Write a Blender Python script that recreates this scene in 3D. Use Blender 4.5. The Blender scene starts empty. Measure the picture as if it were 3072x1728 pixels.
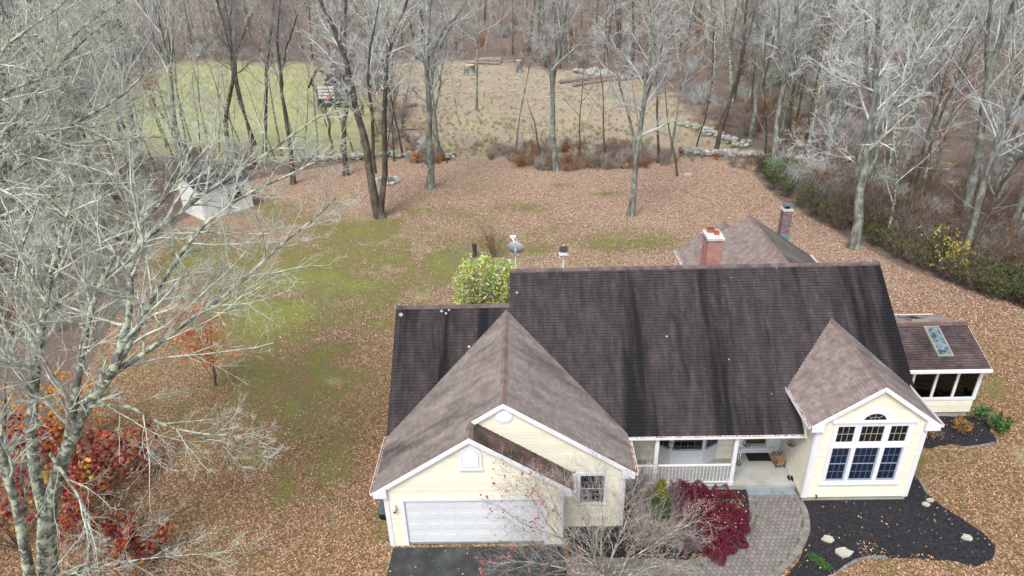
import bpy, math, random
import numpy as np
from mathutils import Vector
S = bpy.context.scene
COL = S.collection
R = math.radians

# ---------------------------------------------------------------- camera
CAMP = np.array([5.1773, -17.6979, 19.6167])
YAW, PITCH, ROLL, FPX = -1.4436, -27.415, -1.7988, 2052.51
def _rot():
    ya, p, r = R(YAW), R(PITCH), R(ROLL)
    F = np.array([math.sin(ya)*math.cos(p), math.cos(ya)*math.cos(p), math.sin(p)])
    Rt = np.array([math.cos(ya), -math.sin(ya), 0.0]); U = np.cross(Rt, F)
    return math.cos(r)*Rt+math.sin(r)*U, -math.sin(r)*Rt+math.cos(r)*U, F
CR, CU, CF = _rot()
cd = bpy.data.cameras.new('camera'); cam = bpy.data.objects.new('camera', cd); COL.objects.link(cam)
from mathutils import Matrix
cam.matrix_world = Matrix(((CR[0], CU[0], -CF[0], CAMP[0]), (CR[1], CU[1], -CF[1], CAMP[1]), (CR[2], CU[2], -CF[2], CAMP[2]), (0, 0, 0, 1)))
cd.sensor_width = 36; cd.lens = FPX/3072*36; cd.clip_end = 5000; cd.clip_start = 0.1
S.camera = cam

# ---------------------------------------------------------------- light
SUN_EL, SUN_AZ = R(58), R(205)
w = bpy.data.worlds.new('World'); S.world = w; w.use_nodes = True
nt = w.node_tree; nt.nodes.clear()
sky = nt.nodes.new('ShaderNodeTexSky'); sky.sky_type = 'NISHITA'; sky.sun_disc = False
sky.sun_elevation = SUN_EL; sky.sun_rotation = SUN_AZ; sky.dust_density = 4.0; sky.air_density = 1.0; sky.ozone_density = 1.0
hs = nt.nodes.new('ShaderNodeHueSaturation'); hs.inputs['Saturation'].default_value = 0.42; hs.inputs['Value'].default_value = 1.0
bg = nt.nodes.new('ShaderNodeBackground'); bg.inputs['Strength'].default_value = 0.15
wo = nt.nodes.new('ShaderNodeOutputWorld')
nt.links.new(sky.outputs[0], hs.inputs['Color']); nt.links.new(hs.outputs[0], bg.inputs[0]); nt.links.new(bg.outputs[0], wo.inputs[0])
sl = bpy.data.lights.new('sun', 'SUN'); sl.energy = 1.4; sl.angle = R(20); sl.color = (1, 0.975, 0.94)
so = bpy.data.objects.new('sun', sl); COL.objects.link(so)
dv = Vector((math.sin(SUN_AZ)*math.cos(SUN_EL), math.cos(SUN_AZ)*math.cos(SUN_EL), math.sin(SUN_EL)))
so.rotation_euler = dv.to_track_quat('Z', 'Y').to_euler()
S.view_settings.view_transform = 'Standard'; S.view_settings.look = 'None'
S.view_settings.exposure = 0.62; S.view_settings.gamma = 1; S.view_settings.use_curve_mapping = False
S.render.engine = 'CYCLES'; S.cycles.max_bounces = 6; S.cycles.diffuse_bounces = 2; S.cycles.transparent_max_bounces = 8

# ---------------------------------------------------------------- photo-to-place helpers (real ground / wall positions)
def _ray(px, py): return (px-1536)/FPX*CR-(py-864)/FPX*CU+CF
def G(px, py, z=0.0):
    d = _ray(px, py); return CAMP+d*(z-CAMP[2])/d[2]
def W(px, py, y):
    d = _ray(px, py); return CAMP+d*(y-CAMP[1])/d[1]
def PX(P):
    d = np.asarray(P, float)-CAMP; z = d@CF
    z = np.where(z < .1, .1, z)
    return np.stack([1536+FPX*(d@CR)/z, 864-FPX*(d@CU)/z], -1)

# ---------------------------------------------------------------- materials
MATS = {}
def mat(name, cols, scale=3.0, detail=4, rough=0.8, bump=0.0, bscale=None, tone=0.0, stretch=(1, 1, 1), spec=0.3, metal=0.0,
        cols2=None, scale2=0.6, thr2=(.45, .6), emit=None, rand=0.0, stretch2=(1, 1, 1), coat=0):
    if name in MATS: return MATS[name]
    m = bpy.data.materials.new(name); m.use_nodes = True; MATS[name] = m
    N = m.node_tree.nodes; Lk = m.node_tree.links; b = N['Principled BSDF']
    b.inputs['Roughness'].default_value = rough; b.inputs['Metallic'].default_value = metal
    b.inputs['Specular IOR Level'].default_value = spec
    if not isinstance(cols, list): cols = [cols]
    tc = N.new('ShaderNodeTexCoord')
    def noise(sc, st, det=detail):
        mp = N.new('ShaderNodeMapping'); mp.inputs['Scale'].default_value = st
        Lk.new(tc.outputs['Object'], mp.inputs[0])
        n = N.new('ShaderNodeTexNoise'); n.inputs['Scale'].default_value = sc; n.inputs['Detail'].default_value = det
        n.inputs['Roughness'].default_value = .62
        Lk.new(mp.outputs[0], n.inputs['Vector']); return n
    def ramp(src, cl, lo=.3, hi=.7):
        r = N.new('ShaderNodeValToRGB'); e = r.color_ramp.elements
        while len(e) < len(cl): e.new(.5)
        for i, c in enumerate(cl):
            e[i].position = lo+(hi-lo)*i/max(1, len(cl)-1); e[i].color = (*c, 1)
        Lk.new(src, r.inputs[0]); return r
    if len(cols) > 1:
        n = noise(scale, stretch); c = ramp(n.outputs['Fac'], cols).outputs[0]
    else:
        rg = N.new('ShaderNodeRGB'); rg.outputs[0].default_value = (*cols[0], 1); c = rg.outputs[0]; n = None
    if cols2 is not None:
        n2 = noise(scale2, stretch2, 5); r2 = ramp(n2.outputs['Fac'], [(0, 0, 0), (1, 1, 1)], *thr2)
        mx = N.new('ShaderNodeMixRGB'); Lk.new(r2.outputs[0], mx.inputs[0]); Lk.new(c, mx.inputs[1]); mx.inputs[2].default_value = (*cols2, 1)
        c = mx.outputs[0]
    if tone or rand:
        if tone:
            at = N.new('ShaderNodeAttribute'); at.attribute_name = 'tone'; src = at.outputs['Fac']; amt = tone
        else:
            oi = N.new('ShaderNodeObjectInfo'); src = oi.outputs['Random']; amt = rand
        mr = N.new('ShaderNodeMapRange'); mr.clamp = False; mr.inputs['To Min'].default_value = 1-amt; mr.inputs['To Max'].default_value = 1+amt
        Lk.new(src, mr.inputs[0])
        hv = N.new('ShaderNodeHueSaturation'); Lk.new(mr.outputs[0], hv.inputs['Value']); Lk.new(c, hv.inputs['Color']); c = hv.outputs[0]
    Lk.new(c, b.inputs['Base Color'])
    if bump:
        nb = noise(bscale or scale*3, stretch, 5)
        bp = N.new('ShaderNodeBump'); bp.inputs['Strength'].default_value = bump; bp.inputs['Distance'].default_value = .02
        Lk.new(nb.outputs['Fac'], bp.inputs['Height']); Lk.new(bp.outputs[0], b.inputs['Normal'])
    return m
def leafmat(name, cols, rough=.6, trans=.25):
    "leaf colour picked per leaf from the tone attribute"
    if name in MATS: return MATS[name]
    m = bpy.data.materials.new(name); m.use_nodes = True; MATS[name] = m
    N = m.node_tree.nodes; Lk = m.node_tree.links; b = N['Principled BSDF']; b.inputs['Roughness'].default_value = rough
    b.inputs['Specular IOR Level'].default_value = .25
    at = N.new('ShaderNodeAttribute'); at.attribute_name = 'tone'
    r = N.new('ShaderNodeValToRGB'); r.color_ramp.interpolation = 'CONSTANT' if len(cols) > 3 else 'LINEAR'
    e = r.color_ramp.elements
    while len(e) < len(cols): e.new(.5)
    for i, c in enumerate(cols): e[i].position = i/len(cols); e[i].color = (*c, 1)
    Lk.new(at.outputs['Fac'], r.inputs[0]); Lk.new(r.outputs[0], b.inputs['Base Color'])
    if trans:
        t = N.new('ShaderNodeBsdfTranslucent'); Lk.new(r.outputs[0], t.inputs[0])
        mx = N.new('ShaderNodeMixShader'); mx.inputs[0].default_value = trans
        Lk.new(b.outputs[0], mx.inputs[1]); Lk.new(t.outputs[0], mx.inputs[2]); Lk.new(mx.outputs[0], N['Material Output'].inputs[0])
    return m

# ---------------------------------------------------------------- mesh builder
class MB:
    def __init__(s): s.v = []; s.f = []; s.t = []; s.n = 0; s.bulk = []
    def add(s, v, f, tone=None):
        f0 = s.n; s.v += [tuple(map(float, p)) for p in v]; s.f += [tuple(i+f0 for i in q) for q in f]; s.n += len(v)
        s.t += [random.random() if tone is None else tone]*len(f)
        return s
    def box(s, x0, x1, y0, y1, z0, z1, tone=None):
        v = [(x, y, z) for z in (z0, z1) for y in (y0, y1) for x in (x0, x1)]
        return s.add(v, [(0, 2, 3, 1), (4, 5, 7, 6), (0, 1, 5, 4), (2, 6, 7, 3), (0, 4, 6, 2), (1, 3, 7, 5)], tone)
    def prism(s, poly, off, tone=None):
        "closed polygon (3D points, CCW seen from the far side of off) extruded by vector off"
        n = len(poly); a = [np.array(p, float) for p in poly]; o = np.array(off, float)
        return s.add(a+[p+o for p in a], [tuple(range(n-1, -1, -1)), tuple(range(n, 2*n))]+[(i, (i+1) % n, n+(i+1) % n, n+i) for i in range(n)], tone)
    def bar(s, a, b, w, h=None, up=(0, 0, 1), tone=None):
        a = np.array(a, float); b = np.array(b, float); d = b-a; d /= np.linalg.norm(d)+1e-9; u = np.array(up, float)
        r = np.cross(d, u)
        if np.linalg.norm(r) < 1e-4: r = np.cross(d, (1, 0, 0))
        r /= np.linalg.norm(r); u = np.cross(r, d); h = h or w; r = r*w/2; u = u*h/2
        return s.add([p+i*r+j*u for p in (a, b) for i, j in ((-1, -1), (1, -1), (1, 1), (-1, 1))],
              [(3, 2, 1, 0), (4, 5, 6, 7), (0, 1, 5, 4), (1, 2, 6, 5), (2, 3, 7, 6), (3, 0, 4, 7)], tone)
    def tube(s, pts, rad, n=8, tone=None, cap=True):
        pts = np.array(pts, float); k = len(pts)
        rad = np.full(k, rad) if np.isscalar(rad) else np.array(rad, float)
        d = np.gradient(pts, axis=0) if k > 2 else np.repeat((pts[1]-pts[0])[None], 2, 0)
        d /= np.linalg.norm(d, axis=1)[:, None]+1e-9; m = d.mean(0)
        ref = np.array([0, 0, 1.]) if abs(m[2]) < .8 else np.array([1., 0, 0])
        a = np.cross(d, ref); a /= np.linalg.norm(a, axis=1)[:, None]+1e-9; b = np.cross(d, a)
        th = np.arange(n)*2*math.pi/n
        v = pts[:, None]+rad[:, None, None]*(a[:, None]*np.cos(th)[None, :, None]+b[:, None]*np.sin(th)[None, :, None])
        f = [(i*n+j, (i+1)*n+j, (i+1)*n+(j+1) % n, i*n+(j+1) % n) for i in range(k-1) for j in range(n)]
        if cap: f += [tuple(range(n)), tuple((k-1)*n+n-1-j for j in range(n))]
        return s.add(v.reshape(-1, 3), f, tone)
    def lathe(s, c, prof, n=12, tone=None):
        v = []; k = len(prof)
        for r, z in prof:
            for j in range(n): v.append((c[0]+r*math.cos(2*math.pi*j/n), c[1]+r*math.sin(2*math.pi*j/n), c[2]+z))
        f = [(i*n+j, i*n+(j+1) % n, (i+1)*n+(j+1) % n, (i+1)*n+j) for i in range(k-1) for j in range(n)]
        f += [tuple(range(n-1, -1, -1)), tuple((k-1)*n+j for j in range(n))]
        return s.add(v, f, tone)
    def rock(s, c, r, seed=0, flat=.7, tone=None):
        rg = np.random.RandomState(seed); n = 7; prof = [(.05, -.9), (.75, -.6), (1, 0), (.8, .55), (.35, .85)]
        v = []
        for q, z in prof:
            for j in range(n):
                k = 1+rg.uniform(-.22, .22); a = 2*math.pi*(j+rg.uniform(-.2, .2))/n
                v.append((c[0]+r[0]*q*k*math.cos(a), c[1]+r[1]*q*k*math.sin(a), c[2]+r[2]*z*(1+rg.uniform(-.15, .15))))
        K = len(prof)
        f = [(i*n+j, i*n+(j+1) % n, (i+1)*n+(j+1) % n, (i+1)*n+j) for i in range(K-1) for j in range(n)]
        f += [tuple(range(n-1, -1, -1)), tuple((K-1)*n+j for j in range(n))]
        return s.add(v, f, tone)
def mkmesh(name, v, faces_flat, nper, tone=None, origin=(0, 0, 0)):
    "fast mesh from uniform faces"
    me = bpy.data.meshes.new(name); v = np.asarray(v, np.float32)-np.asarray(origin, np.float32)
    nf = len(faces_flat)//nper
    me.vertices.add(len(v)); me.vertices.foreach_set('co', v.ravel())
    me.loops.add(len(faces_flat)); me.loops.foreach_set('vertex_index', np.asarray(faces_flat, np.int32))
    me.polygons.add(nf); me.polygons.foreach_set('loop_start', np.arange(nf, dtype=np.int32)*nper)
    me.polygons.foreach_set('loop_total', np.full(nf, nper, np.int32))
    if tone is not None:
        a = me.attributes.new('tone', 'FLOAT', 'FACE'); a.data.foreach_set('value', np.asarray(tone, np.float32))
    me.update(calc_edges=True); return me
ORG = {}
def org(o): return ORG.get(o, (0, 0, 0)) if o is not None else (0, 0, 0)
def link(name, me, m, parent=None, origin=(0, 0, 0), smooth=False):
    if m and not me.materials: me.materials.append(m)
    if smooth: me.polygons.foreach_set('use_smooth', np.ones(len(me.polygons), bool))
    o = bpy.data.objects.new(name, me); COL.objects.link(o)
    if parent is not None: o.parent = parent; ORG[o] = org(parent)
    else: o.location = origin; ORG[o] = origin
    return o
def obj(name, mb, m, parent=None, origin=None, smooth=False):
    "one mesh object; a child keeps its thing's origin"
    og = org(parent) if parent is not None else (origin or (0, 0, 0))
    me = bpy.data.meshes.new(name); v = np.array(mb.v)-np.array(og)
    me.from_pydata(v.tolist(), [], mb.f)
    a = me.attributes.new('tone', 'FLOAT', 'FACE'); a.data.foreach_set('value', np.array(mb.t, np.float32))
    me.update()
    return link(name, me, m, parent, og, smooth)
def tag(o, label=None, cat=None, group=None, kind=None):
    for k, val in (('label', label), ('category', cat), ('group', group), ('kind', kind)):
        if val: o[k] = val
    return o
def thing(name, loc, label, cat, group=None):
    o = bpy.data.objects.new(name, None); COL.objects.link(o); o.location = loc; o.empty_display_size = .3
    ORG[o] = tuple(loc); return tag(o, label, cat, group)
def smooth(o): o.data.polygons.foreach_set('use_smooth', np.ones(len(o.data.polygons), bool)); return o

# palette
cream = mat('cream siding', [(.745, .72, .59), (.80, .775, .64)], 1.2, rough=.55, tone=.07, bump=.05, cols2=(.62, .60, .48), scale2=.5, thr2=(.55, .85))
white = mat('white paint', [(.72, .74, .78), (.80, .81, .84)], 1.5, rough=.5, tone=.03)
whitem = mat('white metal', (.78, .78, .79), rough=.35)
doorw = mat('door white', [(.64, .675, .71), (.70, .73, .76)], 1.0, rough=.45, tone=.03)
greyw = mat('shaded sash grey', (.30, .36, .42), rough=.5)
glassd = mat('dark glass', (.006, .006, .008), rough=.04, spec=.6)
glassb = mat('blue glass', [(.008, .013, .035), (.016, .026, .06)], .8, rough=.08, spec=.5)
concrete = mat('concrete', [(.30, .30, .28), (.42, .42, .40)], 1.5, rough=.85, bump=.15, cols2=(.34, .29, .20), scale2=.9, thr2=(.55, .75))
conc_g = mat('mossy concrete', [(.18, .21, .18), (.30, .33, .31)], 2.5, rough=.9, bump=.2)
stepm = mat('blue grey step', [(.17, .21, .24), (.26, .30, .33)], 2.5, rough=.8, bump=.15, cols2=(.13, .14, .06), scale2=3, thr2=(.55, .7))
found = mat('foundation', [(.30, .29, .25), (.42, .40, .34)], 2, rough=.9, bump=.2)
asphalt = mat('asphalt', [(.026, .029, .030), (.075, .080, .080)], 1.3, rough=.65, bump=.3, bscale=60, cols2=(.030, .035, .032), scale2=.9)
black = mat('black', (.012, .012, .013), rough=.5)
blackr = mat('black rubber', [(.01, .01, .01), (.025, .023, .022)], 20, rough=.9, bump=.3)
iron = mat('dark iron', (.02, .018, .018), rough=.55, metal=.5)
sh_dark = mat('shingle dark', [(.028, .0235, .026), (.047, .0385, .041), (.069, .057, .060)], 2.0, rough=.9, tone=.11, bump=.35, bscale=70,
              stretch=(2.2, .5, .5), cols2=(.009, .009, .011), scale2=.62, thr2=(.49, .61), stretch2=(1.5, .12, .12))
sh_lite = mat('shingle light', [(.16, .132, .12), (.21, .178, .163), (.26, .225, .207)], 2.6, rough=.9, tone=.14, bump=.35, bscale=70,
              stretch=(.4, 1, .4), cols2=(.045, .038, .037), scale2=1.0, thr2=(.50, .74), stretch2=(.25, .9, .25))
sh_pink = mat('shingle pinkish', [(.165, .128, .118), (.225, .182, .168), (.28, .232, .215)], 2.6, rough=.9, tone=.15, bump=.35, bscale=70,
              cols2=(.07, .05, .05), scale2=.5, thr2=(.6, .85))
sh_stain = mat('shingle stained', [(.05, .032, .029), (.11, .072, .062), (.14, .10, .09)], 1.6, rough=.9, tone=.13, bump=.35, bscale=70, cols2=(.03, .03, .022), scale2=1.2, thr2=(.45, .7))
brickr = mat('red brick', [(.38, .17, .14), (.50, .27, .23)], 4, rough=.9, tone=.16, bump=.2)
brickd = mat('dark brick', [(.13, .085, .09), (.27, .17, .17)], 4, rough=.9, tone=.3, bump=.2)
mortar = mat('mortar', [(.50, .40, .34), (.62, .54, .48)], 6, rough=.95)
mortarw = mat('pale mortar', [(.55, .56, .58), (.72, .72, .72)], 6, rough=.95)
capm = mat('chimney crown', [(.42, .44, .43), (.58, .60, .58)], 5, rough=.9, bump=.2)
clay = mat('clay flue', [(.30, .09, .05), (.40, .13, .08)], 6, rough=.8)
wood = mat('split wood', [(.26, .13, .07), (.42, .25, .14)], 8, rough=.85, tone=.3)
stone = mat('field stone', [(.22, .22, .20), (.36, .36, .33), (.50, .50, .47)], 3, rough=.95, bump=.3, tone=.3, cols2=(.20, .22, .13), scale2=2, thr2=(.5, .7))
stonel = mat('pale stone', [(.34, .33, .28), (.50, .48, .41)], 5, rough=.9, bump=.3)
pave = mat('paver', [(.145, .135, .13), (.25, .232, .225)], 2.2, rough=.9, bump=.25, bscale=50, rand=.16, cols2=(.25, .205, .19), scale2=.8, thr2=(.45, .7))
pave2 = mat('paver many', [(.19, .165, .155), (.27, .24, .225)], 2.2, rough=.9, bump=.25, bscale=50, tone=.16, cols2=(.24, .185, .165), scale2=.8, thr2=(.42, .62))
paveb = mat('border paver', [(.15, .145, .135), (.23, .225, .21)], 3, rough=.9, bump=.25, rand=.15)
joint = mat('joint sand', [(.08, .085, .05), (.15, .14, .11)], 4, rough=1)
mulch = mat('black mulch', [(.008, .008, .010), (.020, .020, .024), (.035, .034, .040)], 9, 8, rough=.95, bump=1.0, bscale=28, cols2=(.06, .06, .07), scale2=.5, thr2=(.62, .85))
bark_g = mat('grey bark', [(.055, .050, .045), (.155, .155, .14), (.31, .34, .31)], 3.5, 6, rough=.95, bump=.6, bscale=14, stretch=(1, 1, .3), cols2=(.31, .36, .29), scale2=1.4, thr2=(.50, .64))
bark_d = mat('dark bark', [(.035, .028, .023), (.085, .07, .058), (.15, .14, .12)], 3.5, 6, rough=.95, bump=.6, bscale=14, stretch=(1, 1, .3), cols2=(.22, .25, .20), scale2=1.1, thr2=(.56, .70))
bark_l = mat('lichen bark', [(.055, .048, .040), (.16, .16, .14), (.32, .34, .29)], 4.5, 6, rough=.95, bump=.8, bscale=20, cols2=(.47, .52, .38), scale2=4.2, thr2=(.49, .56))
twig_l = mat('lichen twig', [(.18, .18, .155), (.46, .49, .42), (.76, .80, .68)], 3.0, 4, rough=.95)
twig_g = mat('grey twig', [(.26, .27, .265), (.46, .48, .47), (.60, .63, .61)], 1.5, 3, rough=.95, rand=.22)
twig_b = mat('brown twig', [(.16, .145, .14), (.30, .285, .28)], 1.5, 3, rough=.95, rand=.2)
twig_w = mat('pale shrub twig', [(.24, .20, .18), (.42, .38, .34), (.50, .50, .43)], 3, 4, rough=.95)
exec_parts = []
# ================================================================= SETTING: ground
LAWN = [(-200, 1900), (200, 1250), (330, 980), (420, 800), (500, 690), (640, 610), (760, 540), (1000, 500), (1190, 474), (1300, 492), (1360, 476), (1440, 466), (1540, 490), (1640, 515), (1780, 508),
        (1900, 505), (1980, 490), (2060, 470), (2260, 480), (2262, 530), (2330, 600), (2500, 690), (2700, 800), (3000, 890), (3400, 1000), (3400, 1900)]
MEAD = [(1230, 470), (1349, 476), (1446, 466), (1520, 470), (1700, 480), (1890, 470), (1977, 470), (2074, 466), (2260, 474), (2223, 447), (2161, 422), (2080, 373), (2024, 298), (1900, 240), (1813, 215),
        (1673, 215), (1542, 200), (1509, 180), (1422, 180), (1300, 188), (1150, 190), (1170, 215), (1185, 280), (1225, 340), (1262, 420)]
FIELD = [(560, 185), (920, 190), (1000, 240), (1098, 290), (1125, 320), (1135, 400), (1140, 462), (1045, 470), (950, 480), (683, 474), (475, 456), (267, 430), (330, 340), (440, 230)]
def inpoly(P, poly):
    x = P[..., 0]; y = P[..., 1]; c = np.zeros(x.shape, bool); n = len(poly); j = n-1
    for i in range(n):
        xi, yi = poly[i]; xj, yj = poly[j]
        t = ((yi > y) != (yj > y)) & (x < (xj-xi)*(y-yi)/((yj-yi) or 1e-9)+xi); c ^= t; j = i
    return c
def toworld(poly): return [tuple(G(*p)[:2]) for p in poly]
wLAWN, wMEAD, wFIELD = toworld(LAWN), toworld(MEAD), toworld(FIELD)
def edge_dist(P, poly):
    d = np.full(P.shape[:-1], 1e9); n = len(poly)
    for i in range(n):
        a = np.array(poly[i]); b = np.array(poly[(i+1) % n]); ab = b-a
        t = np.clip(((P-a)@ab)/(ab@ab+1e-9), 0, 1); d = np.minimum(d, np.linalg.norm(P-(a+t[..., None]*ab), axis=-1))
    return d
def soft(P, poly, wd): d = edge_dist(P, poly); s = np.where(inpoly(P, poly), d, -d); return np.clip(.5+s/(2*wd), 0, 1)
gx = np.concatenate([[-2500, -900, -400, -220], np.arange(-140, -40, 2.5), np.arange(-40, 60, .6), np.arange(60, 150, 2.5), [220, 400, 900, 2500]])
gy = np.concatenate([[-600, -120, -40], np.arange(-14, 80, .6), np.arange(80, 150, 2.0), np.arange(150, 300, 6), [340, 420, 600, 1000, 2500]])
XX, YY = np.meshgrid(gx, gy); Pg = np.stack([XX, YY], -1)
def vnoise(x, y, s, seed=0):
    r = np.random.RandomState(seed); g = r.rand(64, 64); x = x/s; y = y/s
    xi = np.floor(x).astype(int); yi = np.floor(y).astype(int); fx = x-xi; fy = y-yi; fx = fx*fx*(3-2*fx); fy = fy*fy*(3-2*fy)
    q = lambda a, b: g[a % 64, b % 64]
    return (q(xi, yi)*(1-fx)+q(xi+1, yi)*fx)*(1-fy)+(q(xi, yi+1)*(1-fx)+q(xi+1, yi+1)*fx)*fy
MOSS = [(1545, 622, 95, 14, .9), (1690, 556, 45, 8, .8), (1815, 580, 50, 10, .7), (1910, 730, 130, 30, .75), (1620, 760, 60, 20, .4), (1100, 690, 160, 40, .45), (1260, 720, 90, 40, .5), (1250, 780, 160, 40, .6),
        (1010, 850, 200, 60, .75), (800, 930, 180, 60, .85), (980, 1000, 80, 90, .85), (960, 1100, 60, 60, .7), (1030, 1315, 45, 28, .95), (1000, 1390, 60, 60, .75), (1010, 1180, 22, 14, .9), (560, 770, 110, 70, .6),
        (830, 620, 50, 25, .55), (1120, 940, 120, 90, .45), (700, 1060, 160, 60, .4), (900, 1230, 90, 60, .42), (620, 1300, 80, 50, .4), (760, 1640, 40, 20, .7), (850, 1480, 50, 60, .5), (1150, 1560, 30, 40, .8), (1140, 1600, 60, 30, .6),
        (2980, 1170, 70, 40, .7), (2900, 1060, 90, 40, .35), (2680, 1330, 60, 30, .5), (2640, 1700, 120, 25, .8), (2760, 1390, 40, 60, .6), (2900, 1250, 80, 60, .5), (1480, 570, 120, 30, .25), (1330, 810, 120, 40, .6), (640, 870, 160, 80, .5), (1300, 640, 120, 30, .3)]
def mossf(P):
    q = PX(np.concatenate([P, np.zeros(P.shape[:-1]+(1,))], -1)); m = np.zeros(P.shape[:-1])
    for cx, cy, rx, ry, s in MOSS: m = np.maximum(m, s*np.exp(-((q[..., 0]-cx)/rx)**2-((q[..., 1]-cy)/ry)**2))
    band = .60*np.exp(-((q[..., 0]-840)/400)**2-((q[..., 1]-1010)/360)**2)+.34*np.exp(-((q[..., 0]-1450)/560)**2-((q[..., 1]-730)/110)**2)
    nb = vnoise(P[..., 0]+300, P[..., 1]+300, 3.2, 11)*.5+vnoise(P[..., 0]+300, P[..., 1]+300, 1.3, 12)*.5
    return np.clip((m*.80+band*.9)*(.0+1.85*nb), 0, 1)
zone = np.stack([soft(Pg, wMEAD, 4.0), soft(Pg, wFIELD, 5.0), 1-soft(Pg, wLAWN, .8), mossf(Pg)], -1)
zone[..., 2] = np.clip(zone[..., 2]-zone[..., 0]-zone[..., 1], 0, 1)
lawnf = soft(Pg, wLAWN, 3)
ZZ = (vnoise(XX, YY, 2.5, 1)-.5)*.05*np.clip((YY-16)/10, 0, 1)+(vnoise(XX, YY, 9, 2)-.5)*.5*(1-lawnf)+np.clip((YY-150)/300, 0, 3)**1.5*30+np.clip((np.abs(XX-5)-150)/300, 0, 3)*30
ZZ = np.where(YY < 16, np.minimum(ZZ, 0)*0, ZZ)
def ground_z(x, y):
    x = np.asarray(x, float); y = np.asarray(y, float); P = np.stack([x, y], -1); lf = soft(P, wLAWN, 3)
    return np.where(y < 16, 0, (vnoise(x, y, 2.5, 1)-.5)*.05*np.clip((y-16)/10, 0, 1)+(vnoise(x, y, 9, 2)-.5)*.5*(1-lf)+np.clip((y-150)/300, 0, 3)**1.5*30+np.clip((np.abs(x-5)-150)/300, 0, 3)*30)
ny, nx = XX.shape; idx = np.arange(nx*ny).reshape(ny, nx)
q = np.stack([idx[:-1, :-1], idx[:-1, 1:], idx[1:, 1:], idx[1:, :-1]], -1).reshape(-1)
me = mkmesh('ground', np.stack([XX, YY, ZZ], -1).reshape(-1, 3), q, 4)
ca = me.color_attributes.new('zone', 'FLOAT_COLOR', 'POINT'); ca.data.foreach_set('color', zone.reshape(-1).astype(np.float32))
def groundmat():
    m = bpy.data.materials.new('ground'); m.use_nodes = True; N = m.node_tree.nodes; L = m.node_tree.links; b = N['Principled BSDF']
    b.inputs['Roughness'].default_value = .95; b.inputs['Specular IOR Level'].default_value = .1
    tc = N.new('ShaderNodeTexCoord'); co = tc.outputs['Object']
    def noise(s, d=5, r=.6):
        n = N.new('ShaderNodeTexNoise'); n.inputs['Scale'].default_value = s; n.inputs['Detail'].default_value = d; n.inputs['Roughness'].default_value = r
        L.new(co, n.inputs['Vector']); return n.outputs['Fac']
    def ramp(src, cl, lo=.3, hi=.7, const=False):
        r = N.new('ShaderNodeValToRGB'); e = r.color_ramp.elements
        if const: r.color_ramp.interpolation = 'CONSTANT'
        while len(e) < len(cl): e.new(.5)
        for i, c in enumerate(cl): e[i].position = lo+(hi-lo)*i/max(1, len(cl)-1); e[i].color = (*c, 1)
        L.new(src, r.inputs[0]); return r.outputs[0]
    def mix(f, a, c):
        x = N.new('ShaderNodeMixRGB'); L.new(f, x.inputs[0]); L.new(a, x.inputs[1]); L.new(c, x.inputs[2]); return x.outputs[0]
    def math_(op, a, v):
        x = N.new('ShaderNodeMath'); x.operation = op; x.use_clamp = False; L.new(a, x.inputs[0])
        if isinstance(v, (int, float)): x.inputs[1].default_value = v
        else: L.new(v, x.inputs[1])
        return x.outputs[0]
    def sharp(attr, ns, amp, lo, hi):
        a = math_('ADD', attr, math_('MULTIPLY', math_('SUBTRACT', ns, .5), amp))
        x = N.new('ShaderNodeMapRange'); x.inputs['From Min'].default_value = lo; x.inputs['From Max'].default_value = hi; L.new(a, x.inputs[0]); return x.outputs[0]
    at = N.new('ShaderNodeAttribute'); at.attribute_name = 'zone'; sp = N.new('ShaderNodeSeparateColor'); L.new(at.outputs['Color'], sp.inputs[0])
    vo = N.new('ShaderNodeTexVoronoi'); vo.inputs['Scale'].default_value = 15; L.new(co, vo.inputs['Vector'])
    vs = N.new('ShaderNodeSeparateColor'); L.new(vo.outputs['Color'], vs.inputs[0])
    leaf = ramp(vs.outputs[0], LITTER, 0, 1, True)
    n1 = noise(.35, 6); n2 = noise(1.8, 6, .7); n3 = noise(14, 5, .75); n4 = noise(.12, 4)
    lf2 = ramp(vs.outputs[0], LITTER2, 0, 1, True)
    sx = N.new('ShaderNodeSeparateXYZ'); L.new(co, sx.inputs[0]); my = N.new('ShaderNodeMapRange'); my.inputs['From Min'].default_value = 13; my.inputs['From Max'].default_value = 26; L.new(math_('ADD', sx.outputs[1], math_('MULTIPLY', n1, 6)), my.inputs[0])
    leaf = mix(my.outputs[0], lf2, leaf)
    far = ramp(n4, [(.30, .19, .16), (.37, .22, .19)])
    x = N.new('ShaderNodeMixRGB'); x.blend_type = 'MULTIPLY'; x.inputs[0].default_value = .35; L.new(leaf, x.inputs[1]); L.new(ramp(n2, [(.5, .5, .5), (1.1, 1.1, 1.1)]), x.inputs[2]); leaf = x.outputs[0]
    grass = mix(ramp(n2, [(0, 0, 0), (1, 1, 1)], .4, .62), ramp(n3, [(.08, .06, .030), (.19, .145, .075), (.29, .225, .13)], .3, .7), ramp(n3, [(.07, .072, .022), (.155, .165, .05), (.25, .26, .085)], .3, .7))
    mossg = ramp(n3, [(.10, .12, .028), (.20, .225, .058), (.28, .305, .095)], .3, .7)
    n5 = noise(2.6, 6, .75)
    n6 = noise(6, 5, .8)
    gm = sharp(sharp(at.outputs['Alpha'], n2, 1.5, .0, .7), n6, 1.5, .2, .8)
    base = mix(gm, leaf, grass)
    base = mix(sharp(sharp(at.outputs['Alpha'], n5, 2.2, .32, 1.15), n6, 1.3, .3, .9), base, mossg)
    # bare thatch patches under the leaves
    base = mix(sharp(n5, n6, .8, .60, .80), base, grass)
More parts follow.
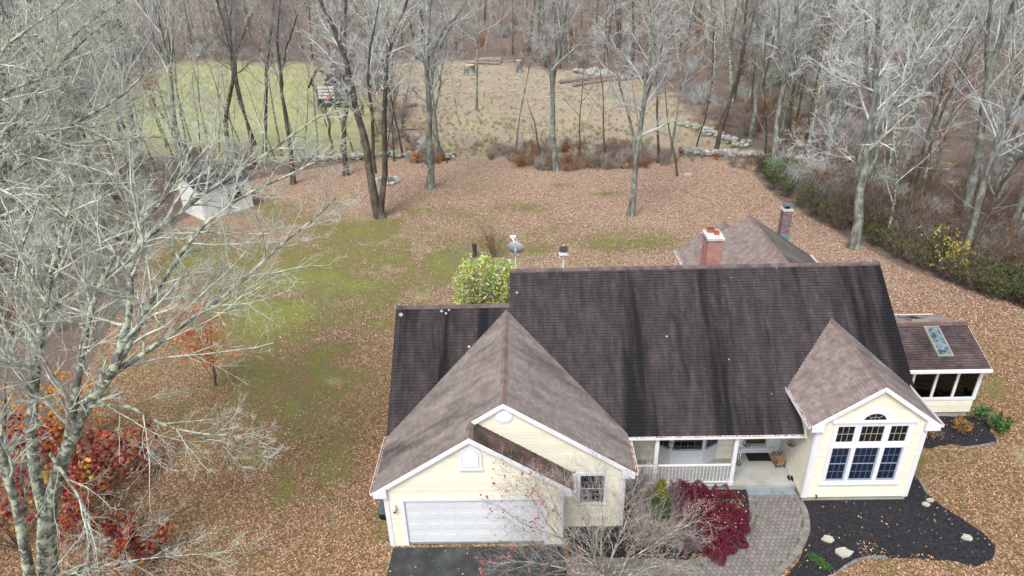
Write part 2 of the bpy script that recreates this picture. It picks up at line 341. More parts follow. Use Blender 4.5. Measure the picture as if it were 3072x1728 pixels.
    mead = mix(ramp(n1, [(0, 0, 0), (1, 1, 1)], .44, .6), ramp(n5, [(.15, .11, .08), (.34, .27, .21), (.50, .43, .35)]), ramp(n6, [(.15, .15, .08), (.36, .33, .21), (.50, .46, .33)]))
    field = mix(ramp(n2, [(0, 0, 0), (1, 1, 1)], .42, .7), ramp(n5, [(.20, .235, .09), (.31, .355, .14), (.42, .44, .22)]), ramp(n6, [(.30, .27, .17), (.44, .42, .29)]))
    wood_ = mix(ramp(n2, [(0, 0, 0), (1, 1, 1)], .4, .6), ramp(n3, [(.08, .065, .055), (.21, .17, .145)]), ramp(vs.outputs[1], [(.11, .08, .065), (.24, .17, .135), (.17, .125, .105), (.33, .255, .215)], 0, 1, True))
    c = mix(sharp(sp.outputs[2], n2, .8, .4, .6), base, wood_)
    c = mix(sharp(sp.outputs[0], n1, 2.0, .2, .9), c, mead)
    c = mix(sharp(sp.outputs[1], n1, 2.2, .2, 1.0), c, field)
    L.new(c, b.inputs['Base Color'])
    bp = N.new('ShaderNodeBump'); bp.inputs['Strength'].default_value = .8; bp.inputs['Distance'].default_value = .05; L.new(math_('ADD', n3, vo.outputs['Distance']), bp.inputs['Height']); L.new(bp.outputs[0], b.inputs['Normal'])
    return m
LITTER2 = [(.30, .19, .11), (.17, .11, .06), (.40, .25, .16), (.14, .105, .05), (.24, .15, .08), (.48, .33, .24), (.13, .11, .045), (.30, .16, .08), (.19, .13, .06), (.34, .21, .13)]
LITTER = [(.40, .265, .20), (.26, .155, .105), (.48, .355, .29), (.21, .14, .085), (.34, .225, .17), (.58, .46, .39), (.16, .12, .06), (.36, .22, .135), (.30, .20, .155), (.46, .325, .26)]
link('ground', me, groundmat()); tag(bpy.data.objects['ground'], kind='structure', label='leaf strewn mossy lawn running back to meadow and woodland floor')

def sheet(name, poly, z, m, label, step=.25, amp=.02, edge=.06, seed=0):
    "a slightly uneven sheet over a world polygon with a ragged rim, thick enough to have an edge"
    P = np.array(poly); x0, y0 = P.min(0); x1, y1 = P.max(0)
    pts = []
    n = len(P); rg = np.random.RandomState(seed)
    for i in range(n):
        a, b = P[i], P[(i+1) % n]; k = max(1, int(np.linalg.norm(b-a)/step))
        for j in range(k): pts.append(a+(b-a)*j/k+rg.uniform(-edge, edge, 2)*(1 if j else .5))
    mb = MB(); c = np.mean(pts, 0)
    mb.prism([(p[0], p[1], -.02) for p in pts], (0, 0, z+.02))
    o = obj(name, mb, m); tag(o, label, kind='structure'); return o
def Gp(*pts): return [tuple(G(*p)[:2]) for p in pts]
# asphalt apron
ap = [(.15, -.12), (6.25, -.12), (6.35, -1.2), (6.2, -4), (5.8, -16), (-.4, -16), (.05, -4)]
sheet('driveway', ap, .012, asphalt, 'dark damp asphalt driveway in front of the white garage door', 1.5, edge=.03)
# paver walk
walk_out = [(15.47, 2.2), (15.58, 1.71), (15.50, 1.0), (15.22, .30), (14.66, -.5), (13.75, -1.35), (12.6, -2.2), (11.0, -2.9), (9, -3.3), (6.4, -3.5)]
walk_in = [(6.4, -.62), (8.7, -.75), (10.6, -.9), (11.6, -.55), (12.45, .05), (13.05, .72), (13.42, 1.4), (13.55, 2.2)]
def resample(p, n):
    p = np.array(p, float); 
    for _ in range(2):
        p = np.concatenate([[p[0]], np.concatenate([np.stack([.75*p[:-1]+.25*p[1:], .25*p[:-1]+.75*p[1:]], 1).reshape(-1, p.shape[1])]), [p[-1]]])
    d = np.r_[0, np.cumsum(np.linalg.norm(np.diff(p, axis=0), axis=1))]; t = np.linspace(0, d[-1], n)
    return np.stack([np.interp(t, d, p[:, i]) for i in range(p.shape[1])], 1), d[-1]
wo_, Lo = resample(walk_out, 60); wi_, Li = resample(walk_in, 60)
walk = [tuple(p) for p in wo_]+[tuple(p) for p in wi_]
mbw = MB(); mbw.prism([(p[0], p[1], -.02) for p in walk], (0, 0, .034))
walkway = obj('walkway', mbw, joint); tag(walkway, 'curved walk of octagonal grey pavers with a stone border', kind='structure')
# border pavers: a soldier course along both edges
def offset(line, d):
    t = np.gradient(line, axis=0); t /= np.linalg.norm(t, axis=1)[:, None]; return line+np.stack([-t[:, 1], t[:, 0]], 1)*d
bcount = 0
for ln, Ln, sg in ((wo_, Lo, -1), (wi_, Li, -1)):
    a = offset(ln, 0.0); b = offset(ln, sg*.21 if sg else 0)
    n = int(Ln/.13); s = np.linspace(0, 59, n+1)
    A = np.stack([np.interp(s, np.arange(60), a[:, i]) for i in (0, 1)], 1); B = np.stack([np.interp(s, np.arange(60), b[:, i]) for i in (0, 1)], 1)
    for i in range(n):
        u = .06; q4 = [A[i]*(1-u)+A[i+1]*u, A[i]*u+A[i+1]*(1-u), B[i]*u+B[i+1]*(1-u), B[i]*(1-u)+B[i+1]*u]
        h = .040+random.Random(i).uniform(-.003, .003)
        mb = MB().prism([(p[0], p[1], .005) for p in q4][::-1 if sg > 0 else 1], (0, 0, h)); obj('border_paver', mb, paveb, walkway); bcount += 1
# octagonal pavers with small squares between, laid in offset rows
inner = [tuple(p) for p in offset(wo_, -.23)]+[tuple(p) for p in offset(wi_, -.23)]
PITCH_ = .188; rr = .092
protos = []
for k in range(6):
    rg = random.Random(k); mb = MB(); m_ = 10
    ring = [(rr*1.02*math.cos(2*math.pi*(i+.5)/8), rr*.98*math.sin(2*math.pi*(i+.5)/8), 0) for i in range(8)]
    mb.prism(ring, (0, 0, .036+rg.uniform(-.003, .003)), .5)
    me = bpy.data.meshes.new('paver'); me.from_pydata(mb.v, [], mb.f); a = me.attributes.new('tone', 'FLOAT', 'FACE'); me.materials.append(pave); protos.append(me)
cand = []
for i in range(-20, 60):
    for j in range(-30, 30):
        x = 6+(i+.5*(j % 2))*PITCH_; y = -.5+j*PITCH_*.88
        if inpoly(np.array([[x, y]]), inner)[0] and y > -2.6: cand.append((np.linalg.norm(np.array([x, y, 0])-CAMP), x, y))
vis = [c for c in cand if PX(np.array([[c[1], c[2], 0.]]))[0, 1] < 1740]; vis.sort(key=lambda c: abs(PX(np.array([[c[1], c[2], 0.]]))[0, 0]-2290))
keep = set(vis[:300-0]); rest = MB()
for c in cand:
    if c in keep:
        o = bpy.data.objects.new('paver', random.choice(protos)); COL.objects.link(o); o.parent = walkway; o.location = (c[1], c[2], .004); o.rotation_euler = (random.uniform(-.015, .015), random.uniform(-.015, .015), random.uniform(-.04, .04))
    else:
        rest.prism([(c[1]+rr*math.cos(2*math.pi*(i+.5)/8), c[2]+rr*math.sin(2*math.pi*(i+.5)/8), .004) for i in range(8)], (0, 0, .036))
if rest.v: tag(obj('paver_field', rest, pave2, walkway), kind='stuff')
# mulch beds
mb1 = Gp((2408, 1500), (2427, 1543), (2430, 1600), (2412, 1650), (2385, 1700), (2350, 1745), (2470, 1745), (2487, 1725), (2541, 1696), (2573, 1680), (2622, 1672), (2702, 1673), (2837, 1680), (2931, 1698), (2979, 1678), (2985, 1639), (2944, 1596), (2890, 1559), (2823, 1519), (2783, 1484), (2760, 1443), (2737, 1425), (2700, 1480))
sheet('mulch_bed', mb1, .03, mulch, 'black mulch bed curving round the right hand gable wing', .25, edge=.05)
mb2 = [(8.5, .80), (8.5, 2.55), (13.6, 2.55), (13.45, 1.5), (13.1, .85), (12.5, .15), (11.6, -.45), (10.6, -.8), (8.7, -.68), (6.45, -.6), (6.4, .7)]
sheet('mulch_bed', mb2, .03, mulch, 'black mulch bed between porch, garage wall and paver walk', .25, edge=.04, seed=3)
mb3 = Gp((2735, 1335), (2700, 1290), (2720, 1250), (2905, 1250), (2960, 1262), (2990, 1330), (2900, 1345), (2850, 1330), (2790, 1345))
sheet('mulch_bed', mb3, .028, mulch, 'small dark mulch bed below the glazed sunroom', .25, edge=.06, seed=5)
# ================================================================= HOUSE
house = thing('house', (0, 0, 0), 'pale yellow clapboard house with dark shingled gables, white garage door and front porch', 'house')
Zv = np.array([0, 0, 1.])
EX = .127
def frame(O, U, N):
    O = np.array(O, float); U = np.array(U, float); N = np.array(N, float)
    return lambda u, z, n=0: O+U*u+Zv*z+N*n
def quad_prism(mb, F, pts, n0, n1, tone=None):
    "pts (u,z) polygon CCW seen from outside"
    a = [F(u, z, n0) for u, z in pts]; b = [F(u, z, n1) for u, z in pts]; k = len(pts)
    mb.add(a+b, [tuple(range(k-1, -1, -1)), tuple(range(k, 2*k))]+[(i, (i+1) % k, k+(i+1) % k, k+i) for i in range(k)], tone)
def wallface(name, F, z0, z1, lf, rf, opens, parent, m=cream, back=.14, label=None):
    "sheathing slab + individual clapboards cut round the openings; returns the wall part"
    zs = [z0, z1]; mb = MB()
    pts = [(lf(z0), z0), (rf(z0), z0)]
    zk = sorted({z for z in list(np.linspace(z0, z1, 12))}); 
    pts = [(lf(z0), z0), (rf(z0), z0)]+[(rf(z), z) for z in zk[1:]]+[(lf(z), z) for z in zk[::-1][:-1]]
    z = z0; rows = []
    while z < z1-.02:
        zt = min(z+EX, z1); segs = [(lf(z), rf(z), lf(zt), rf(zt))]
        for (a, b, c, d) in opens:
            if min(zt, d)-max(z, c) > .3*EX:
                ns = []
                for (l0, r0, l1, r1) in segs:
                    if b <= min(l0, l1) or a >= max(r0, r1): ns.append((l0, r0, l1, r1)); continue
                    if a > l0: ns.append((l0, a, l1, a))
                    if b < r0: ns.append((b, r0, b, r1))
                segs = ns
        rows.append((z, zt, segs)); z += EX
    for z, zt, segs in rows:
        for (l0, r0, l1, r1) in segs:
            if r0-l0 > .03: quad_prism(mb, F, [(l0, z), (r0, z), (max(r1, l1+.001), zt), (l1, zt)], -back, -.006)
    wl = obj(name, mb, m, parent)
    if label: wl['label'] = label
    for z, zt, segs in rows:
        for (l0, r0, l1, r1) in segs:
            if r0-l0 < .03: continue
            r1 = max(r1, l1+.001); mb = MB(); t = random.Random(int(z*1000)+int(l0*77)).random()
            A = [F(l0, z, -.004), F(r0, z, -.004), F(r0, z, .024), F(l0, z, .024), F(l1, zt, -.004), F(r1, zt, -.004), F(r1, zt, .006), F(l1, zt, .006)]
            mb.add(A, [(0, 1, 2, 3)[::-1], (3, 2, 6, 7), (0, 3, 7, 4), (1, 5, 6, 2), (4, 7, 6, 5)], t)
            obj('clapboard', mb, m, wl)
    return wl
def board(name, F, u0, u1, z0, z1, n0=.0, n1=.035, m=white, parent=house):
    mb = MB(); quad_prism(mb, F, [(u0, z0), (u1, z0), (u1, z1), (u0, z1)], n0, n1); return obj(name, mb, m, parent)

# --- key levels
ZE, MG = 2.657, .6773                         # garage eave and gable slope
XE0, XA1, XA2 = -.276, 3.159, 4.285
ZA1 = ZE+MG*(XA1-XE0); ZA2 = ZE+MG*(XA2-XE0)
XR1, XR2 = 2*XA1-XE0, 2*XA2-XE0              # 6.59, 8.85
MZ0, MY0, MM = 2.522, 2.634, .7308           # main slope through (y=MY0,z=MZ0)
ymain = lambda z: MY0+(z-MZ0)/MM
zmain = lambda y: MZ0+(y-MY0)*MM
ZR1, ZR2 = 5.897, 6.860
YR1, YR2 = ymain(ZR1), ymain(ZR2)
XL, XM, XRR = -.31, 4.43, 20.04
OV = .20
Ff = frame((0, 0, 0), (1, 0, 0), (0, -1, 0))
# garage front wall
rl = lambda z: max(.06, XE0+(z-ZE+.19)/MG) if z > ZE-.3 else .06
g1l = lambda z: max(.06, XE0+(z-ZE+.16)/MG); g1r = lambda z: min(6.258, XR1-(z-ZE+.16)/MG)
wl = wallface('wall', Ff, 0, ZA1-.17, g1l, g1r, [(.60, 5.73, -.1, 2.25)], house, label='garage gable wall')
Fs = frame((0, .815, 0), (1, 0, 0), (0, -1, 0))
g2l = lambda z: max(6.258 if z < 2.5 else XA1+.05, XE0+(z-ZE+.16)/MG, (XR1-(z-ZE-.02)/MG) if z > 2.45 else 6.26)
g2r = lambda z: min(8.511, XR2-(z-ZE+.16)/MG)
wallface('wall', Fs, 0, ZA2-.17, g2l, g2r, [(6.80, 7.90, 1.10, 2.64)], house, label='taller gable wall beside the garage')
# side walls
Fl = frame((.06, 11.4, 0), (0, -1, 0), (-1, 0, 0))
def lside_top(z): return 0
wallface('wall', Fl, 0, ZE-.05, lambda z: 0, lambda z: 11.4, [], house)
Fg = frame((6.258, .80, 0), (0, -1, 0), (1, 0, 0)); wallface('wall', Fg, 0, 2.5, lambda z: 0, lambda z: .80, [], house)
Fp = frame((8.511, 4.13, 0), (0, -1, 0), (1, 0, 0)); Fp = frame((8.511, .815, 0), (0, 1, 0), (1, 0, 0)); wallface('wall', Fp, 0, 2.6, lambda z: 0, lambda z: 3.3, [], house)
# left gable end of the low roof and of the high roof (hidden from the front, seen from the side)
mb = MB(); mb.prism([(.07, 0.3, 2.5), (.07, 11.4, 2.5), (.07, YR1, ZR1-.2), (.07, 3.2, 2.9)], (.1, 0, 0)); obj('gable_wall', mb, cream, house)
mb = MB(); mb.prism([(4.55, 4.6, 2.6), (4.55, 14.2, 2.6), (4.55, YR2, ZR2-.2)], (.1, 0, 0)); obj('gable_wall', mb, cream, house)
mb = MB(); mb.box(XM-.0, XM+.03, YR2-1.9, YR2+.0, ZR2-1.35, ZR2-1.30); 
# main block body (back, right end and the body under the roof)
mb = MB(); mb.prism([(19.75, 4.3, 0), (19.75, 14.1, 0), (19.75, 14.1, 2.5), (19.75, YR2, ZR2-.25), (19.75, 4.3, 3.5)], (-.12, 0, 0)); obj('gable_wall', mb, cream, house)
mb = MB(); mb.box(4.6, 19.7, 14.0, 14.12, 0, 2.6); mb.box(.1, 4.6, 11.4, 11.5, 0, 2.6); obj('back_wall', mb, cream, house)
# porch wall at y=4.13
Fw = frame((0, 4.13, 0), (1, 0, 0), (0, -1, 0))
wallface('wall', Fw, .22, 3.4, lambda z: 8.53, lambda z: 13.45, [(10.28, 12.78, 0, 4)], house, label='shaded porch wall either side of the bay window')
Fd = frame((0, 4.50, 0), (1, 0, 0), (0, -1, 0))
wallface('wall', Fd, .22, 3.4, lambda z: 13.45, lambda z: 15.6, [(13.55, 15.55, 0, 3.4)], house)
mb = MB(); mb.box(13.40, 13.45, 4.0, 4.6, .22, 3.4); obj('corner_board', mb, white, house)
# --- right gable wing
YW, Z3E, M3, XA3 = 1.9, 3.70, .735, 17.50
H3 = 2.27; Z3A = Z3E+M3*H3
Fr = frame((0, YW, 0), (1, 0, 0), (0, -1, 0))
x3l, x3r = 15.50, 19.42
g3l = lambda z: max(x3l, XA3-H3+(z-Z3E+.17)/M3); g3r = lambda z: min(x3r, XA3+H3-(z-Z3E+.17)/M3)
wallface('wall', Fr, .24, Z3A-.18, g3l, g3r, [(16.10, 18.82, .98, 3.80)], house, label='right gable wall with the big arched window')
F3s = frame((x3l, 5.2, 0), (0, -1, 0), (-1, 0, 0)); wallface('wall', F3s, .20, 3.5, lambda z: .7, lambda z: 3.3, [], house)
F3r = frame((x3r, YW, 0), (0, 1, 0), (1, 0, 0)); wallface('wall', F3r, .20, 3.55, lambda z: 0, lambda z: 2.6, [], house)
mb = MB()
for i in range(8): mb.box(x3l+.02+i*.485, x3l+.02+(i+1)*.485-.008, YW+.02, YW+.2, -.3, .24)
mb.box(x3l+.02, x3l+.2, YW+.2, 4.4, -.3, .2); mb.box(x3r-.2, x3r-.02, YW+.2, 4.4, -.3, .2); obj('foundation', mb, found, house)
mb = MB(); mb.box(.12, 6.2, .03, .3, -.3, .02); mb.box(6.2, 8.45, .85, 1.1, -.3, .02); obj('foundation', mb, conc_g, house)
# corner boards
for F, u0, u1, z0, z1 in ((Ff, .05, .20, -.06, ZE-.06), (Ff, 6.12, 6.27, -.06, ZE-.10), (Fs, 8.37, 8.52, -.02, ZE-.06), (Fr, x3l-.01, x3l+.17, .22, 3.66), (Fr, x3r-.16, x3r+.01, .22, 3.66)):
    board('corner_board', F, u0, u1, z0, z1, 0, .04)
for F, u0, u1, z0, z1 in ((Fg, .62, .79, -.02, 2.4), (F3s, 3.13, 3.29, .17, 3.5), (F3r, .01, .17, .17, 3.5), (Fl, 11.22, 11.39, -.06, ZE-.1), (Fp, 0.01, .15, 0, 2.5)):
    board('corner_board', F, u0, u1, z0, z1, 0, .04)

# --- roofs
ROOFS = []; TABS = []
def roof(poly, U, V, m, label=None, n0=.0, deck=.13, parent=house, row=.132, tabw=.165, seed=0):
    poly = [np.array(p, float) for p in poly]; U = np.array(U, float); U /= np.linalg.norm(U); V = np.array(V, float); V /= np.linalg.norm(V); N = np.cross(U, V)
    if N[2] < 0: N = -N
    mb = MB(); mb.prism(poly, -N*deck)
    rf = obj('roof', mb, m, parent)
    if label: rf['label'] = label
    O = poly[0]; uv = np.array([((p-O)@U, (p-O)@V) for p in poly]); v0, v1 = uv[:, 1].min(), uv[:, 1].max()
    def span(v):
        xs = []
        for i in range(len(uv)):
            a, b = uv[i], uv[(i+1) % len(uv)]
            if (a[1]-v)*(b[1]-v) <= 0 and abs(a[1]-b[1]) > 1e-9: xs.append(a[0]+(b[0]-a[0])*(v-a[1])/(b[1]-a[1]))
        return (min(xs), max(xs)) if len(xs) >= 2 else None
    rg = random.Random(seed); nr = int((v1-v0)/row)
    for k in range(nr+1):
        a = v0+k*row; b = min(a+row+.012, v1-.001)
        if b-a < .02: continue
        s0, s1 = span(a+.001), span(b)
        if not s0 or not s1: continue
        off = (k % 2)*tabw/2+rg.uniform(-.03, .03); u = math.floor((min(s0[0], s1[0])-off)/tabw)*tabw+off
        while u < max(s0[1], s1[1]):
            l, r = u, u+tabw; u += tabw
            l0, r0, l1, r1 = max(l, s0[0]), min(r, s0[1]), max(l, s1[0]), min(r, s1[1])
            if r0-l0 < .01 and r1-l1 < .01: continue
            if r0 < l0: l0 = r0 = min(max(l, s0[0]), r) if r0 < l else max(min(r, s0[1]), l)
            if r1 < l1: l1 = r1 = l1 if l1 < r else r
            h = .026; P = lambda uu, vv, n: O+U*uu+V*vv+N*n
            vs = [P(l0, a, h), P(r0, a, h), P(r1, b, .004), P(l1, b, .004), P(l0, a, 0), P(r0, a, 0), P(r1, b, 0), P(l1, b, 0)]
            c = (vs[0]+vs[2])/2; TABS.append((float(np.linalg.norm(c-CAMP)), rf, vs, rg.random(), m, c))
    ROOFS.append(rf); return rf
YO1, YO2, YO3 = -OV+.09, .815-OV+.09, YW-.10
# garage gable, left slope (shared by both gables)
sly = ymain(ZE)
roof([(XE0, -.10, ZE), (XE0, sly, ZE), (XA2, ymain(ZA2), ZA2), (XA2, .72, ZA2), (XA1+.0, .72, ZA1), (XA1, -.10, ZA1)], (0, 1, 0), (1, 0, MG), sh_lite, 'left slope of the garage gable, weathered brown', seed=1)
roof([(XA1, -.10, ZA1), (XA1, .80, ZA1), (XR1, .80, ZE), (XR1, -.10, ZE)], (0, 1, 0), (-1, 0, MG), sh_stain, 'narrow stained slope between the two garage gables', seed=2)
roof([(XA2, .72, ZA2), (XA2, ymain(ZA2), ZA2), (XR2, sly, ZE), (XR2, .72, ZE)], (0, 1, 0), (-1, 0, MG), sh_lite, 'right slope of the taller garage gable', seed=3)
# main front slope, left low part and high part share one plane (convex pieces)
roof([(XL, sly, ZE), (XA2, ymain(ZA2), ZA2), (XM, ymain(ZA2), ZA2), (XM, YR1, ZR1), (XL, YR1, ZR1)], (1, 0, 0), (0, 1, MM), sh_dark, 'dark low main slope over the garage', seed=4)
roof([(XR2, sly, ZE), (XA2, ymain(ZA2), ZA2), (XM, YR1, ZR1), (XM, YR2, ZR2), (XRR, YR2, ZR2), (XRR, 3.4, zmain(3.4)), (15.66, 3.4, zmain(3.4)), (15.66, 2.62, zmain(2.62)), (8.90, 2.62, zmain(2.62))], (1, 0, 0), (0, 1, MM), sh_dark, 'broad dark main slope streaked with black stains', seed=5)
# back slopes
BM = -MM
roof([(XL, YR1, ZR1), (XM, YR1, ZR1), (XM, YR1+4.5, ZR1-4.5*MM), (XL, YR1+4.5, ZR1-4.5*MM)], (1, 0, 0), (0, -1, MM), sh_dark, row=.3, tabw=.9)
roof([(XM, YR2, ZR2), (XRR, YR2, ZR2), (XRR, 14.4, ZR2-(14.4-YR2)*MM), (XM, 14.4, ZR2-(14.4-YR2)*MM)], (1, 0, 0), (0, -1, MM), sh_dark, row=.3, tabw=.9)
# right gable wing
roof([(XA3-H3, YO3, Z3E), (XA3-H3, ymain(Z3E), Z3E), (XA3, ymain(Z3A), Z3A), (XA3, YO3, Z3A)], (0, 1, 0), (1, 0, M3), sh_pink, 'pinkish brown left slope of the right gable', seed=6)
roof([(XA3, YO3, Z3A), (XA3, ymain(Z3A), Z3A), (XA3+H3, ymain(Z3E), Z3E), (XA3+H3, YO3, Z3E)], (0, 1, 0), (-1, 0, M3), sh_lite, 'right slope of the right gable', seed=7)
# rear wing
XW, ZW, YF = 17.72, 5.20, 18.35; ye = 10.9
roof([(14.03, 12.0, 2.70), (14.03, 19.4, 2.70), (16.62, 19.4, 4.455), (16.62, YF, 4.455), (XW, YF, ZW), (XW, ye, ZW)], (0, 1, 0), (1, 0, .6775), sh_pink, 'left slope of the rear wing behind the chimney', seed=8)
roof([(XW, ye, ZW), (XW, YF, ZW), (21.45, YF, 2.68), (21.45, 13.5, 2.68)], (0, 1, 0), (-1, 0, .6775), mat('shingle grey', [(.06, .055, .056), (.12, .105, .10), (.17, .14, .13)], .9, rough=.9, tone=.15, bump=.3, bscale=60, stretch=(.4, 1, .4), cols2=(.035, .034, .036), scale2=.35, thr2=(.5, .75)), 'grey right slope of the rear wing', seed=9)
roof([(16.62, YF, 4.455), (16.62, 19.4, 4.455), (19.2, 19.4, 2.70), (19.2, YF, 2.70)], (0, 1, 0), (-1, 0, .6775), sh_pink, seed=10)
mb = MB(); mb.prism([(14.35, 18.25, 0), (21.1, 18.25, 0), (21.1, 18.25, 2.7), (XW, 18.25, ZW-.2), (14.35, 18.25, 2.7)], (0, -.15, 0)); mb.box(14.35, 14.5, 13.9, 18.2, 0, 2.7); mb.box(20.95, 21.1, 13.9, 18.2, 0, 2.7)
mb.prism([(14.4, 19.25, 0), (18.9, 19.25, 0), (18.9, 19.25, 2.7), (16.62, 19.25, 4.3), (14.4, 19.25, 2.7)], (0, -.12, 0)); obj('wing_wall', mb, cream, house)
# ridge caps
def ridge(a, b, slope_n1, slope_n2, m, w=.15, L=.28, skip=None):
    a = np.array(a, float); b = np.array(b, float); d = b-a; ln = np.linalg.norm(d); d /= ln; n = max(1, int(ln/L))
    s1 = np.array(slope_n1, float); s1 /= np.linalg.norm(s1); s2 = np.array(slope_n2, float); s2 /= np.linalg.norm(s2)
    for i in range(n):
        p = a+d*(ln*i/n); q_ = a+d*(ln*(i+1)/n+.02); mb = MB(); lift = .034+random.uniform(-.004, .006)
        A = []
        for P, h in ((p, lift+.012), (q_, lift-.004)):
            A += [P+s1*w+Zv*(h-.012), P+s1*w*.35+Zv*(h+.002), P+Zv*(h+.012), P+s2*w*.35+Zv*(h+.002), P+s2*w+Zv*(h-.012), P+s1*w+Zv*(h-.05), P+s2*w+Zv*(h-.05)]
        mb.add(A, [(0, 7, 8, 1), (1, 8, 9, 2), (2, 9, 10, 3), (3, 10, 11, 4), (5, 12, 7, 0), (4, 11, 13, 6), (0, 1, 2, 3, 4, 6, 5), (7, 12, 13, 11, 10, 9, 8)])
        obj('ridge_cap', mb, m, house)
capd = mat('ridge cap dark', [(.09, .065, .066), (.16, .12, .12)], 2, rough=.9, tone=.2, bump=.3); capl = mat('ridge cap light', [(.15, .105, .09), (.24, .18, .16)], 2, rough=.9, tone=.15, bump=.3)
dn = (0, -1, -MM); up_ = (0, 1, -MM)
ridge((XL, YR1, ZR1), (XM-.02, YR1, ZR1), dn, up_, capd); ridge((XM, YR2, ZR2), (XRR, YR2, ZR2), dn, up_, capd)
ridge((XA1, -.11, ZA1), (XA1, .70, ZA1), (-1, 0, -MG), (1, 0, -MG), capl); ridge((XA2, .70, ZA2), (XA2, ymain(ZA2)-.05, ZA2), (-1, 0, -MG), (1, 0, -MG), capl)
ridge((XA3, YO3, Z3A), (XA3, ymain(Z3A)-.05, Z3A), (-1, 0, -M3), (1, 0, -M3), capl)
ridge((XW, ye, ZW), (XW, YF, ZW), (-1, 0, -.68), (1, 0, -.68), capl); ridge((16.62, YF+.1, 4.455), (16.62, 19.4, 4.455), (-1, 0, -.68), (1, 0, -.68), capl)
# rake boards and returns
def rake(a, b, y, h=.19, t=.035, m=white):
    mb = MB(); a = np.array([a[0], y, a[1]]); b = np.array([b[0], y, b[1]])
    mb.prism([a+Zv*-.004, b+Zv*-.004, b-Zv*h, a-Zv*h], (0, -t, 0)); return obj('rake_board', mb, m, house)
def soffit(a, b, y0, y1, m=white):
    mb = MB(); z = -.20
    mb.prism([(a[0], y0, a[1]+z), (b[0], y0, b[1]+z), (b[0], y1, b[1]+z), (a[0], y1, a[1]+z)], (0, 0, .02)); obj('soffit', mb, m, house)
def gable_trim(xl, xa, xr, ze, za, y, ywall, left=True, right=True, xl_z=None):
    if left: rake((xl, xl_z or ze), (xa, za), y); soffit((xl, xl_z or ze), (xa, za), y, ywall)
    if right: rake((xa, za), (xr, ze), y-.0015); soffit((xa, za), (xr, ze), y, ywall)
gable_trim(XE0, XA1, XR1, ZE, ZA1, -.105, .0)
gable_trim(XA1+.02, XA2, XR2, ZE, ZA2, .715, .815, xl_z=ZA1+.014)
gable_trim(XA3-H3, XA3, XA3+H3, Z3E, Z3A, YO3-.005, YW)
def ret(x0, x1, xin, z, y, ywall):
    "boxed eave return"
    mb = MB(); mb.prism([(x0, y-.012, z-.02), (x1, y-.012, z-.02+(abs(x1-x0)*.68)), (x1, y-.012, z-.24), (x0, y-.012, z-.24)], (0, ywall-y+.01, 0)) if x1 > x0 else mb.prism([(x1, y-.012, z-.24), (x1, y-.012, z-.02+(abs(x1-x0)*.68)), (x0, y-.012, z-.02), (x0, y-.012, z-.24)][::-1], (0, ywall-y+.01, 0))
    obj('eave_return', mb, white, house)
ret(XE0, .19, 0, ZE, -.145, .0); ret(XR1, 6.13, 0, ZE, -.145, .0); ret(XR2, 8.38, 0, ZE, .675, .815)
ret(XA3-H3, x3l+.17, 0, Z3E, YO3-.045, YW); ret(XA3+H3, x3r-.16, 0, Z3E, YO3-.045, YW)
# right rake of the main roof, high left edge
mb = MB(); mb.prism([(XRR-.08, 3.4, zmain(3.4)-.14), (XRR-.08, YR2, ZR2-.14), (XRR-.08, YR2, ZR2-.30), (XRR-.08, 3.4, zmain(3.4)-.30)], (.03, 0, 0)); mb.prism([(XRR-.08, YR2, ZR2-.14), (XRR-.08, 14.4, ZR2-.14-(14.4-YR2)*MM), (XRR-.08, 14.4, ZR2-.30-(14.4-YR2)*MM), (XRR-.08, YR2, ZR2-.30)], (.03, 0, 0)); obj('rake_board', mb, white, house)
mb = MB(); mb.prism([(XM+.06, YR1+.1, zmain(YR1+.1)-.14), (XM+.06, YR2, ZR2-.14), (XM+.06, YR2, ZR2-.30), (XM+.06, YR1+.1, zmain(YR1+.1)-.30)], (-.03, 0, 0)); obj('rake_board', mb, white, house)
mb = MB(); mb.prism([(XL+.06, sly+.1, zmain(sly+.1)-.14), (XL+.06, YR1, ZR1-.14), (XL+.06, YR1, ZR1-.30), (XL+.06, sly+.1, zmain(sly+.1)-.30)], (-.03, 0, 0)); obj('rake_board', mb, white, house)
# gutters with leaves in them
leaf_brown = leafmat('fallen leaf', [(.46, .22, .13), (.30, .13, .07), (.55, .33, .22), (.22, .10, .06), (.42, .17, .08), (.62, .44, .34), (.36, .20, .15), (.50, .28, .16)], trans=0)
def gutter(a, b, side, leaves=True, seed=0, h_=.11):
    a = np.array(a, float); b = np.array(b, float); s = np.array(side, float); d = b-a; L_ = np.linalg.norm(d); d /= L_
    mb = MB(); w_ = .12; up = Zv
    for (o0, o1, z0, z1) in ((0, .012, -h_, 0), (w_-.014, w_, -h_, .012), (.012, w_-.014, -h_, -h_+.012)):
        P = [a+s*o0+up*z0, a+s*o1+up*z0, a+s*o1+up*z1, a+s*o0+up*z1]; mb.prism(P, d*L_)
    for e in (a, b-d*.012): P = [e+s*0+up*-h_, e+s*w_+up*-h_, e+s*w_+up*0, e+up*0]; mb.prism(P, d*.012)
    g = obj('gutter', mb, whitem, house)
    if leaves:
        rg = np.random.RandomState(seed); n = int(L_*70); v = []; f = []; t = []
        for i in range(n):
            c = a+d*rg.uniform(0, L_)+s*rg.uniform(.02, w_-.02)+up*rg.uniform(-.05, .012); A = rg.normal(size=3); A /= np.linalg.norm(A); B = np.cross(A, rg.normal(size=3)); B /= np.linalg.norm(B); A *= rg.uniform(.02, .045); B *= rg.uniform(.015, .03)
            k = len(v); v += [c-A, c-B, c+A, c+B]; f += [k, k+1, k+2, k+3]; t.append(rg.rand())
        o = link('gutter_leaves', mkmesh('gutter_leaves', np.array(v), f, 4, t), leaf_brown, g); tag(o, kind='stuff')
    return g
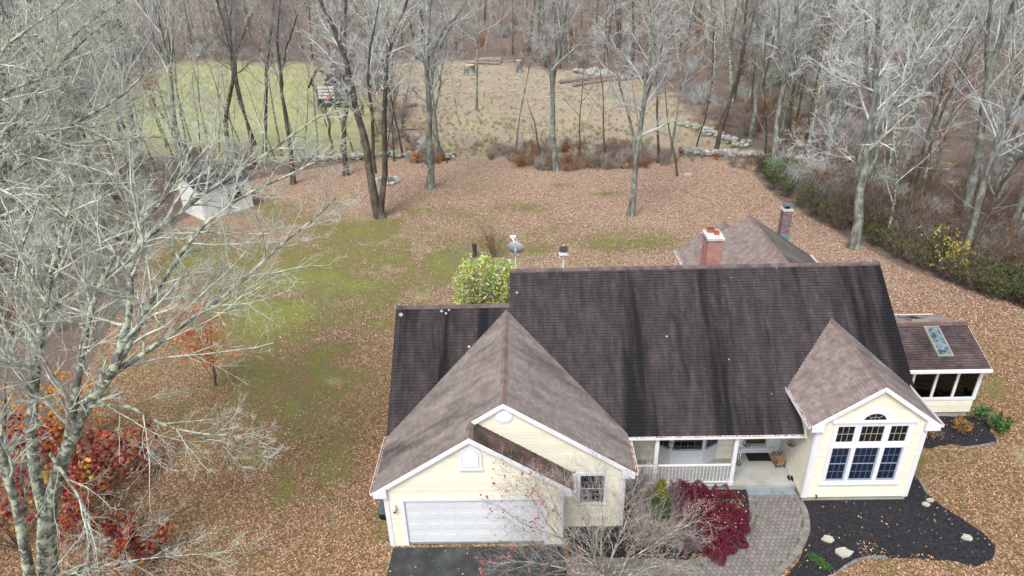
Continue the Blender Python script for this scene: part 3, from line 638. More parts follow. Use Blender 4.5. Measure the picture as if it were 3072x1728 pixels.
gutter((XE0-.01, -.12, ZE-.02), (XE0-.01, sly+.05, ZE-.02), (-1, 0, 0), seed=1)
gutter((XR2+.01, .68, ZE-.02), (XR2+.01, 2.50, ZE-.02), (1, 0, 0), seed=2)
gutter((XR1+.005, -.12, ZE-.02), (XR1+.005, .70, ZE-.02), (1, 0, 0), seed=3)
gutter((8.86, 2.62, 2.655), (15.48, 2.62, 2.655), (0, -1, 0), seed=4, h_=.075)
gutter((XA3-H3-.01, YO3-.02, Z3E-.02), (XA3-H3-.01, ymain(Z3E), Z3E-.02), (-1, 0, 0), seed=5)
gutter((XA3+H3+.01, YO3-.02, Z3E-.02), (XA3+H3+.01, ymain(Z3E), Z3E-.02), (1, 0, 0), leaves=False)
gutter((14.01, 13.5, 2.70), (14.01, 19.4, 2.70), (-1, 0, 0), seed=6); gutter((21.46, 13.5, 2.68), (21.46, YF, 2.68), (1, 0, 0), leaves=False)
mb = MB(); mb.tube([(15.28, 2.42, 3.55), (15.30, 2.38, 3.2), (15.36, 2.30, 2.75)], .04, 6); obj('downspout', mb, whitem, house)
mb = MB(); mb.prism([(8.9, 2.64, 2.50), (15.46, 2.64, 2.50), (15.46, 4.1, 2.50), (8.9, 4.1, 2.50)], (0, 0, .02)); obj('porch_ceiling', mb, white, house)

# --- garage door
gd = obj('garage_door', MB().box(.72, 5.61, .055, .09, 0.10, 2.16), doorw, house)
for r_ in range(4):
    z0 = .11+r_*.512
    sec = obj('door_section', MB().box(.725, 5.605, .045, .055, z0, z0+.500), doorw, gd)
for r_ in range(4):
    for c_ in range(8):
        x0 = .79+c_*.604; z0 = .11+r_*.512+.09; mb = MB()
        quad_prism(mb, frame((0, .045, 0), (1, 0, 0), (0, -1, 0)), [(x0, z0), (x0+.50, z0), (x0+.50, z0+.32), (x0, z0+.32)], -.001, .004)
        F_ = frame((0, .045, 0), (1, 0, 0), (0, -1, 0))
        o4 = [F_(x0+.03, z0+.03, .004), F_(x0+.47, z0+.03, .004), F_(x0+.47, z0+.29, .004), F_(x0+.03, z0+.29, .004)]; i4 = [F_(x0+.055, z0+.055, .009), F_(x0+.445, z0+.055, .009), F_(x0+.445, z0+.265, .009), F_(x0+.055, z0+.265, .009)]
        mb.add(o4+i4, [(0, 1, 5, 4), (1, 2, 6, 5), (2, 3, 7, 6), (3, 0, 4, 7), (4, 5, 6, 7)]); obj('door_panel', mb, doorw, gd)
mb = MB(); mb.box(.60, .72, -.035, .09, -.10, 2.16); mb.box(5.61, 5.73, -.035, .09, -.10, 2.16); mb.box(.60, 5.73, -.036, .09, 2.16, 2.27); obj('door_casing', mb, white, house)
obj('door_sill', MB().box(.74, 5.59, .03, .12, -.02, .095), conc_g, house)
# garage vent (arched louvre) and round louvre
def arch_pts(xc, zb, r, zc, n=14, top=None): return [(xc-r, zb), (xc+r, zb)]+[(xc+r*math.cos(math.pi*i/n), zc+r*math.sin(math.pi*i/n)) for i in range(n+1)]
v_ = MB(); quad_prism(v_, Ff, arch_pts(3.165, 3.62, .38, 4.19), .0, .06); vent = obj('arched_vent', v_, white, house)
v_ = MB(); quad_prism(v_, Ff, arch_pts(3.165, 3.72, .275, 4.15), .055, .065); obj('vent_back', v_, mat('vent shade', (.45, .47, .52), rough=.6), vent)
for i in range(11):
    z = 3.74+i*.06; hw = .255 if z < 4.12 else math.sqrt(max(.01, .255**2-(z-4.12)**2))
    mb = MB(); A = [Ff(3.165-hw, z, .062), Ff(3.165+hw, z, .062), Ff(3.165+hw, z+.012, .095), Ff(3.165-hw, z+.012, .095), Ff(3.165+hw, z+.055, .066), Ff(3.165-hw, z+.055, .066)]
    mb.add(A, [(0, 1, 2, 3)[::-1], (3, 2, 4, 5), (0, 3, 5), (1, 4, 2)]); obj('louvre_slat', mb, white, vent)
obj('vent_sill', MB().box(2.77, 3.56, -.09, 0.0, 3.57, 3.625), white, vent)
v_ = MB(); quad_prism(v_, Fs, [(4.295+.31*math.cos(a), 5.19+.31*math.sin(a)) for a in np.linspace(0, 2*math.pi, 25)[:-1]], 0, .05); rv = obj('round_vent', v_, white, house)
for i in range(8):
    z = 4.98+i*.052; hw = math.sqrt(max(.01, .24**2-(z+.02-5.19)**2))
    mb = MB(); A = [Fs(4.295-hw, z, .052), Fs(4.295+hw, z, .052), Fs(4.295+hw, z+.01, .075), Fs(4.295-hw, z+.01, .075), Fs(4.295+hw, z+.046, .054), Fs(4.295-hw, z+.046, .054)]
    mb.add(A, [(0, 1, 2, 3)[::-1], (3, 2, 4, 5), (0, 3, 5), (1, 4, 2)]); obj('louvre_slat', mb, white, rv)
# --- windows
def window(F, u0, u1, z0, z1, cols, rows, glass=glassd, sash=white, inset=.012, frm=.035, munt=None, nf=.05, name='window', bottom=0, parent=house, right=0):
    wn = MB(); quad_prism(wn, F, [(u0, z0), (u1, z0), (u1, z0+frm+bottom), (u0, z0+frm+bottom)], 0, nf); quad_prism(wn, F, [(u0, z1-frm), (u1, z1-frm), (u1, z1), (u0, z1)], 0, nf)
    quad_prism(wn, F, [(u0, z0+frm+bottom), (u0+frm, z0+frm+bottom), (u0+frm, z1-frm), (u0, z1-frm)], 0, nf); quad_prism(wn, F, [(u1-frm-right, z0+frm+bottom), (u1, z0+frm+bottom), (u1, z1-frm), (u1-frm-right, z1-frm)], 0, nf)
    fr = obj(name, wn, sash, parent); a, b, c, d = u0+frm, u1-frm-right, z0+frm+bottom, z1-frm
    pn = MB(); quad_prism(pn, F, [(a, c), (b, c), (b, d), (a, d)], .0, inset); obj('pane', pn, glass, fr)
    mm = munt or sash
    for i in range(1, cols):
        u = a+(b-a)*i/cols; q_ = MB(); quad_prism(q_, F, [(u-.009, c), (u+.009, c), (u+.009, d), (u-.009, d)], inset, inset+.010); obj('muntin', q_, mm, fr)
    for j in range(1, rows):
        z = c+(d-c)*j/rows; q_ = MB(); quad_prism(q_, F, [(a, z-.009), (b, z-.009), (b, z+.009), (a, z+.009)], inset, inset+.012); obj('muntin', q_, mm, fr)
    return fr
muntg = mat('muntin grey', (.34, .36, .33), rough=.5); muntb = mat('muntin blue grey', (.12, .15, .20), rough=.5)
# big triple window on the right gable: casing first
mb = MB()
for u0, u1, z0, z1 in ((16.04, 16.18, .95, 3.70), (16.86, 17.01, 1.04, 3.66), (17.90, 18.05, 1.04, 3.66), (18.74, 18.88, .95, 3.70)): quad_prism(mb, Fr, [(u0, z0), (u1, z0), (u1, z1), (u0, z1)], 0, .055)
for z0, z1 in ((.92, 1.04), (2.64, 2.86), (3.66, 3.80)): quad_prism(mb, Fr, [(16.041, z0), (18.879, z0), (18.879, z1), (16.041, z1)], 0, .0565)
quad_prism(mb, Fr, [(15.95, 3.80), (18.95, 3.80), (18.95, 3.88), (15.95, 3.88)], 0, .10)
quad_prism(mb, Fr, [(15.98, .87), (18.92, .87), (18.92, .925), (15.98, .925)], 0, .08)
big = obj('window_casing', mb, white, house)
for (u0, u1, n) in ((16.18, 16.86, 3), (17.01, 17.90, 4), (18.05, 18.74, 3)):
    window(Fr, u0, u1, 2.86, 3.66, n, 2, glassd, munt=muntg, frm=.04)
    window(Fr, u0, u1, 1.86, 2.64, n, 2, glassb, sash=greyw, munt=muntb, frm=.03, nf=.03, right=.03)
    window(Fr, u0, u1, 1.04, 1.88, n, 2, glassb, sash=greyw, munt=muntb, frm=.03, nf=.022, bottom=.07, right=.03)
# arched head
xc, zc = 17.43, 3.84; ar = MB(); n = 20
outer = [(xc+.62*math.cos(math.pi*i/n), zc+.56*math.sin(math.pi*i/n)) for i in range(n+1)]; innr = [(xc+.41*math.cos(math.pi*i/n), zc+.36*math.sin(math.pi*i/n)) for i in range(n+1)]
for i in range(n): quad_prism(ar, Fr, [innr[i], outer[i], outer[i+1], innr[i+1]], 0, .075)
arch = obj('arch_casing', ar, white, house)
gl = MB(); quad_prism(gl, Fr, [(xc-.40, zc+.03)]+[(xc+.40, zc+.03)]+[(xc+.41*math.cos(math.pi*i/n), zc+.36*math.sin(math.pi*i/n)) for i in range(1, n)], .012, .034); obj('pane', gl, glassd, arch)
gm = MB(); quad_prism(gm, Fr, [(xc-.43, zc+.0), (xc+.43, zc+.0), (xc+.43, zc+.05), (xc-.43, zc+.05)], .0, .06); obj('sill', gm, white, arch)
for a in (45, 90, 135):
    mb = MB(); c, s = math.cos(R(a)), math.sin(R(a)); r0 = .0 if a == 90 else .17
    mb.bar(Fr(xc+r0*c, zc+.04+r0*s*.85, .042), Fr(xc+.41*c, zc+.02+.345*s, .042), .018, .012, up=(0, 1, 0)); obj('muntin', mb, muntg, arch)
mb = MB(); mb.tube([Fr(xc+.17*math.cos(t), zc+.05+.145*math.sin(t), .042) for t in np.linspace(0, math.pi, 13)], .009, 4); obj('muntin', mb, muntg, arch)
# second gable window (behind the bare shrub)
mb = MB()
for u0, u1, z0, z1 in ((6.80, 6.92, 1.14, 2.50), (7.79, 7.91, 1.14, 2.50)): quad_prism(mb, Fs, [(u0, z0), (u1, z0), (u1, z1), (u0, z1)], 0, .05)
for z0, z1 in ((1.08, 1.18), (2.49, 2.64)): quad_prism(mb, Fs, [(6.77, z0), (7.94, z0), (7.94, z1), (6.77, z1)], 0, .052)
obj('window_casing', mb, white, house)
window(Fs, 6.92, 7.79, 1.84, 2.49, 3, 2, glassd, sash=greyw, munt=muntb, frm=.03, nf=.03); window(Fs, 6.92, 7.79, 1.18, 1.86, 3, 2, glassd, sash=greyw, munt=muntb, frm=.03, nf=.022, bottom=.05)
# bay window in the porch
bayp = [(10.28, 4.13), (10.80, 3.72), (12.10, 3.72), (12.78, 4.13)]
mb = MB(); mb.prism([(x, y, .22) for x, y in bayp]+[(12.78, 4.2, .22), (10.28, 4.2, .22)], (0, 0, .78)); bay = obj('bay_window', mb, mat('bay white', [(.60, .63, .66), (.68, .70, .73)], 3, rough=.5), house)
mb = MB(); mb.prism([(x, y-.03 if y < 4 else y, 1.00) for x, y in bayp]+[(12.78, 4.2, 1.00), (10.28, 4.2, 1.00)], (0, 0, .03)); obj('bay_sill', mb, white, bay)
for i in range(3):
    a, b = np.array(bayp[i]), np.array(bayp[i+1]); d = b-a; L_ = np.linalg.norm(d); d /= L_; nn = np.array([d[1], -d[0]])
    Fb = frame((a[0], a[1], 0), (d[0], d[1], 0), (nn[0], nn[1], 0))
    mb = MB(); quad_prism(mb, Fb, [(0, 1.03), (L_, 1.03), (L_, 2.4), (0, 2.4)], -.05, 0); obj('bay_frame', mb, white, bay)
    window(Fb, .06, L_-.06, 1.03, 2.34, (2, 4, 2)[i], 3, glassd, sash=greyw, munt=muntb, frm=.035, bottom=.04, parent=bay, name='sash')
# front door with sidelights
Fdo = frame((0, 4.50, 0), (1, 0, 0), (0, -1, 0))
mb = MB(); quad_prism(mb, Fdo, [(13.62, .22), (15.52, .22), (15.52, 2.5), (13.62, 2.5)], -.12, -.03); obj('door_surround', mb, white, house)
mb = MB(); quad_prism(mb, Fdo, [(13.72, .22), (15.45, .22), (15.45, .46), (13.72, .46)], -.03, .09); obj('door_threshold', mb, white, house)
dr = MB(); quad_prism(dr, Fdo, [(13.98, .47), (14.92, .47), (14.92, 2.4), (13.98, 2.4)], -.03, .0); door = obj('front_door', dr, mat('storm door', (.50, .53, .56), rough=.4), house)
dr = MB(); quad_prism(dr, Fdo, [(14.06, .66), (14.84, .66), (14.84, 2.32), (14.06, 2.32)], .0, .012); obj('pane', dr, mat('door glass', [(.02, .018, .005), (.09, .08, .015)], 2, rough=.08, spec=.5), door)
dr = MB(); quad_prism(dr, Fdo, [(14.02, .52), (14.88, .52), (14.88, .64), (14.02, .64)], .0, .02); obj('door_rail', dr, mat('rail grey', (.3, .32, .33), rough=.4), door)
for u0 in (13.70, 15.02):
    sd = MB(); quad_prism(sd, Fdo, [(u0, .5), (u0+.22, .5), (u0+.22, 2.4), (u0, 2.4)], -.03, .01); s_ = obj('sidelight', sd, white, house)
    sd = MB(); quad_prism(sd, Fdo, [(u0+.04, 1.1), (u0+.18, 1.1), (u0+.18, 2.3), (u0+.04, 2.3)], .01, .016); obj('pane', sd, glassd, s_)
mb = MB(); mb.lathe((14.90, 4.44, 1.25), [(.01, 0), (.03, .02), (.03, .05), (.01, .07)], 8); obj('door_knob', mb, iron, door)
mb = MB(); mb.box(15.48, 15.60, 4.38, 4.52, .22, 3.0); mb.box(13.46, 13.60, 4.38, 4.52, .22, 3.0); obj('door_pilaster', mb, white, house)
# porch slab, step, posts and railing
pc = MB(); pc.box(8.53, 15.49, 2.56, 4.60, -.05, .22); obj('porch_slab', pc, concrete, house)
pc = MB(); pc.box(8.53, 15.46, 2.62, 2.9, -.3, -.04); obj('slab_base', pc, conc_g, house)
st = MB(); st.box(13.56, 15.40, 2.18, 2.56, -.1, .09); obj('porch_step', st, stepm, house)
posts = (9.98, 12.97)
for px_ in posts:
    mb = MB(); mb.box(px_-.075, px_+.075, 2.60, 2.75, .222, 2.50); p_ = obj('porch_post', mb, white, house)
    mb = MB(); mb.box(px_-.09, px_+.09, 2.585, 2.765, .221, .40); obj('post_base', mb, white, p_)
def railing(x0, x1):
    mb = MB(); mb.box(x0, x1, 2.635, 2.715, 1.15, 1.20); rl_ = obj('railing', mb, white, house)
    mb = MB(); mb.box(x0, x1, 2.65, 2.70, .29, .34); obj('bottom_rail', mb, white, rl_)
    n = max(2, int((x1-x0)/.128)); pr = [(.019, .34), (.019, .50), (.011, .52), (.018, .60), (.012, .74), (.021, .80), (.012, .86), (.011, .92), (.018, .96), (.019, 1.15)]
    for i in range(n):
        x = x0+(i+.5)*(x1-x0)/n; mb = MB().lathe((x, 2.675, 0), pr, 6); obj('baluster', mb, white, rl_)
railing(10.07, 12.88); railing(8.56, 9.89)
# wall lamps
for lx in (.385, 5.92):
    mb = MB(); mb.lathe((lx, -.13, 1.80), [(.03, 0), (.06, .03), (.075, .16), (.08, .17), (.03, .26), (.015, .29)], 8); lm = obj('wall_lamp', mb, mat('lamp white', (.75, .76, .78), rough=.3), house)
    obj('lamp_bracket', MB().box(lx-.05, lx+.05, -.05, .0, 1.86, 2.02).bar((lx, -.04, 2.0), (lx, -.13, 2.08), .02), whitem, lm)
    mb = MB(); mb.lathe((lx, -.13, 1.72), [(.02, 0), (.045, .02), (.05, .09)], 8); obj('lamp_glass', mb, glassd, lm)
mb = MB(); mb.tube([(15.98, 1.90, .33), (15.98, 1.80, .34), (15.98, 1.76, .28)], .018, 6); mb.lathe((15.98, 1.82, .36), [(.035, 0), (.035, .015)], 8); obj('hose_tap', mb, iron, house)

# --- sunroom
sx0, sx1, sy0, sy1 = 20.0, 24.58, 6.83, 10.75
Fsr = frame((0, sy0, 0), (1, 0, 0), (0, -1, 0)); Fse = frame((sx1, 0, 0), (0, 1, 0), (1, 0, 0))
wallface('wall', Fsr, .31, .98, lambda z: sx0, lambda z: sx1, [], house, label='low sunroom wall under the glazing')
wallface('wall', Fse, .31, .98, lambda z: sy0, lambda z: sy1, [], house)
obj('foundation', MB().box(sx0, sx1-.05, sy0+.04, sy0+.2, -.3, .31).box(sx1-.2, sx1-.05, sy0+.2, sy1, -.3, .31), found, house)
obj('sunroom_floor', MB().box(sx0, sx1-.2, sy0+.2, sy1, .2, .34), mat('grey floor', (.10, .10, .09), rough=.6), house)
obj('sunroom_wall', MB().box(sx0-.1, sx0+.0, sy0+.2, sy1+.1, .3, 2.6).box(sx0, sx1-.1, sy1, sy1+.1, .3, 1.1), mat('dim interior', (.16, .14, .10), rough=.8), house)
glz = bpy.data.materials.new('clear glazing'); glz.use_nodes = True; N_ = glz.node_tree.nodes; L__ = glz.node_tree.links
tr = N_.new('ShaderNodeBsdfTransparent'); tr.inputs[0].default_value = (.42, .45, .42, 1); gl_ = N_.new('ShaderNodeBsdfGlossy'); gl_.inputs['Roughness'].default_value = .03; mxs = N_.new('ShaderNodeMixShader'); fr_ = N_.new('ShaderNodeFresnel'); fr_.inputs[0].default_value = 1.5
L__.new(fr_.outputs[0], mxs.inputs[0]); L__.new(tr.outputs[0], mxs.inputs[1]); L__.new(gl_.outputs[0], mxs.inputs[2]); L__.new(mxs.outputs[0], N_['Material Output'].inputs[0]); MATS['glz'] = glz
for (F, us, ) in ((Fsr, [sx0+.0, 21.72, 22.70, 23.60, sx1]), (Fse, [sy0, 8.2, 9.5, sy1]), (frame((0, sy1, 0), (1, 0, 0), (0, 1, 0)), [sx0, 21.5, 23.0, sx1])):
    for u in us:
        board('sunroom_mullion', F, u-(.05 if u != us[-1] else .10), u+(.05 if u != us[-1] else 0.01), .98, 2.55, -.06, .03)
    board('sunroom_sill', F, us[0], us[-1]+.01, .96, 1.09, -.07, .045); board('sunroom_header', F, us[0], us[-1]+.01, 2.50, 2.70, -.07, .04)
    for a, b in zip(us[:-1], us[1:]):
        mb = MB(); quad_prism(mb, F, [(a+.05, 1.09), (b-.05, 1.09), (b-.05, 2.50), (a+.05, 2.50)], -.03, -.02); obj('pane', mb, glz, bpy.data.objects[house.name])
ZSE, ZSR, YSR = 2.76, 3.66, 8.82; ms = (ZSR-ZSE)/(YSR-6.53)
roof([(20.04, 6.53, ZSE), (24.66, 6.53, ZSE), (24.66, YSR, ZSR), (20.04, YSR, ZSR)], (1, 0, 0), (0, 1, ms), mat('shingle sunroom', [(.050, .035, .036), (.082, .058, .058), (.115, .082, .08)], 1.2, rough=.9, tone=.25, bump=.35, bscale=70, cols2=(.028, .024, .027), scale2=.5, thr2=(.5, .72)), 'plum brown front slope of the sunroom', seed=11)
roof([(20.04, YSR, ZSR), (24.66, YSR, ZSR), (24.66, 11.12, ZSR-(11.12-YSR)*ms), (20.04, 11.12, ZSR-(11.12-YSR)*ms)], (1, 0, 0), (0, -1, ms), sh_pink, 'brown back slope of the sunroom', seed=12)
ridge((20.04, YSR, ZSR), (24.66, YSR, ZSR), (0, -1, -ms), (0, 1, -ms), mat('cap sunroom', [(.11, .06, .055), (.15, .085, .075)], 2, rough=.9, tone=.12))
mb = MB(); mb.box(20.06, 24.68, 6.42, 6.53, ZSE-.13, ZSE+.0); obj('gutter', mb, whitem, house); mb = MB(); mb.box(20.06, 24.68, 11.12, 11.22, 2.62, 2.76); obj('gutter', mb, whitem, house)
mb = MB(); mb.prism([(24.66, 6.53, ZSE-.01), (24.66, YSR, ZSR-.01), (24.66, 11.12, 2.75), (24.66, 11.12, 2.60), (24.66, YSR, ZSR-.16), (24.66, 6.53, ZSE-.16)], (.03, 0, 0)); obj('rake_board', mb, white, house)
mb = MB(); mb.prism([(24.55, sy0, 2.6), (24.55, sy1, 2.6), (24.55, YSR, ZSR-.2)], (-.06, 0, 0)); obj('sunroom_gable', mb, cream, house)
def skylight(p, u, v, wd, ln, glass, label):
    p = np.array(p, float); u = np.array(u, float); v = np.array(v, float)/np.linalg.norm(v); n = np.cross(u, v); n = n if n[2] > 0 else -n
    mb = MB(); P = lambda a, b, h: p+u*a+v*b+n*h
    fw = .075
    for (a0, a1, b0, b1) in ((0, wd, 0, fw), (0, wd, ln-fw, ln), (0, fw, fw, ln-fw), (wd-fw, wd, fw, ln-fw)): mb.prism([P(a0, b0, 0), P(a1, b0, 0), P(a1, b1, 0), P(a0, b1, 0)], n*.11)
    s = obj('skylight', mb, mat('bronze frame', [(.20, .20, .17), (.30, .30, .27)], 5, rough=.5), house); s['label'] = label
    mb = MB(); mb.prism([P(fw, fw, .03), P(wd-fw, fw, .03), P(wd-fw, ln-fw, .03), P(fw, ln-fw, .03)], n*.05); obj('pane', mb, glass, s)
skylight((22.66, 7.10, ZSE+(7.10-6.53)*ms+.01), (1, 0, 0), (0, 1, ms), .66, 1.62, mat('sky glass', [(.08, .12, .14), (.20, .27, .30)], 2.2, rough=.12, spec=.9, cols2=(.03, .05, .06), scale2=5, thr2=(.5, .56)), 'pale reflecting skylight on the front slope')
skylight((22.60, 9.35, ZSR-(9.35-YSR)*ms+.01), (1, 0, 0), (0, 1, -ms), .72, 1.25, mat('dim sky glass', (.03, .035, .035), rough=.1), 'dark skylight on the back slope')

# --- chimneys, brick by brick
def chimney(x0, x1, y0, y1, z0, z1, bm, mm, label, cap=.06, capz=.10):
    mb = MB().box(x0+.008, x1-.008, y0+.008, y1-.008, z0, z1); ch = obj('chimney', mb, mm, house); ch['label'] = label
    row, bl = .074, .215; k = 0; z = z1-row; cnt = 0; left = MB()
    while z > z0:
        for (F, wd, vis) in ((frame((x0, y0, 0), (1, 0, 0), (0, -1, 0)), x1-x0, 1), (frame((x0, y1, 0), (0, -1, 0), (-1, 0, 0)), y1-y0, 1), (frame((x1, y0, 0), (0, 1, 0), (1, 0, 0)), y1-y0, 0)):
            u = -(k % 2)*bl/2
            while u < wd:
                a, b = max(u, 0)+.004, min(u+bl, wd)-.004; u += bl
                if b-a < .02: continue
                t = mb2 = MB() if (vis and cnt < 290) else left
                quad_prism(mb2, F, [(a, z+.007), (b, z+.007), (b, z+row-.007), (a, z+row-.007)], -.02, random.uniform(-.002, .006))
                if mb2 is not left: obj('brick', mb2, bm, ch); cnt += 1
        z -= row; k += 1
    if left.v: tag(obj('brickwork', left, bm, ch), kind='stuff')
    obj('chimney_crown', MB().box(x0-cap, x1+cap, y0-cap, y1+cap, z1, z1+capz), capm, ch)
    return ch
c1 = chimney(13.25, 13.90, 10.25, 11.22, 5.2, 7.28, brickr, mortar, 'tall red brick chimney with a pale crown and two flues')
for (x0, x1, y0, y1, h) in ((13.36, 13.66, 10.90, 11.20, .17), (13.60, 13.80, 10.62, 10.80, .17)):
    mb = MB()
    for q_ in ((x0, x1, y0, y0+.03), (x0, x1, y1-.03, y1), (x0, x0+.03, y0+.03, y1-.03), (x1-.03, x1, y0+.03, y1-.03)): mb.box(*q_, 7.38, 7.38+h)
    fl = obj('flue', mb, clay, c1); obj('flue_dark', MB().box(x0+.03, x1-.03, y0+.03, y1-.03, 7.38, 7.38+h-.06), black, fl)
c2_ = chimney(19.70, 20.20, 18.62, 19.1, 0, 5.28, brickd, mortarw, 'slim weathered brick chimney at the far end of the rear wing', .04, .10)
mb = MB(); mb.lathe((19.95, 18.86, 5.38), [(.13, 0), (.13, .16)], 4); fl = obj('flue', mb, black, c2_)
mb = MB(); mb.prism([(19.70, 18.62, 5.56), (20.2, 18.62, 5.56), (20.2, 19.1, 5.56), (19.70, 19.1, 5.56)], (0, 0, .03)); mb.prism([(19.78, 18.7, 5.59), (20.12, 18.7, 5.59), (20.12, 19.02, 5.59), (19.78, 19.02, 5.59)], (0, 0, .03)); obj('chimney_cap', mb, mat('steel cap', (.20, .26, .32), rough=.35, metal=.7), c2_)
obj('flashing', MB().box(19.66, 20.24, 18.55, 18.62, 3.45, 3.85), mat('copper flashing', (.14, .24, .26), rough=.6), c2_)
# shingle tabs: nearest 300 in view are objects, the rest stay joined per roof
TB = {'shingle dark': -3.8, 'shingle light': -2.2, 'shingle pinkish': -2.0}  # butt tones: dark cut edge, with each course's shadow line put into the colour
TABS.sort(key=lambda t: t[0]); near = 0; rest = {}
FT = [(0, 1, 2, 3), (4, 5, 1, 0), (0, 3, 7, 4), (1, 5, 6, 2)]
for d_, rf, vs, tone, m, c in TABS:
    p = PX(c[None])[0]
    nrm_ok = True
    if near < 300 and 0 < p[0] < 3072 and p[1] < 1728 and rf is ROOFS[0] or (near < 300 and rf is ROOFS[1]):
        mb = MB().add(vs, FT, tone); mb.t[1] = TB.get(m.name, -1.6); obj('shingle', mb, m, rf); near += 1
    else: rest.setdefault(rf, []).append((vs, tone, m))
for rf, L_ in rest.items():
    v = np.array([x[0] for x in L_]).reshape(-1, 3); n = len(L_); f = (np.array(FT)[None]+np.arange(n)[:, None, None]*8).reshape(-1)
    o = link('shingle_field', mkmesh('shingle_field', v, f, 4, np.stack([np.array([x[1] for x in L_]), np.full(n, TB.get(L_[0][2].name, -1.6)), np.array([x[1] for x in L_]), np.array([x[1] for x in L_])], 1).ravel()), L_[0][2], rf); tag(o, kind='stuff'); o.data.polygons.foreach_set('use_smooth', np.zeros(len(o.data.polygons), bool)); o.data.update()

# lichen rosettes on the dark slopes
rg = np.random.RandomState(44); mb = MB(); nM = np.array([0, -MM, 1])/math.hypot(1, MM); Vm = np.array([0, 1, MM])/math.hypot(1, MM)
for i in range(40):
    x = rg.uniform(-.2, 19.8); y = rg.uniform(2.9, YR1-.1 if x < 4.5 else YR2-.1)
    if x < 8.6 and zmain(y) < min(ZE+MG*(x-XE0), ZA2*2-ZE-MG*(x-XE0)+.0) and x > XE0: 
        if not (zmain(y) > ZE+MG*(x-XE0)) and not (x > XA2 and zmain(y) > ZA2-MG*(x-XA2)): continue
    if 15 < x and y < 7: continue
    c = np.array([x, y, zmain(y)])+nM*.03; r = rg.choice([.012, .02, .03, .05], p=[.7, .24, .05, .01])
    mb.prism([c+np.array([1, 0, 0])*r*math.cos(a)*rg.uniform(.8, 1.1)+Vm*r*math.sin(a) for a in np.linspace(0, 2*math.pi, 8)[:-1]], nM*.004)
for (px, py, r) in ((1203, 945, .085), (1325, 934, .06), (1347, 931, .05), (1338, 941, .05), (1551, 879, .05), (1407, 1041, .06), (2000, 1010, .04)):
    d = _ray(px, py); t_ = (np.array([0, MY0, MZ0])-CAMP)@nM/(d@nM); c = CAMP+d*t_+nM*.032
    mb.prism([c+np.array([1, 0, 0])*r*math.cos(a)+Vm*r*math.sin(a) for a in np.linspace(0, 2*math.pi, 9)[:-1]], nM*.005)
tag(obj('lichen_spots', mb, mat('roof lichen', [(.28, .30, .28), (.46, .48, .45)], 20, rough=1), house), kind='stuff')
# ================================================================= TREES
def nrm(v): return v/(np.linalg.norm(v, axis=-1, keepdims=True)+1e-9)
def tubes(P, Rd, sides):
    "P (B,K,3), Rd (B,K) -> verts, quads"
    B, K, _ = P.shape
    d = np.gradient(P, axis=1); d = nrm(d); m = nrm(d.mean(1))
    ref = np.where(np.abs(m[:, 2:3]) < .8, np.array([[0, 0, 1.]]), np.array([[1., 0, 0]]))
    a = nrm(np.cross(d, ref[:, None, :])); b = np.cross(d, a)
    th = np.arange(sides)*2*math.pi/sides
    v = P[:, :, None]+Rd[:, :, None, None]*(a[:, :, None]*np.cos(th)[None, None, :, None]+b[:, :, None]*np.sin(th)[None, None, :, None])
    i = np.arange(K-1)[:, None]*sides; j = np.arange(sides)[None]; j2 = (j+1) % sides
    q = np.stack([i+j, i+sides+j, i+sides+j2, i+j2], -1).reshape(-1, 4)
    f = (q[None]+(np.arange(B)*K*sides)[:, None, None]).reshape(-1)
    return v.reshape(-1, 3), f
class Brush:
    def __init__(s): s.V = []; s.F = []; s.n = 0
    def add(s, P, Rd, sides):
        v, f = tubes(P, Rd, sides); s.V.append(v); s.F.append(f+s.n); s.n += len(v)
    def mesh(s, name, origin=(0, 0, 0)): return mkmesh(name, np.concatenate(s.V), np.concatenate(s.F), 4, None, origin)
def grow(rg, P0, D0, L, R0, nseg, wig, up, tend=.25, drift=None):
    B = len(P0); P = np.zeros((B, nseg+1, 3)); D = np.zeros((B, nseg+1, 3)); P[:, 0] = P0; d = nrm(D0); D[:, 0] = d; st = (L/nseg)[:, None]
    for k in range(nseg):
        d = nrm(d+rg.normal(0, wig, (B, 3))+np.array([0, 0, up])+(drift if drift is not None else 0)); P[:, k+1] = P[:, k]+d*st; D[:, k+1] = d
    t = np.linspace(0, 1, nseg+1)[None]; Rd = R0[:, None]*(1-(1-tend)*t)
    return P, D, Rd
def spawn(rg, P, D, Rd, L, n, tmin, ang, lf, rf, tpow=1.0, rmin=.004, angj=.25):
    B, K, _ = P.shape
    t = tmin+(1-tmin)*((np.arange(n)[None]+rg.rand(B, n))/n)**tpow; t = np.clip(t, 0, .999); s = t*(K-1); i = s.astype(int); f = (s-i)[..., None]
    bi = np.arange(B)[:, None]
    p = P[bi, i]*(1-f)+P[bi, i+1]*f; d = nrm(D[bi, i]*(1-f)+D[bi, i+1]*f); r = Rd[bi, i]*(1-f[..., 0])+Rd[bi, i+1]*f[..., 0]
    az = rg.rand(B, 1)*6.28+np.arange(n)[None]*2.4+rg.normal(0, .4, (B, n))
    ref = np.where(np.abs(d[..., 2:3]) < .9, np.array([0, 0, 1.]), np.array([1., 0, 0])); u = nrm(np.cross(d, ref)); w_ = np.cross(d, u)
    side = u*np.cos(az)[..., None]+w_*np.sin(az)[..., None]; a = (ang*(1+rg.normal(0, angj, (B, n))))[..., None]
    nd = nrm(d*np.cos(a)+side*np.sin(a))
    nl = L[:, None]*lf*(1.15-.7*t)*rg.uniform(.6, 1.25, (B, n)); nr_ = np.maximum(np.minimum(r*.8, r*rf*rg.uniform(.8, 1.15, (B, n))), rmin)
    return p.reshape(-1, 3), nd.reshape(-1, 3), nl.reshape(-1), nr_.reshape(-1)
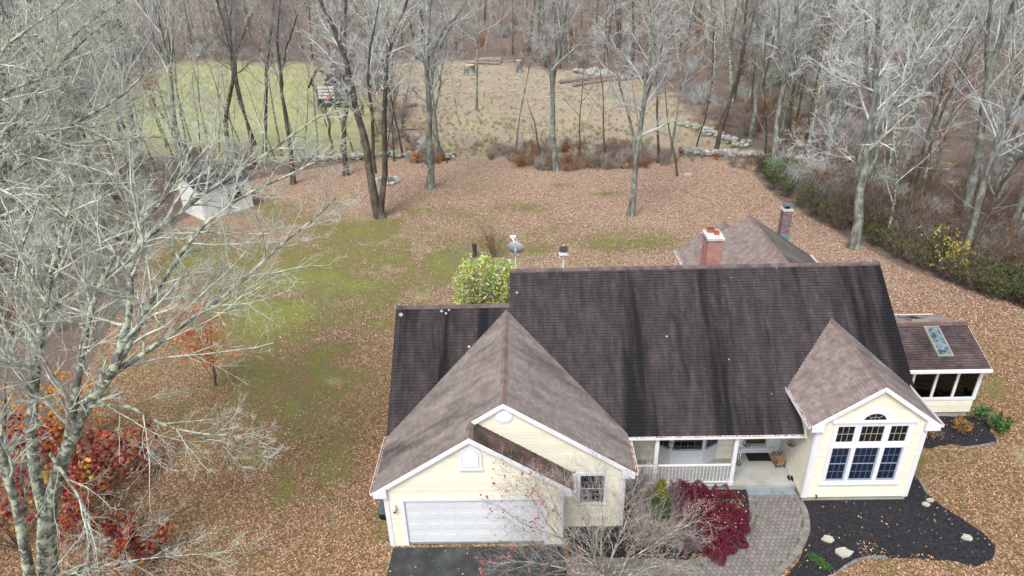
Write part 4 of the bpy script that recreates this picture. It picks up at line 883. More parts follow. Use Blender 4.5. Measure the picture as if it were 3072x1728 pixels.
def forest_tree(seed, H=20, r0=.26, fork=.45, lean=.05, nl=8, spread=.6, dens=1.0, tw=.009, low=.35, kind=0):
    "returns trunk brush, crown brush"
    rg = np.random.RandomState(seed); T = Brush(); C = Brush()
    d0 = np.array([[rg.normal(0, lean), rg.normal(0, lean), 1.]])
    P, D, Rd = grow(rg, np.array([[0, 0, -.15]]), d0, np.array([H*.92]), np.array([r0]), 16, .045, .02, .16)
    Rd[:, 0] *= 1.45; Rd[:, 1] *= 1.02
    T.add(P, Rd, 8)
    stems = [(P, D, Rd)]
    if fork:
        k = int(16*fork); ps = P[:, k]; a = rg.rand()*6.28
        dd = nrm(D[:, k]+.5*np.array([[math.cos(a), math.sin(a), 0]]))
        P2, D2, R2 = grow(rg, ps, dd, np.array([H*(.95-fork)]), Rd[:, k]*.78, 11, .05, .07, .15); T.add(P2, R2, 7); stems.append((P2, D2, R2))
    allL = []
    for (P_, D_, R_) in stems:
        Ls = np.linalg.norm(np.diff(P_, axis=1), axis=2).sum(1)
        main = P_ is P
        p, d, l, r = spawn(rg, P_, D_, R_, Ls*.5, int(nl*(1 if main else .8)), low if main else .15, spread, .85, .55)
        A = grow(rg, p, d, l, r, 8, .09, .07, .2); C.add(A[0], A[2], 5)
        p2, d2, l2, r2 = spawn(rg, *A, l, int(5*dens), .2, .7, .55, .55, rmin=tw*1.3)
        A2 = grow(rg, p2, d2, l2, r2, 6, .12, .05, .3); C.add(A2[0], A2[2], 4)
        p3, d3, l3, r3 = spawn(rg, *A2, l2, int(5*dens), .15, .65, .55, .6, rmin=tw)
        A3 = grow(rg, p3, d3, l3, r3, 4, .13, .04, .45); C.add(A3[0], A3[2], 3)
        p4, d4, l4, r4 = spawn(rg, *A3, l3, int(4*dens), .15, .6, .6, .65, rmin=tw*.8)
        A4 = grow(rg, p4, d4, l4, r4, 2, .12, .03, .6); C.add(A4[0], A4[2], 3)
    return T, C
BARKS = {'g': (bark_g, twig_g), 'd': (bark_d, twig_b), 'l': (bark_l, twig_l)}
PROTO = []
specs = [dict(H=21, r0=.27, fork=.42, nl=9, spread=.62, lean=.03, low=.40), dict(H=19, r0=.22, fork=.30, nl=9, spread=.7, lean=.06, low=.35), dict(H=22, r0=.30, fork=.5, nl=9, spread=.55, lean=.03, low=.45),
         dict(H=17, r0=.17, fork=0, nl=12, spread=.75, lean=.05, low=.35), dict(H=15, r0=.13, fork=0, nl=11, spread=.85, lean=.09, low=.30), dict(H=20, r0=.20, fork=.6, nl=10, spread=.6, lean=.04, low=.5), dict(H=12, r0=.09, fork=0, nl=9, spread=.9, lean=.12, low=.25)]
for i, sp in enumerate(specs):
    T, C = forest_tree(11+i, dens=.85, **sp); PROTO.append((T.mesh('trunk'), C.mesh('crown')))
MC = {}
def treecopy(k, loc, rz, sc, look, name, label, cat='tree', group=None, twig=None, tilt=(0, 0)):
    t = thing(name, loc, label, cat, group); t.rotation_euler = (tilt[0], tilt[1], rz); t.scale = (sc[0], sc[0], sc[1])
    for nm, me_, mt in (('trunk', PROTO[k][0], BARKS[look][0]), ('crown', PROTO[k][1], twig or BARKS[look][1])):
        key = (k, nm, mt.name)
        if key not in MC: m2 = me_.copy(); m2.materials.clear(); m2.materials.append(mt); MC[key] = m2
        o = bpy.data.objects.new(nm, MC[key]); COL.objects.link(o); o.parent = t
        if nm == 'trunk': MC[key].polygons.foreach_set('use_smooth', np.ones(len(MC[key].polygons), bool))
    return t
def gp(px, py): p = G(px, py); return (float(p[0]), float(p[1]), float(ground_z(p[0], p[1])))
# --- the individual trees round the lawn: (base pixel, proto, rz, radial scale, height scale, look, label)
from math import pi
NT = [((1141, 652), 2, 2.6, 1.35, 1.05, 'd', 'stout forked tree with mossy foot standing alone on the leafy lawn'),
 ((1288, 563), 0, 0.3, 1.15, 1.1, 'g', 'straight grey trunk at the lawn edge left of the meadow gap'),
 ((1318, 478), 1, 3.4, 1.0, 1.0, 'g', 'pale leaning tree right behind the straight grey trunk'),
 ((1668, 512), 2, 5.2, 1.05, 1.1, 'g', 'tall forked grey tree in the brush right of the meadow gap'),
 ((1891, 647), 1, 4.2, 1.05, .95, 'l', 'twiggy grey tree on the lawn right of centre'),
 ((1038, 526), 5, 1.2, 1.15, 1.05, 'd', 'dark crooked trunk left of the stone fire ring'),
 ((1209, 473), 4, .7, 1.0, .9, 'd', 'thin dark tree by the stone wall left of the meadow gap'),
 ((1001, 468), 4, 2.0, 1.3, .7, 'd', 'short bent tree at the edge of the green field'),
 ((1182, 483), 6, 2.5, 1.1, 1.0, 'd', 'slim dark tree leaning beside the wall end'),
 ((1548, 444), 6, 1.4, .9, 1.35, 'g', 'very slender straight tree in the meadow edge'),
 ((1623, 473), 4, 5.5, .9, .42, 'd', 'small crooked bare tree in front of the meadow'),
 ((1975, 488), 4, .1, 1.1, 1.15, 'd', 'dark straight tree at the right end of the meadow brush'),
 ((1342, 488), 6, 4.1, .7, .5, 'd', 'little leaning sapling at the meadow gap'),
 ((2558, 742), 2, 1.0, 1.3, 1.05, 'l', 'big grey tree with spreading limbs by the right hedge'),
 ((2322, 528), 5, 3.0, 1.25, 1.0, 'g', 'smooth grey tree at the corner of the right hedge'),
 ((2481, 540), 2, 4.6, 1.05, 1.05, 'l', 'pale leaning trunk behind the right hedge'),
 ((2145, 463), 0, 2.9, .85, 1.0, 'd', 'leaning dark trunk in front of the right stone wall'),
 ((2032, 528), 6, 3.3, 1.1, .95, 'd', 'thin dark tree on the leaves beside a pale flat stone'),
 ((2012, 462), 4, 1.9, 1.0, 1.1, 'g', 'slim grey tree left of the right stone wall'),
 ((2248, 435), 3, 4.9, 1.0, 1.1, 'g', 'mossy footed tree behind the stone wall'),
 ((2363, 428), 3, 2.2, 1.3, 1.1, 'd', 'thick dark tree beyond the long stone wall'),
 ((2291, 509), 6, 5.1, 1.1, 1.1, 'd', 'slender dark tree left of the smooth grey tree'),
 ((2552, 577), 3, .9, 1.1, 1.1, 'g', 'straight tree in the scrub beyond the right hedge'),
 ((2714, 640), 4, 3.7, 1.1, 1.0, 'd', 'crooked dark tree rising from the hedge scrub'),
 ((2881, 815), 4, 1.6, 1.2, .75, 'd', 'dark twisted tree behind the yellow leaved bush'),
 ((2453, 491), 4, .5, .9, 1.1, 'g', 'thin tree between wall and hedge on the right'),
 ((2650, 560), 1, .2, 1.1, 1.0, 'l', 'pale many branched tree in the right hand woods'),
 ((2960, 640), 5, 2.4, 1.2, 1.0, 'g', 'grey tree at the right edge of the woods'),
 ((3050, 760), 1, 3.9, 1.1, .9, 'l', 'lichen pale tree leaning in from the right edge'),
 ((692, 481), 5, 5.6, 1.1, 1.1, 'd', 'tall dark trunk behind the white shed'),
 ((795, 469), 4, .9, 1.2, 1.1, 'd', 'dark forked tree at the front of the green field'),
 ((879, 552), 5, 3.6, .95, 1.05, 'd', 'dark bending tree right of the white shed'),
 ((766, 439), 3, 2.2, .9, 1.0, 'd', 'slim tree on the near side of the green field'),
 ((455, 600), 4, 1.2, 1.3, 1.1, 'g', 'grey tree at the left corner of the white shed'),
 ((570, 475), 6, 4.6, 1.2, 1.0, 'd', 'thin tree left of the tall dark trunk'),
 ((240, 620), 1, 2.8, 1.2, 1.0, 'l', 'lichen covered tree in the left woods'),
 ((120, 760), 5, .4, 1.2, 1.0, 'g', 'grey tree deep behind the foreground branches'),
 ((340, 720), 3, 5.9, 1.2, 1.0, 'g', 'straight grey trunk in the shade left of the shed'),
 ((430, 530), 0, 3.1, 1.0, 1.05, 'g', 'tall grey tree up the slope left of the shed'),
 ((1430, 330), 3, 1.1, 1.0, 1.1, 'g', 'pale slanting tree at the back of the meadow'),
 ((1710, 188), 5, 4.4, 1.2, 1.1, 'g', 'grey tree at the far rim of the meadow')]
def mid_tree(basepx, stems, look, label, tmin=.35, nb=14, bl=4.2, tw=.010, seed=0):
    "tree whose stems follow the photo; branches and twigs grow from them"
    b = gp(*basepx); t = thing('bare_tree', b, label, 'tree', 'bare trees round the lawn and meadow'); rg = np.random.RandomState(seed); T = Brush(); C = Brush(); bk, tg = BARKS[look]
    for i, (pts_, r0, r1, tm) in enumerate(stems):
        P = np.array([W(px, py, b[1]+.02*k*(1 if i % 2 else -1)*(k > 0)) for k, (px, py) in enumerate(pts_)]); L0 = None
        if i == 0: P[0] = np.array(b)-np.array([0, 0, .1])
        P, L = resample(P, 17); wob = np.cumsum(rg.normal(0, .05, (17, 3)), 0); wob[0] = 0; wob[:, 2] = 0; P = P+wob; Rd = np.linspace(r0, r1, 17)[None]
        if i == 0: Rd[0, 0] *= 1.5; Rd[0, 1] *= 1.08
        D = nrm(np.gradient(P, axis=0))[None]; P = P[None]; T.add(P, Rd, 9)
        n1 = max(4, int(nb*L/16)); p, d, l, r = spawn(rg, P, D, Rd, np.array([bl/1.0]), n1, tm, .75, 1.0, .5, rmin=.02)
        A = grow(rg, p, d, l, r, 8, .10, .05, .2); C.add(A[0], A[2], 5)
        p, d, l, r = spawn(rg, *A, l, 7, .15, .7, .55, .55, rmin=tw*1.3); A2 = grow(rg, p, d, l, r, 6, .12, .03, .3); C.add(A2[0], A2[2], 4)
        p, d, l, r = spawn(rg, *A2, l, 6, .15, .65, .55, .6, rmin=tw); A3 = grow(rg, p, d, l, r, 4, .13, .02, .45); C.add(A3[0], A3[2], 3)
        p, d, l, r = spawn(rg, *A3, l, 4, .15, .6, .6, .65, rmin=tw*.8); A4 = grow(rg, p, d, l, r, 2, .12, .0, .6); C.add(A4[0], A4[2], 3)
    for nm, Bx, m in (('trunk', T, bk), ('crown', C, tg)):
        me = Bx.mesh(nm, b); me.materials.append(m); o = bpy.data.objects.new(nm, me); COL.objects.link(o); o.parent = t
        if nm == 'trunk': smooth(o)
    return t
EXTRA = [((330, 560), 6), ((390, 480), 4), ((470, 520), 6), ((545, 500), 3), ((605, 478), 6), ((640, 520), 4), ((735, 470), 6), ((845, 470), 3), ((915, 474), 6), ((955, 478), 4), ((1065, 470), 6), ((1100, 474), 4), ((1160, 470), 6), ((720, 560), 6), ((980, 380), 6), ((500, 440), 4), ((300, 640), 3), ((180, 900), 3), ((60, 900), 5), ((260, 560), 5), ((1740, 480), 6), ((1930, 470), 6), ((2090, 440), 6), ((2420, 470), 3), ((2600, 500), 3), ((2780, 600), 3), ((340, 480), 4), ((425, 465), 6), ((520, 478), 6), ((585, 470), 4), ((660, 470), 6), ((710, 474), 4), ((825, 478), 6), ((895, 474), 4), ((1020, 474), 6), ((1085, 440), 4), ((1135, 400), 6), ((1170, 330), 4), ((1205, 400), 6), ((1400, 474), 6), ((1815, 476), 4), ((600, 300), 6), ((850, 260), 4)]
CUSTOM = {
 (1141, 652): ([([(1136, 655), (1128, 600), (1113, 507), (1093, 411), (1069, 319), (1055, 242), (1030, 145), (1001, 82), (963, 0), (940, -60)], .36, .10, .45), ([(1142, 640), (1142, 556), (1149, 459), (1146, 338), (1156, 217), (1170, 121), (1209, 29), (1230, -60)], .26, .08, .45), ([(1126, 520), (1120, 464), (1117, 386), (1105, 290), (1098, 193), (1110, 100), (1130, 0)], .15, .05, .35)], 'm', .010),
 (1288, 563): ([([(1288, 565), (1286, 435), (1284, 290), (1282, 169), (1286, 48), (1288, -80)], .31, .12, .4), ([(1284, 210), (1296, 169), (1325, 121), (1383, 48), (1420, -10)], .12, .05, .1)], 'g', .010),
 (1318, 478): ([([(1308, 478), (1306, 386), (1301, 290), (1311, 193), (1344, 121), (1400, 30), (1430, -40)], .26, .08, .4), ([(1306, 330), (1325, 250), (1335, 190), (1350, 60)], .12, .05, .3)], 'g', .010),
 (1668, 512): ([([(1668, 514), (1662, 411), (1661, 290), (1661, 251), (1646, 169), (1634, 87), (1629, 0), (1625, -60)], .27, .12, .5), ([(1661, 255), (1673, 193), (1678, 121), (1692, 48), (1705, -40)], .17, .09, .3)], 'g', .010),
 (1891, 647): ([([(1891, 650), (1898, 531), (1910, 435), (1919, 362), (1934, 290), (1943, 193), (1953, 97), (1958, 0), (1962, -70)], .25, .06, .35), ([(1902, 445), (1895, 362), (1881, 314), (1860, 240), (1830, 160), (1815, 60)], .11, .04, .15), ([(1925, 330), (1960, 250), (1990, 160), (2010, 60), (2030, -20)], .11, .04, .15)], 'g', .011),
 (1038, 526): ([([(1038, 528), (1028, 449), (1027, 386), (1035, 314), (1033, 193), (1028, 97), (1035, 0), (1035, -60)], .24, .09, .45)], 'd', .010),
 (1001, 468): ([([(1001, 470), (994, 411), (985, 357), (975, 320)], .16, .09, .5)], 'd', .010),
 (2558, 742): ([([(2558, 745), (2574, 652), (2589, 559), (2614, 484), (2633, 373), (2645, 248), (2655, 124), (2661, 0), (2665, -70)], .33, .09, .38), ([(2605, 520), (2664, 373), (2726, 236), (2770, 124), (2819, 50), (2870, -20)], .17, .05, .2), ([(2625, 420), (2625, 330), (2620, 248), (2600, 120), (2590, 0)], .13, .05, .15), ([(2600, 540), (2560, 480), (2500, 430), (2440, 400)], .07, .02, .1)], 'g', .010),
 (2322, 528): ([([(2322, 530), (2325, 435), (2335, 348), (2350, 267), (2372, 186), (2391, 62), (2400, -40)], .27, .10, .5), ([(2350, 270), (2344, 155), (2341, 31), (2338, -60)], .15, .07, .25)], 'g', .010),
 (2481, 540): ([([(2481, 542), (2490, 435), (2509, 311), (2527, 186), (2540, 93), (2560, 0), (2575, -60)], .32, .12, .4)], 'g', .010),
 (692, 481): ([([(692, 483), (677, 356), (712, 226), (695, 119), (671, 42), (655, -30)], .24, .10, .5), ([(700, 180), (720, 110), (760, 40)], .1, .05, .2)], 'd', .010),
 (795, 469): ([([(795, 471), (790, 356), (801, 237), (813, 89), (820, 0), (822, -50)], .23, .08, .5)], 'd', .010),
 (766, 439): ([([(766, 441), (730, 332), (702, 207), (690, 100), (700, 0)], .18, .06, .5)], 'd', .010),
 (879, 552): ([([(879, 554), (870, 416), (849, 285), (849, 196), (838, 150), (850, 60), (860, -30)], .21, .07, .55), ([(849, 200), (862, 150), (880, 100), (905, 40)], .1, .04, .2)], 'd', .010),
 (2145, 463): ([([(2145, 465), (2167, 373), (2198, 279), (2229, 155), (2238, 62), (2245, -40)], .22, .09, .5)], 'd', .010),
 (2248, 435): ([([(2248, 437), (2273, 279), (2297, 155), (2328, 31), (2345, -40)], .22, .09, .5)], 'g', .010),
}
BARKS['m'] = (bark_d, twig_g)
for i, (p, k, rz, rs, hs_, lk, lb) in enumerate(NT):
    if p in CUSTOM: st_, lk_, tw_ = CUSTOM[p]; mid_tree(p, st_, lk_, lb, seed=300+i, tw=tw_); continue
    treecopy(k, gp(*p), rz, (rs, hs_), lk, 'bare_tree', lb, group='bare trees round the lawn and meadow')
# --- woodland: individuals first, the far rest as one mass
rg = np.random.RandomState(5)
def place_wood(n, ylo, yhi, seed, minpx=None):
    rg = np.random.RandomState(seed); out = []
    while len(out) < n:
        y = ylo+(yhi-ylo)*rg.rand(n); x = rg.uniform(-1, 1, n)*(26+.86*(y+18))+3; P = np.stack([x, y], -1)
        ok = ~(inpoly(P, wMEAD) | inpoly(P, wFIELD) | inpoly(P, wLAWN)) & (edge_dist(P, wLAWN) > 1.2) & (edge_dist(P, wMEAD) > 1) & (edge_dist(P, wFIELD) > 1)
        ok &= ~((np.abs(x+20) < 5) & (np.abs(y-34) < 5))
        out += [tuple(q) for q in P[ok]]
    return out[:n]
pts = place_wood(150, 16, 75, 1)+place_wood(215, 75, 150, 2)
pts.sort(key=lambda p: p[1]); WOODT = []
for j, (p, k) in enumerate(EXTRA): treecopy(k, gp(*p), j*1.7, (random.Random(j).uniform(.6, 1.0), random.Random(j+9).uniform(.75, 1.05)), 'dgdl'[j % 4], 'bare_tree', ['thin dark tree in the screen of trees before field and meadow', 'thin grey tree in the screen of trees before field and meadow', 'thin dark tree in the screen of trees before field and meadow', 'thin pale tree in the screen of trees before field and meadow'][j % 4], group='thin trees screening the field and meadow')
gl_ = ['bare grey woodland tree among many beyond the lawn', 'dark bare woodland tree among many beyond the lawn', 'lichen pale woodland tree among many beyond the lawn']
for (x, y) in pts[:258]:
    k = int(rg.choice([0, 1, 2, 3, 3, 4, 4, 5, 6, 6])); lk = rg.choice(['g', 'g', 'd', 'l'] if y < 75 else ['g', 'g', 'l', 'd']); q_ = 'gdl'.index(lk)
    zx = PX(np.array([[x, y, 0.]]))[0, 0]; ar_ = ('left woods around the shed' if y < 60 else 'woods left of the green field') if zx < 420 else 'woods beyond the green field' if zx < 1080 else 'woods beyond the tan meadow' if zx < 1900 else ('right woods behind the hedge' if y < 48 else 'right woods behind the stone wall' if y < 90 else 'deep woods at the upper right')
    WOODT.append(treecopy(k, (x, y, float(ground_z(x, y))), rg.uniform(0, 6.28), (rg.uniform(.75, 1.15), rg.uniform(.8, 1.1)), lk, 'bare_tree', ['bare grey tree', 'bare dark trunked tree', 'bare lichen pale tree'][q_]+', '+('stout' if k in (0, 2) else 'slender' if k in (4, 6) else 'medium')+', in the '+ar_, group=['grey', 'dark', 'pale'][q_]+' '+('stout' if k in (0, 2) else 'slender' if k in (4, 6) else 'medium')+' trees in the '+ar_))
def scatter_stuff(name, pts, sources, scl, seed, label, zoff=0.0, tilt=.06):
    "one object: geometry nodes copy existing meshes onto points"
    rg = np.random.RandomState(seed); me = bpy.data.meshes.new(name); P = np.array([(x, y, float(z)+zoff) for x, y, z in pts]); me.vertices.add(len(P)); me.vertices.foreach_set('co', P.astype(np.float32).ravel())
    n = len(P)
    a = me.attributes.new('pick', 'INT', 'POINT'); a.data.foreach_set('value', rg.randint(0, len(sources), n).astype(np.int32))
    a = me.attributes.new('rot', 'FLOAT_VECTOR', 'POINT'); a.data.foreach_set('vector', np.stack([rg.normal(0, tilt, n), rg.normal(0, tilt, n), rg.uniform(0, 6.28, n)], -1).astype(np.float32).ravel())
    a = me.attributes.new('scl', 'FLOAT', 'POINT'); a.data.foreach_set('value', rg.uniform(scl[0], scl[1], n).astype(np.float32))
    o = bpy.data.objects.new(name, me); COL.objects.link(o); tag(o, label, kind='stuff')
    g = bpy.data.node_groups.new(name, 'GeometryNodeTree'); g.interface.new_socket('Geometry', in_out='INPUT', socket_type='NodeSocketGeometry'); g.interface.new_socket('Geometry', in_out='OUTPUT', socket_type='NodeSocketGeometry')
    N = g.nodes; L = g.links; gi = N.new('NodeGroupInput'); go = N.new('NodeGroupOutput'); jn = N.new('GeometryNodeJoinGeometry')
    def attr(nm, ty): x = N.new('GeometryNodeInputNamedAttribute'); x.data_type = ty; x.inputs['Name'].default_value = nm; return next(s for s in x.outputs if s.enabled and s.name == 'Attribute')
    pk = attr('pick', 'INT'); rt = attr('rot', 'FLOAT_VECTOR'); sc_ = attr('scl', 'FLOAT')
    for i, grp in enumerate(sources):
        cmp_ = N.new('FunctionNodeCompare'); cmp_.data_type = 'INT'; cmp_.operation = 'EQUAL'; ins = [s for s in cmp_.inputs if s.enabled]; L.new(pk, ins[0]); ins[1].default_value = i
        for src in grp:
            oi = N.new('GeometryNodeObjectInfo'); oi.inputs['Object'].default_value = src; oi.transform_space = 'ORIGINAL'; oi.inputs['As Instance'].default_value = True
            ip = N.new('GeometryNodeInstanceOnPoints'); L.new(gi.outputs[0], ip.inputs['Points']); L.new(cmp_.outputs['Result'], ip.inputs['Selection']); L.new(oi.outputs['Geometry'], ip.inputs['Instance'])
            L.new(rt, ip.inputs['Rotation']); L.new(sc_, ip.inputs['Scale']); L.new(ip.outputs[0], jn.inputs[0])
    L.new(jn.outputs[0], go.inputs[0]); md = o.modifiers.new('scatter', 'NODES'); md.node_group = g
    return o
def kids(t): return [o for o in t.children if o.name.split('.')[0] in ('trunk', 'crown', 'stems', 'leaves')]
bpy.context.view_layer.update()
alltrees = [o for o in COL.objects if o.name.startswith('bare_tree')]
srcs = [kids(t) for t in WOODT[:60:7]]
far = place_wood(700, 112, 250, 7)+place_wood(160, 60, 118, 9)+place_wood(130, 250, 420, 10); far = [(x, y, ground_z(x, y)) for x, y in far]
scatter_stuff('far_woodland', far, srcs, (.75, 1.08), 3, 'grey bare woodland filling the distance')

# --- shrubs ------------------------------------------------------------
def leafcloud(rg, P, size, aspect=.5, droop=0, fold=.2, updir=.3):
    "diamond leaves with a fold, P (N,3)"
    n = len(P); A = nrm(rg.normal(size=(n, 3))+np.array([0, 0, updir-droop])); B = nrm(np.cross(A, rg.normal(size=(n, 3)))); Nn = np.cross(A, B); s = size*rg.uniform(.6, 1.3, (n, 1))
    v = np.stack([P-A*s*.5, P+B*s*aspect*.5+Nn*s*fold*.3, P+A*s*.5, P-B*s*aspect*.5+Nn*s*fold*.3], 1).reshape(-1, 3)
    f = np.arange(n*4).reshape(n, 4); tri = np.stack([f[:, [0, 1, 2]], f[:, [0, 2, 3]]], 1).reshape(-1); t = np.repeat(rg.rand(n), 2)
    return v, tri, t
def starleaf(rg, P, size):
    "five lobed leaves"
    n = len(P); A = nrm(rg.normal(size=(n, 3))+np.array([0, -.6, 1.2])); X = nrm(np.cross(A, rg.normal(size=(n, 3)))); Y = np.cross(A, X); s = size*rg.uniform(.6, 1.3, n)
    k = 10; th = np.arange(k)*2*math.pi/k; rr_ = np.where(np.arange(k) % 2 == 0, .5, .27); rr_[0] = .62
    ring = P[:, None]+s[:, None, None]*(X[:, None]*(rr_*np.cos(th))[None, :, None]+Y[:, None]*(rr_*np.sin(th))[None, :, None])-A[:, None]*(s[:, None, None]*.12)
    v = np.concatenate([P[:, None], ring], 1); base = (np.arange(n)*(k+1))[:, None, None]
    f = np.stack([np.zeros(k, int), 1+np.arange(k), 1+(np.arange(k)+1) % k], -1)[None]+base
    return v.reshape(-1, 3), f.reshape(-1), np.repeat(rg.rand(n), k)
def shrub_mesh(seed, h=1.6, w=1.0, stems=14, dens=3, r=.012, tw=.004, wig=.12, up=.03, lean=.6):
    rg = np.random.RandomState(seed); C = Brush(); a = rg.rand(stems)*6.28; q_ = rg.rand(stems)**.5*lean
    D = np.stack([np.cos(a)*q_*w, np.sin(a)*q_*w, np.ones(stems)], -1); P0 = np.stack([np.cos(a)*q_*.12*w, np.sin(a)*q_*.12*w, np.zeros(stems)-.03], -1); L = h*rg.uniform(.7, 1.1, stems)
    A = grow(rg, P0, D, L, np.full(stems, r), 6, wig, up, .3); C.add(A[0], A[2], 4)
    p, d, l, r_ = spawn(rg, *A, L, dens+1, .2, .6, .5, .6, rmin=tw); A2 = grow(rg, p, d, l, r_, 4, wig, up, .4); C.add(A2[0], A2[2], 3)
    p, d, l, r_ = spawn(rg, *A2, l, dens, .2, .6, .6, .7, rmin=tw*.8); A3 = grow(rg, p, d, l, r_, 3, wig, up, .5); C.add(A3[0], A3[2], 3)
    return C, A, A2, A3
def tips(*As): return np.concatenate([A[0][:, 1:].reshape(-1, 3) for A in As])
def shrub(name, loc, label, seed, h, w, stemmat, leafm, nleaf, size, aspect=.5, group=None, star=False, stems=14, dens=3, cat='shrub', r=.012, tw=.004, droop=0, shared=None, lean=.6, jit=.08):
    t = thing(name, loc, label, cat, group); C, A, A2, A3 = shrub_mesh(seed, h, w, stems, dens, r, tw, lean=lean)
    me = C.mesh('stems'); o = bpy.data.objects.new('stems', me); me.materials.append(stemmat); COL.objects.link(o); o.parent = t
    if nleaf:
        rg = np.random.RandomState(seed+1); pool = tips(A2, A3) if dens else tips(A); pool = pool[pool[:, 2] > .05]; P = pool[rg.randint(0, len(pool), nleaf)]+rg.normal(0, jit*.6, (nleaf, 3))
        v, f, tn = (starleaf(rg, P, size) if star else leafcloud(rg, P, size, aspect, droop)); me = mkmesh('leaves', v, f, 3, tn); me.materials.append(leafm)
        o = bpy.data.objects.new('leaves', me); COL.objects.link(o); o.parent = t; tag(o, kind='stuff')
    return t
def copything(t, loc, rz, sc, label=None):
    n = t.copy(); COL.objects.link(n); n.location = loc; n.rotation_euler = (0, 0, rz); n.scale = (sc, sc, sc)
    if label: n['label'] = label
    for c in t.children: d = c.copy(); COL.objects.link(d); d.parent = n
    return n
green_l = leafmat('dark green leaf', [(.045, .07, .02), (.075, .105, .03), (.11, .13, .04), (.17, .16, .06)])
hedge_l = leafmat('hedge leaf', [(.08, .09, .03), (.12, .125, .045), (.17, .15, .06), (.24, .18, .07), (.18, .12, .07)])
yel_l = leafmat('yellow leaf', [(.48, .38, .06), (.58, .46, .10), (.34, .32, .06)])
lime_l = leafmat('lime yellow leaf', [(.34, .56, .10), (.52, .68, .14), (.80, .76, .16), (.62, .78, .44), (.42, .62, .16), (.50, .66, .28), (.72, .80, .50), (.70, .36, .06)], trans=.3)
red_l = leafmat('crimson leaf', [(.12, .014, .030), (.18, .022, .045), (.075, .010, .020), (.26, .05, .08)], trans=.15)
oak_l = leafmat('scarlet leaf', [(.24, .02, .03), (.34, .05, .04), (.16, .012, .022), (.34, .09, .08), (.20, .025, .04), (.50, .24, .16), (.46, .10, .03), (.52, .20, .05)], trans=.3)
oran_l = leafmat('orange leaf', [(.60, .28, .04), (.62, .20, .04), (.66, .42, .06), (.52, .14, .05), (.60, .34, .08)], trans=.3)
coral_l = leafmat('coral leaf', [(.85, .20, .12), (.80, .30, .10), (.85, .36, .24), (.58, .20, .04), (.50, .26, .03)], trans=.3)
russ_l = leafmat('russet leaf', [(.28, .12, .05), (.36, .17, .07), (.22, .10, .05), (.42, .22, .10)])
# right hedge: a row of individual bushes along the lawn edge
hb = shrub('hedge_bush', (0, 0, 0), 'green brown bush', 31, 1.5, 1.1, twig_b, hedge_l, 1050, .10, .55, 'bushes of the hedge along the right lawn edge', stems=22, dens=3, r=.012, tw=.006)
hb2 = shrub('hedge_bush', (0, 0, 0), 'dark green bush', 32, 1.4, 1.1, twig_b, green_l, 1200, .11, .55, 'bushes of the hedge along the right lawn edge', stems=22, dens=3, r=.012, tw=.006)
HB = [(2285, 520), (2300, 545), (2330, 575), (2362, 595), (2400, 625), (2440, 650), (2480, 668), (2520, 688), (2580, 700), (2620, 730), (2665, 750), (2700, 772), (2740, 790), (2790, 808), (2830, 830), (2870, 850), (2915, 868), (2955, 880), (2990, 893), (3030, 900), (3068, 915), (3110, 935)]
hl = ['nearest the grey tree', 'just down from the hedge corner', 'above the slim brick chimney']
first = [True, True]
for i, (px, py) in enumerate(HB):
    dark = i in (0, 1, 2, 3, 17, 18, 19, 20, 21) or i % 4 == 1; src = hb2 if dark else hb; s = random.Random(i).uniform(.8, 1.25)
    part_ = ['upper end, by the grey tree,', 'stretch above the big grey tree', 'stretch below the big grey tree', 'lower right end'][min(3, i//5 if i < 15 else 3)]
    lb = ('dark green' if dark else 'olive brown')+' bush of the right lawn hedge, '+part_.rstrip(',')+', front row'; HL = part_.rstrip(',')
    if first[dark]: src.location = gp(px, py); src['label'] = lb; first[dark] = False
    else: copything(src, gp(px, py), i*1.3, s, lb)
    p = gp(px+30, py-14-i % 3*6); copything(src if i % 2 else hb, p, i*2.1, s*1.15, ('olive brown' if not i % 2 or src is hb else 'dark green')+' bush of the right lawn hedge, '+HL+', back row')
ybush = shrub('yellow_bush', gp(2830, 830), 'loose bush with bright yellow leaves in the right hedge', 41, 3.2, 1.0, twig_b, yel_l, 420, .15, .6, stems=9, r=.018)
shrub('yellow_bush', gp(2560, 668), 'olive yellow bush behind the hedge near the big grey tree', 42, 2.0, .9, twig_b, hedge_l, 700, .12, .6, stems=10, r=.015)
shrub('evergreen_shrub', gp(2330, 548), 'glossy green shrub at the very corner of the right hedge', 43, 2.0, .9, twig_b, leafmat('fresh green leaf', [(.10, .20, .05), (.16, .28, .08), (.22, .33, .12)]), 900, .16, .5, stems=14)
# woodland brush as one mass
def px_pts(polys, n, seed):
    rg = np.random.RandomState(seed); out = []
    for poly, k in polys:
        P = np.array(poly, float); c = 0
        while c < k:
            q_ = rg.uniform(P.min(0), P.max(0), (k*3, 2)); q_ = q_[inpoly(q_, poly)][:k-c]; out += [gp(*a) for a in q_]; c += len(q_)
    return out
bare1 = shrub('bare_bush', gp(1480, 772), 'brown bare bush beside a dark stump behind the lime shrub', 51, 2.2, .8, mat('russet twig', [(.14, .08, .05), (.26, .16, .10)], 3, rough=.95), None, 0, .1, stems=26, dens=4, r=.016, tw=.006)
bare2 = shrub('bare_bush', gp(1870, 470), 'grey bare thicket bush at the right end of the meadow edge', 52, 2.0, 1.2, twig_b, russ_l, 160, .10, .5, stems=20, dens=4, r=.015, tw=.006)
bare3 = shrub('brush_clump', gp(1560, 500), 'russet brush clump at the foot of the meadow', 53, 1.3, 1.2, mat('russet stem', [(.20, .10, .05), (.34, .18, .10)], 3, rough=.95), russ_l, 500, .10, .45, stems=30, dens=3, r=.010, tw=.006)
bare4 = shrub('bare_bush', gp(1290, 470), 'tan bare bush by the left wall end', 54, 1.6, 1.2, twig_g, None, 0, .1, stems=22, dens=4, r=.014, tw=.006)
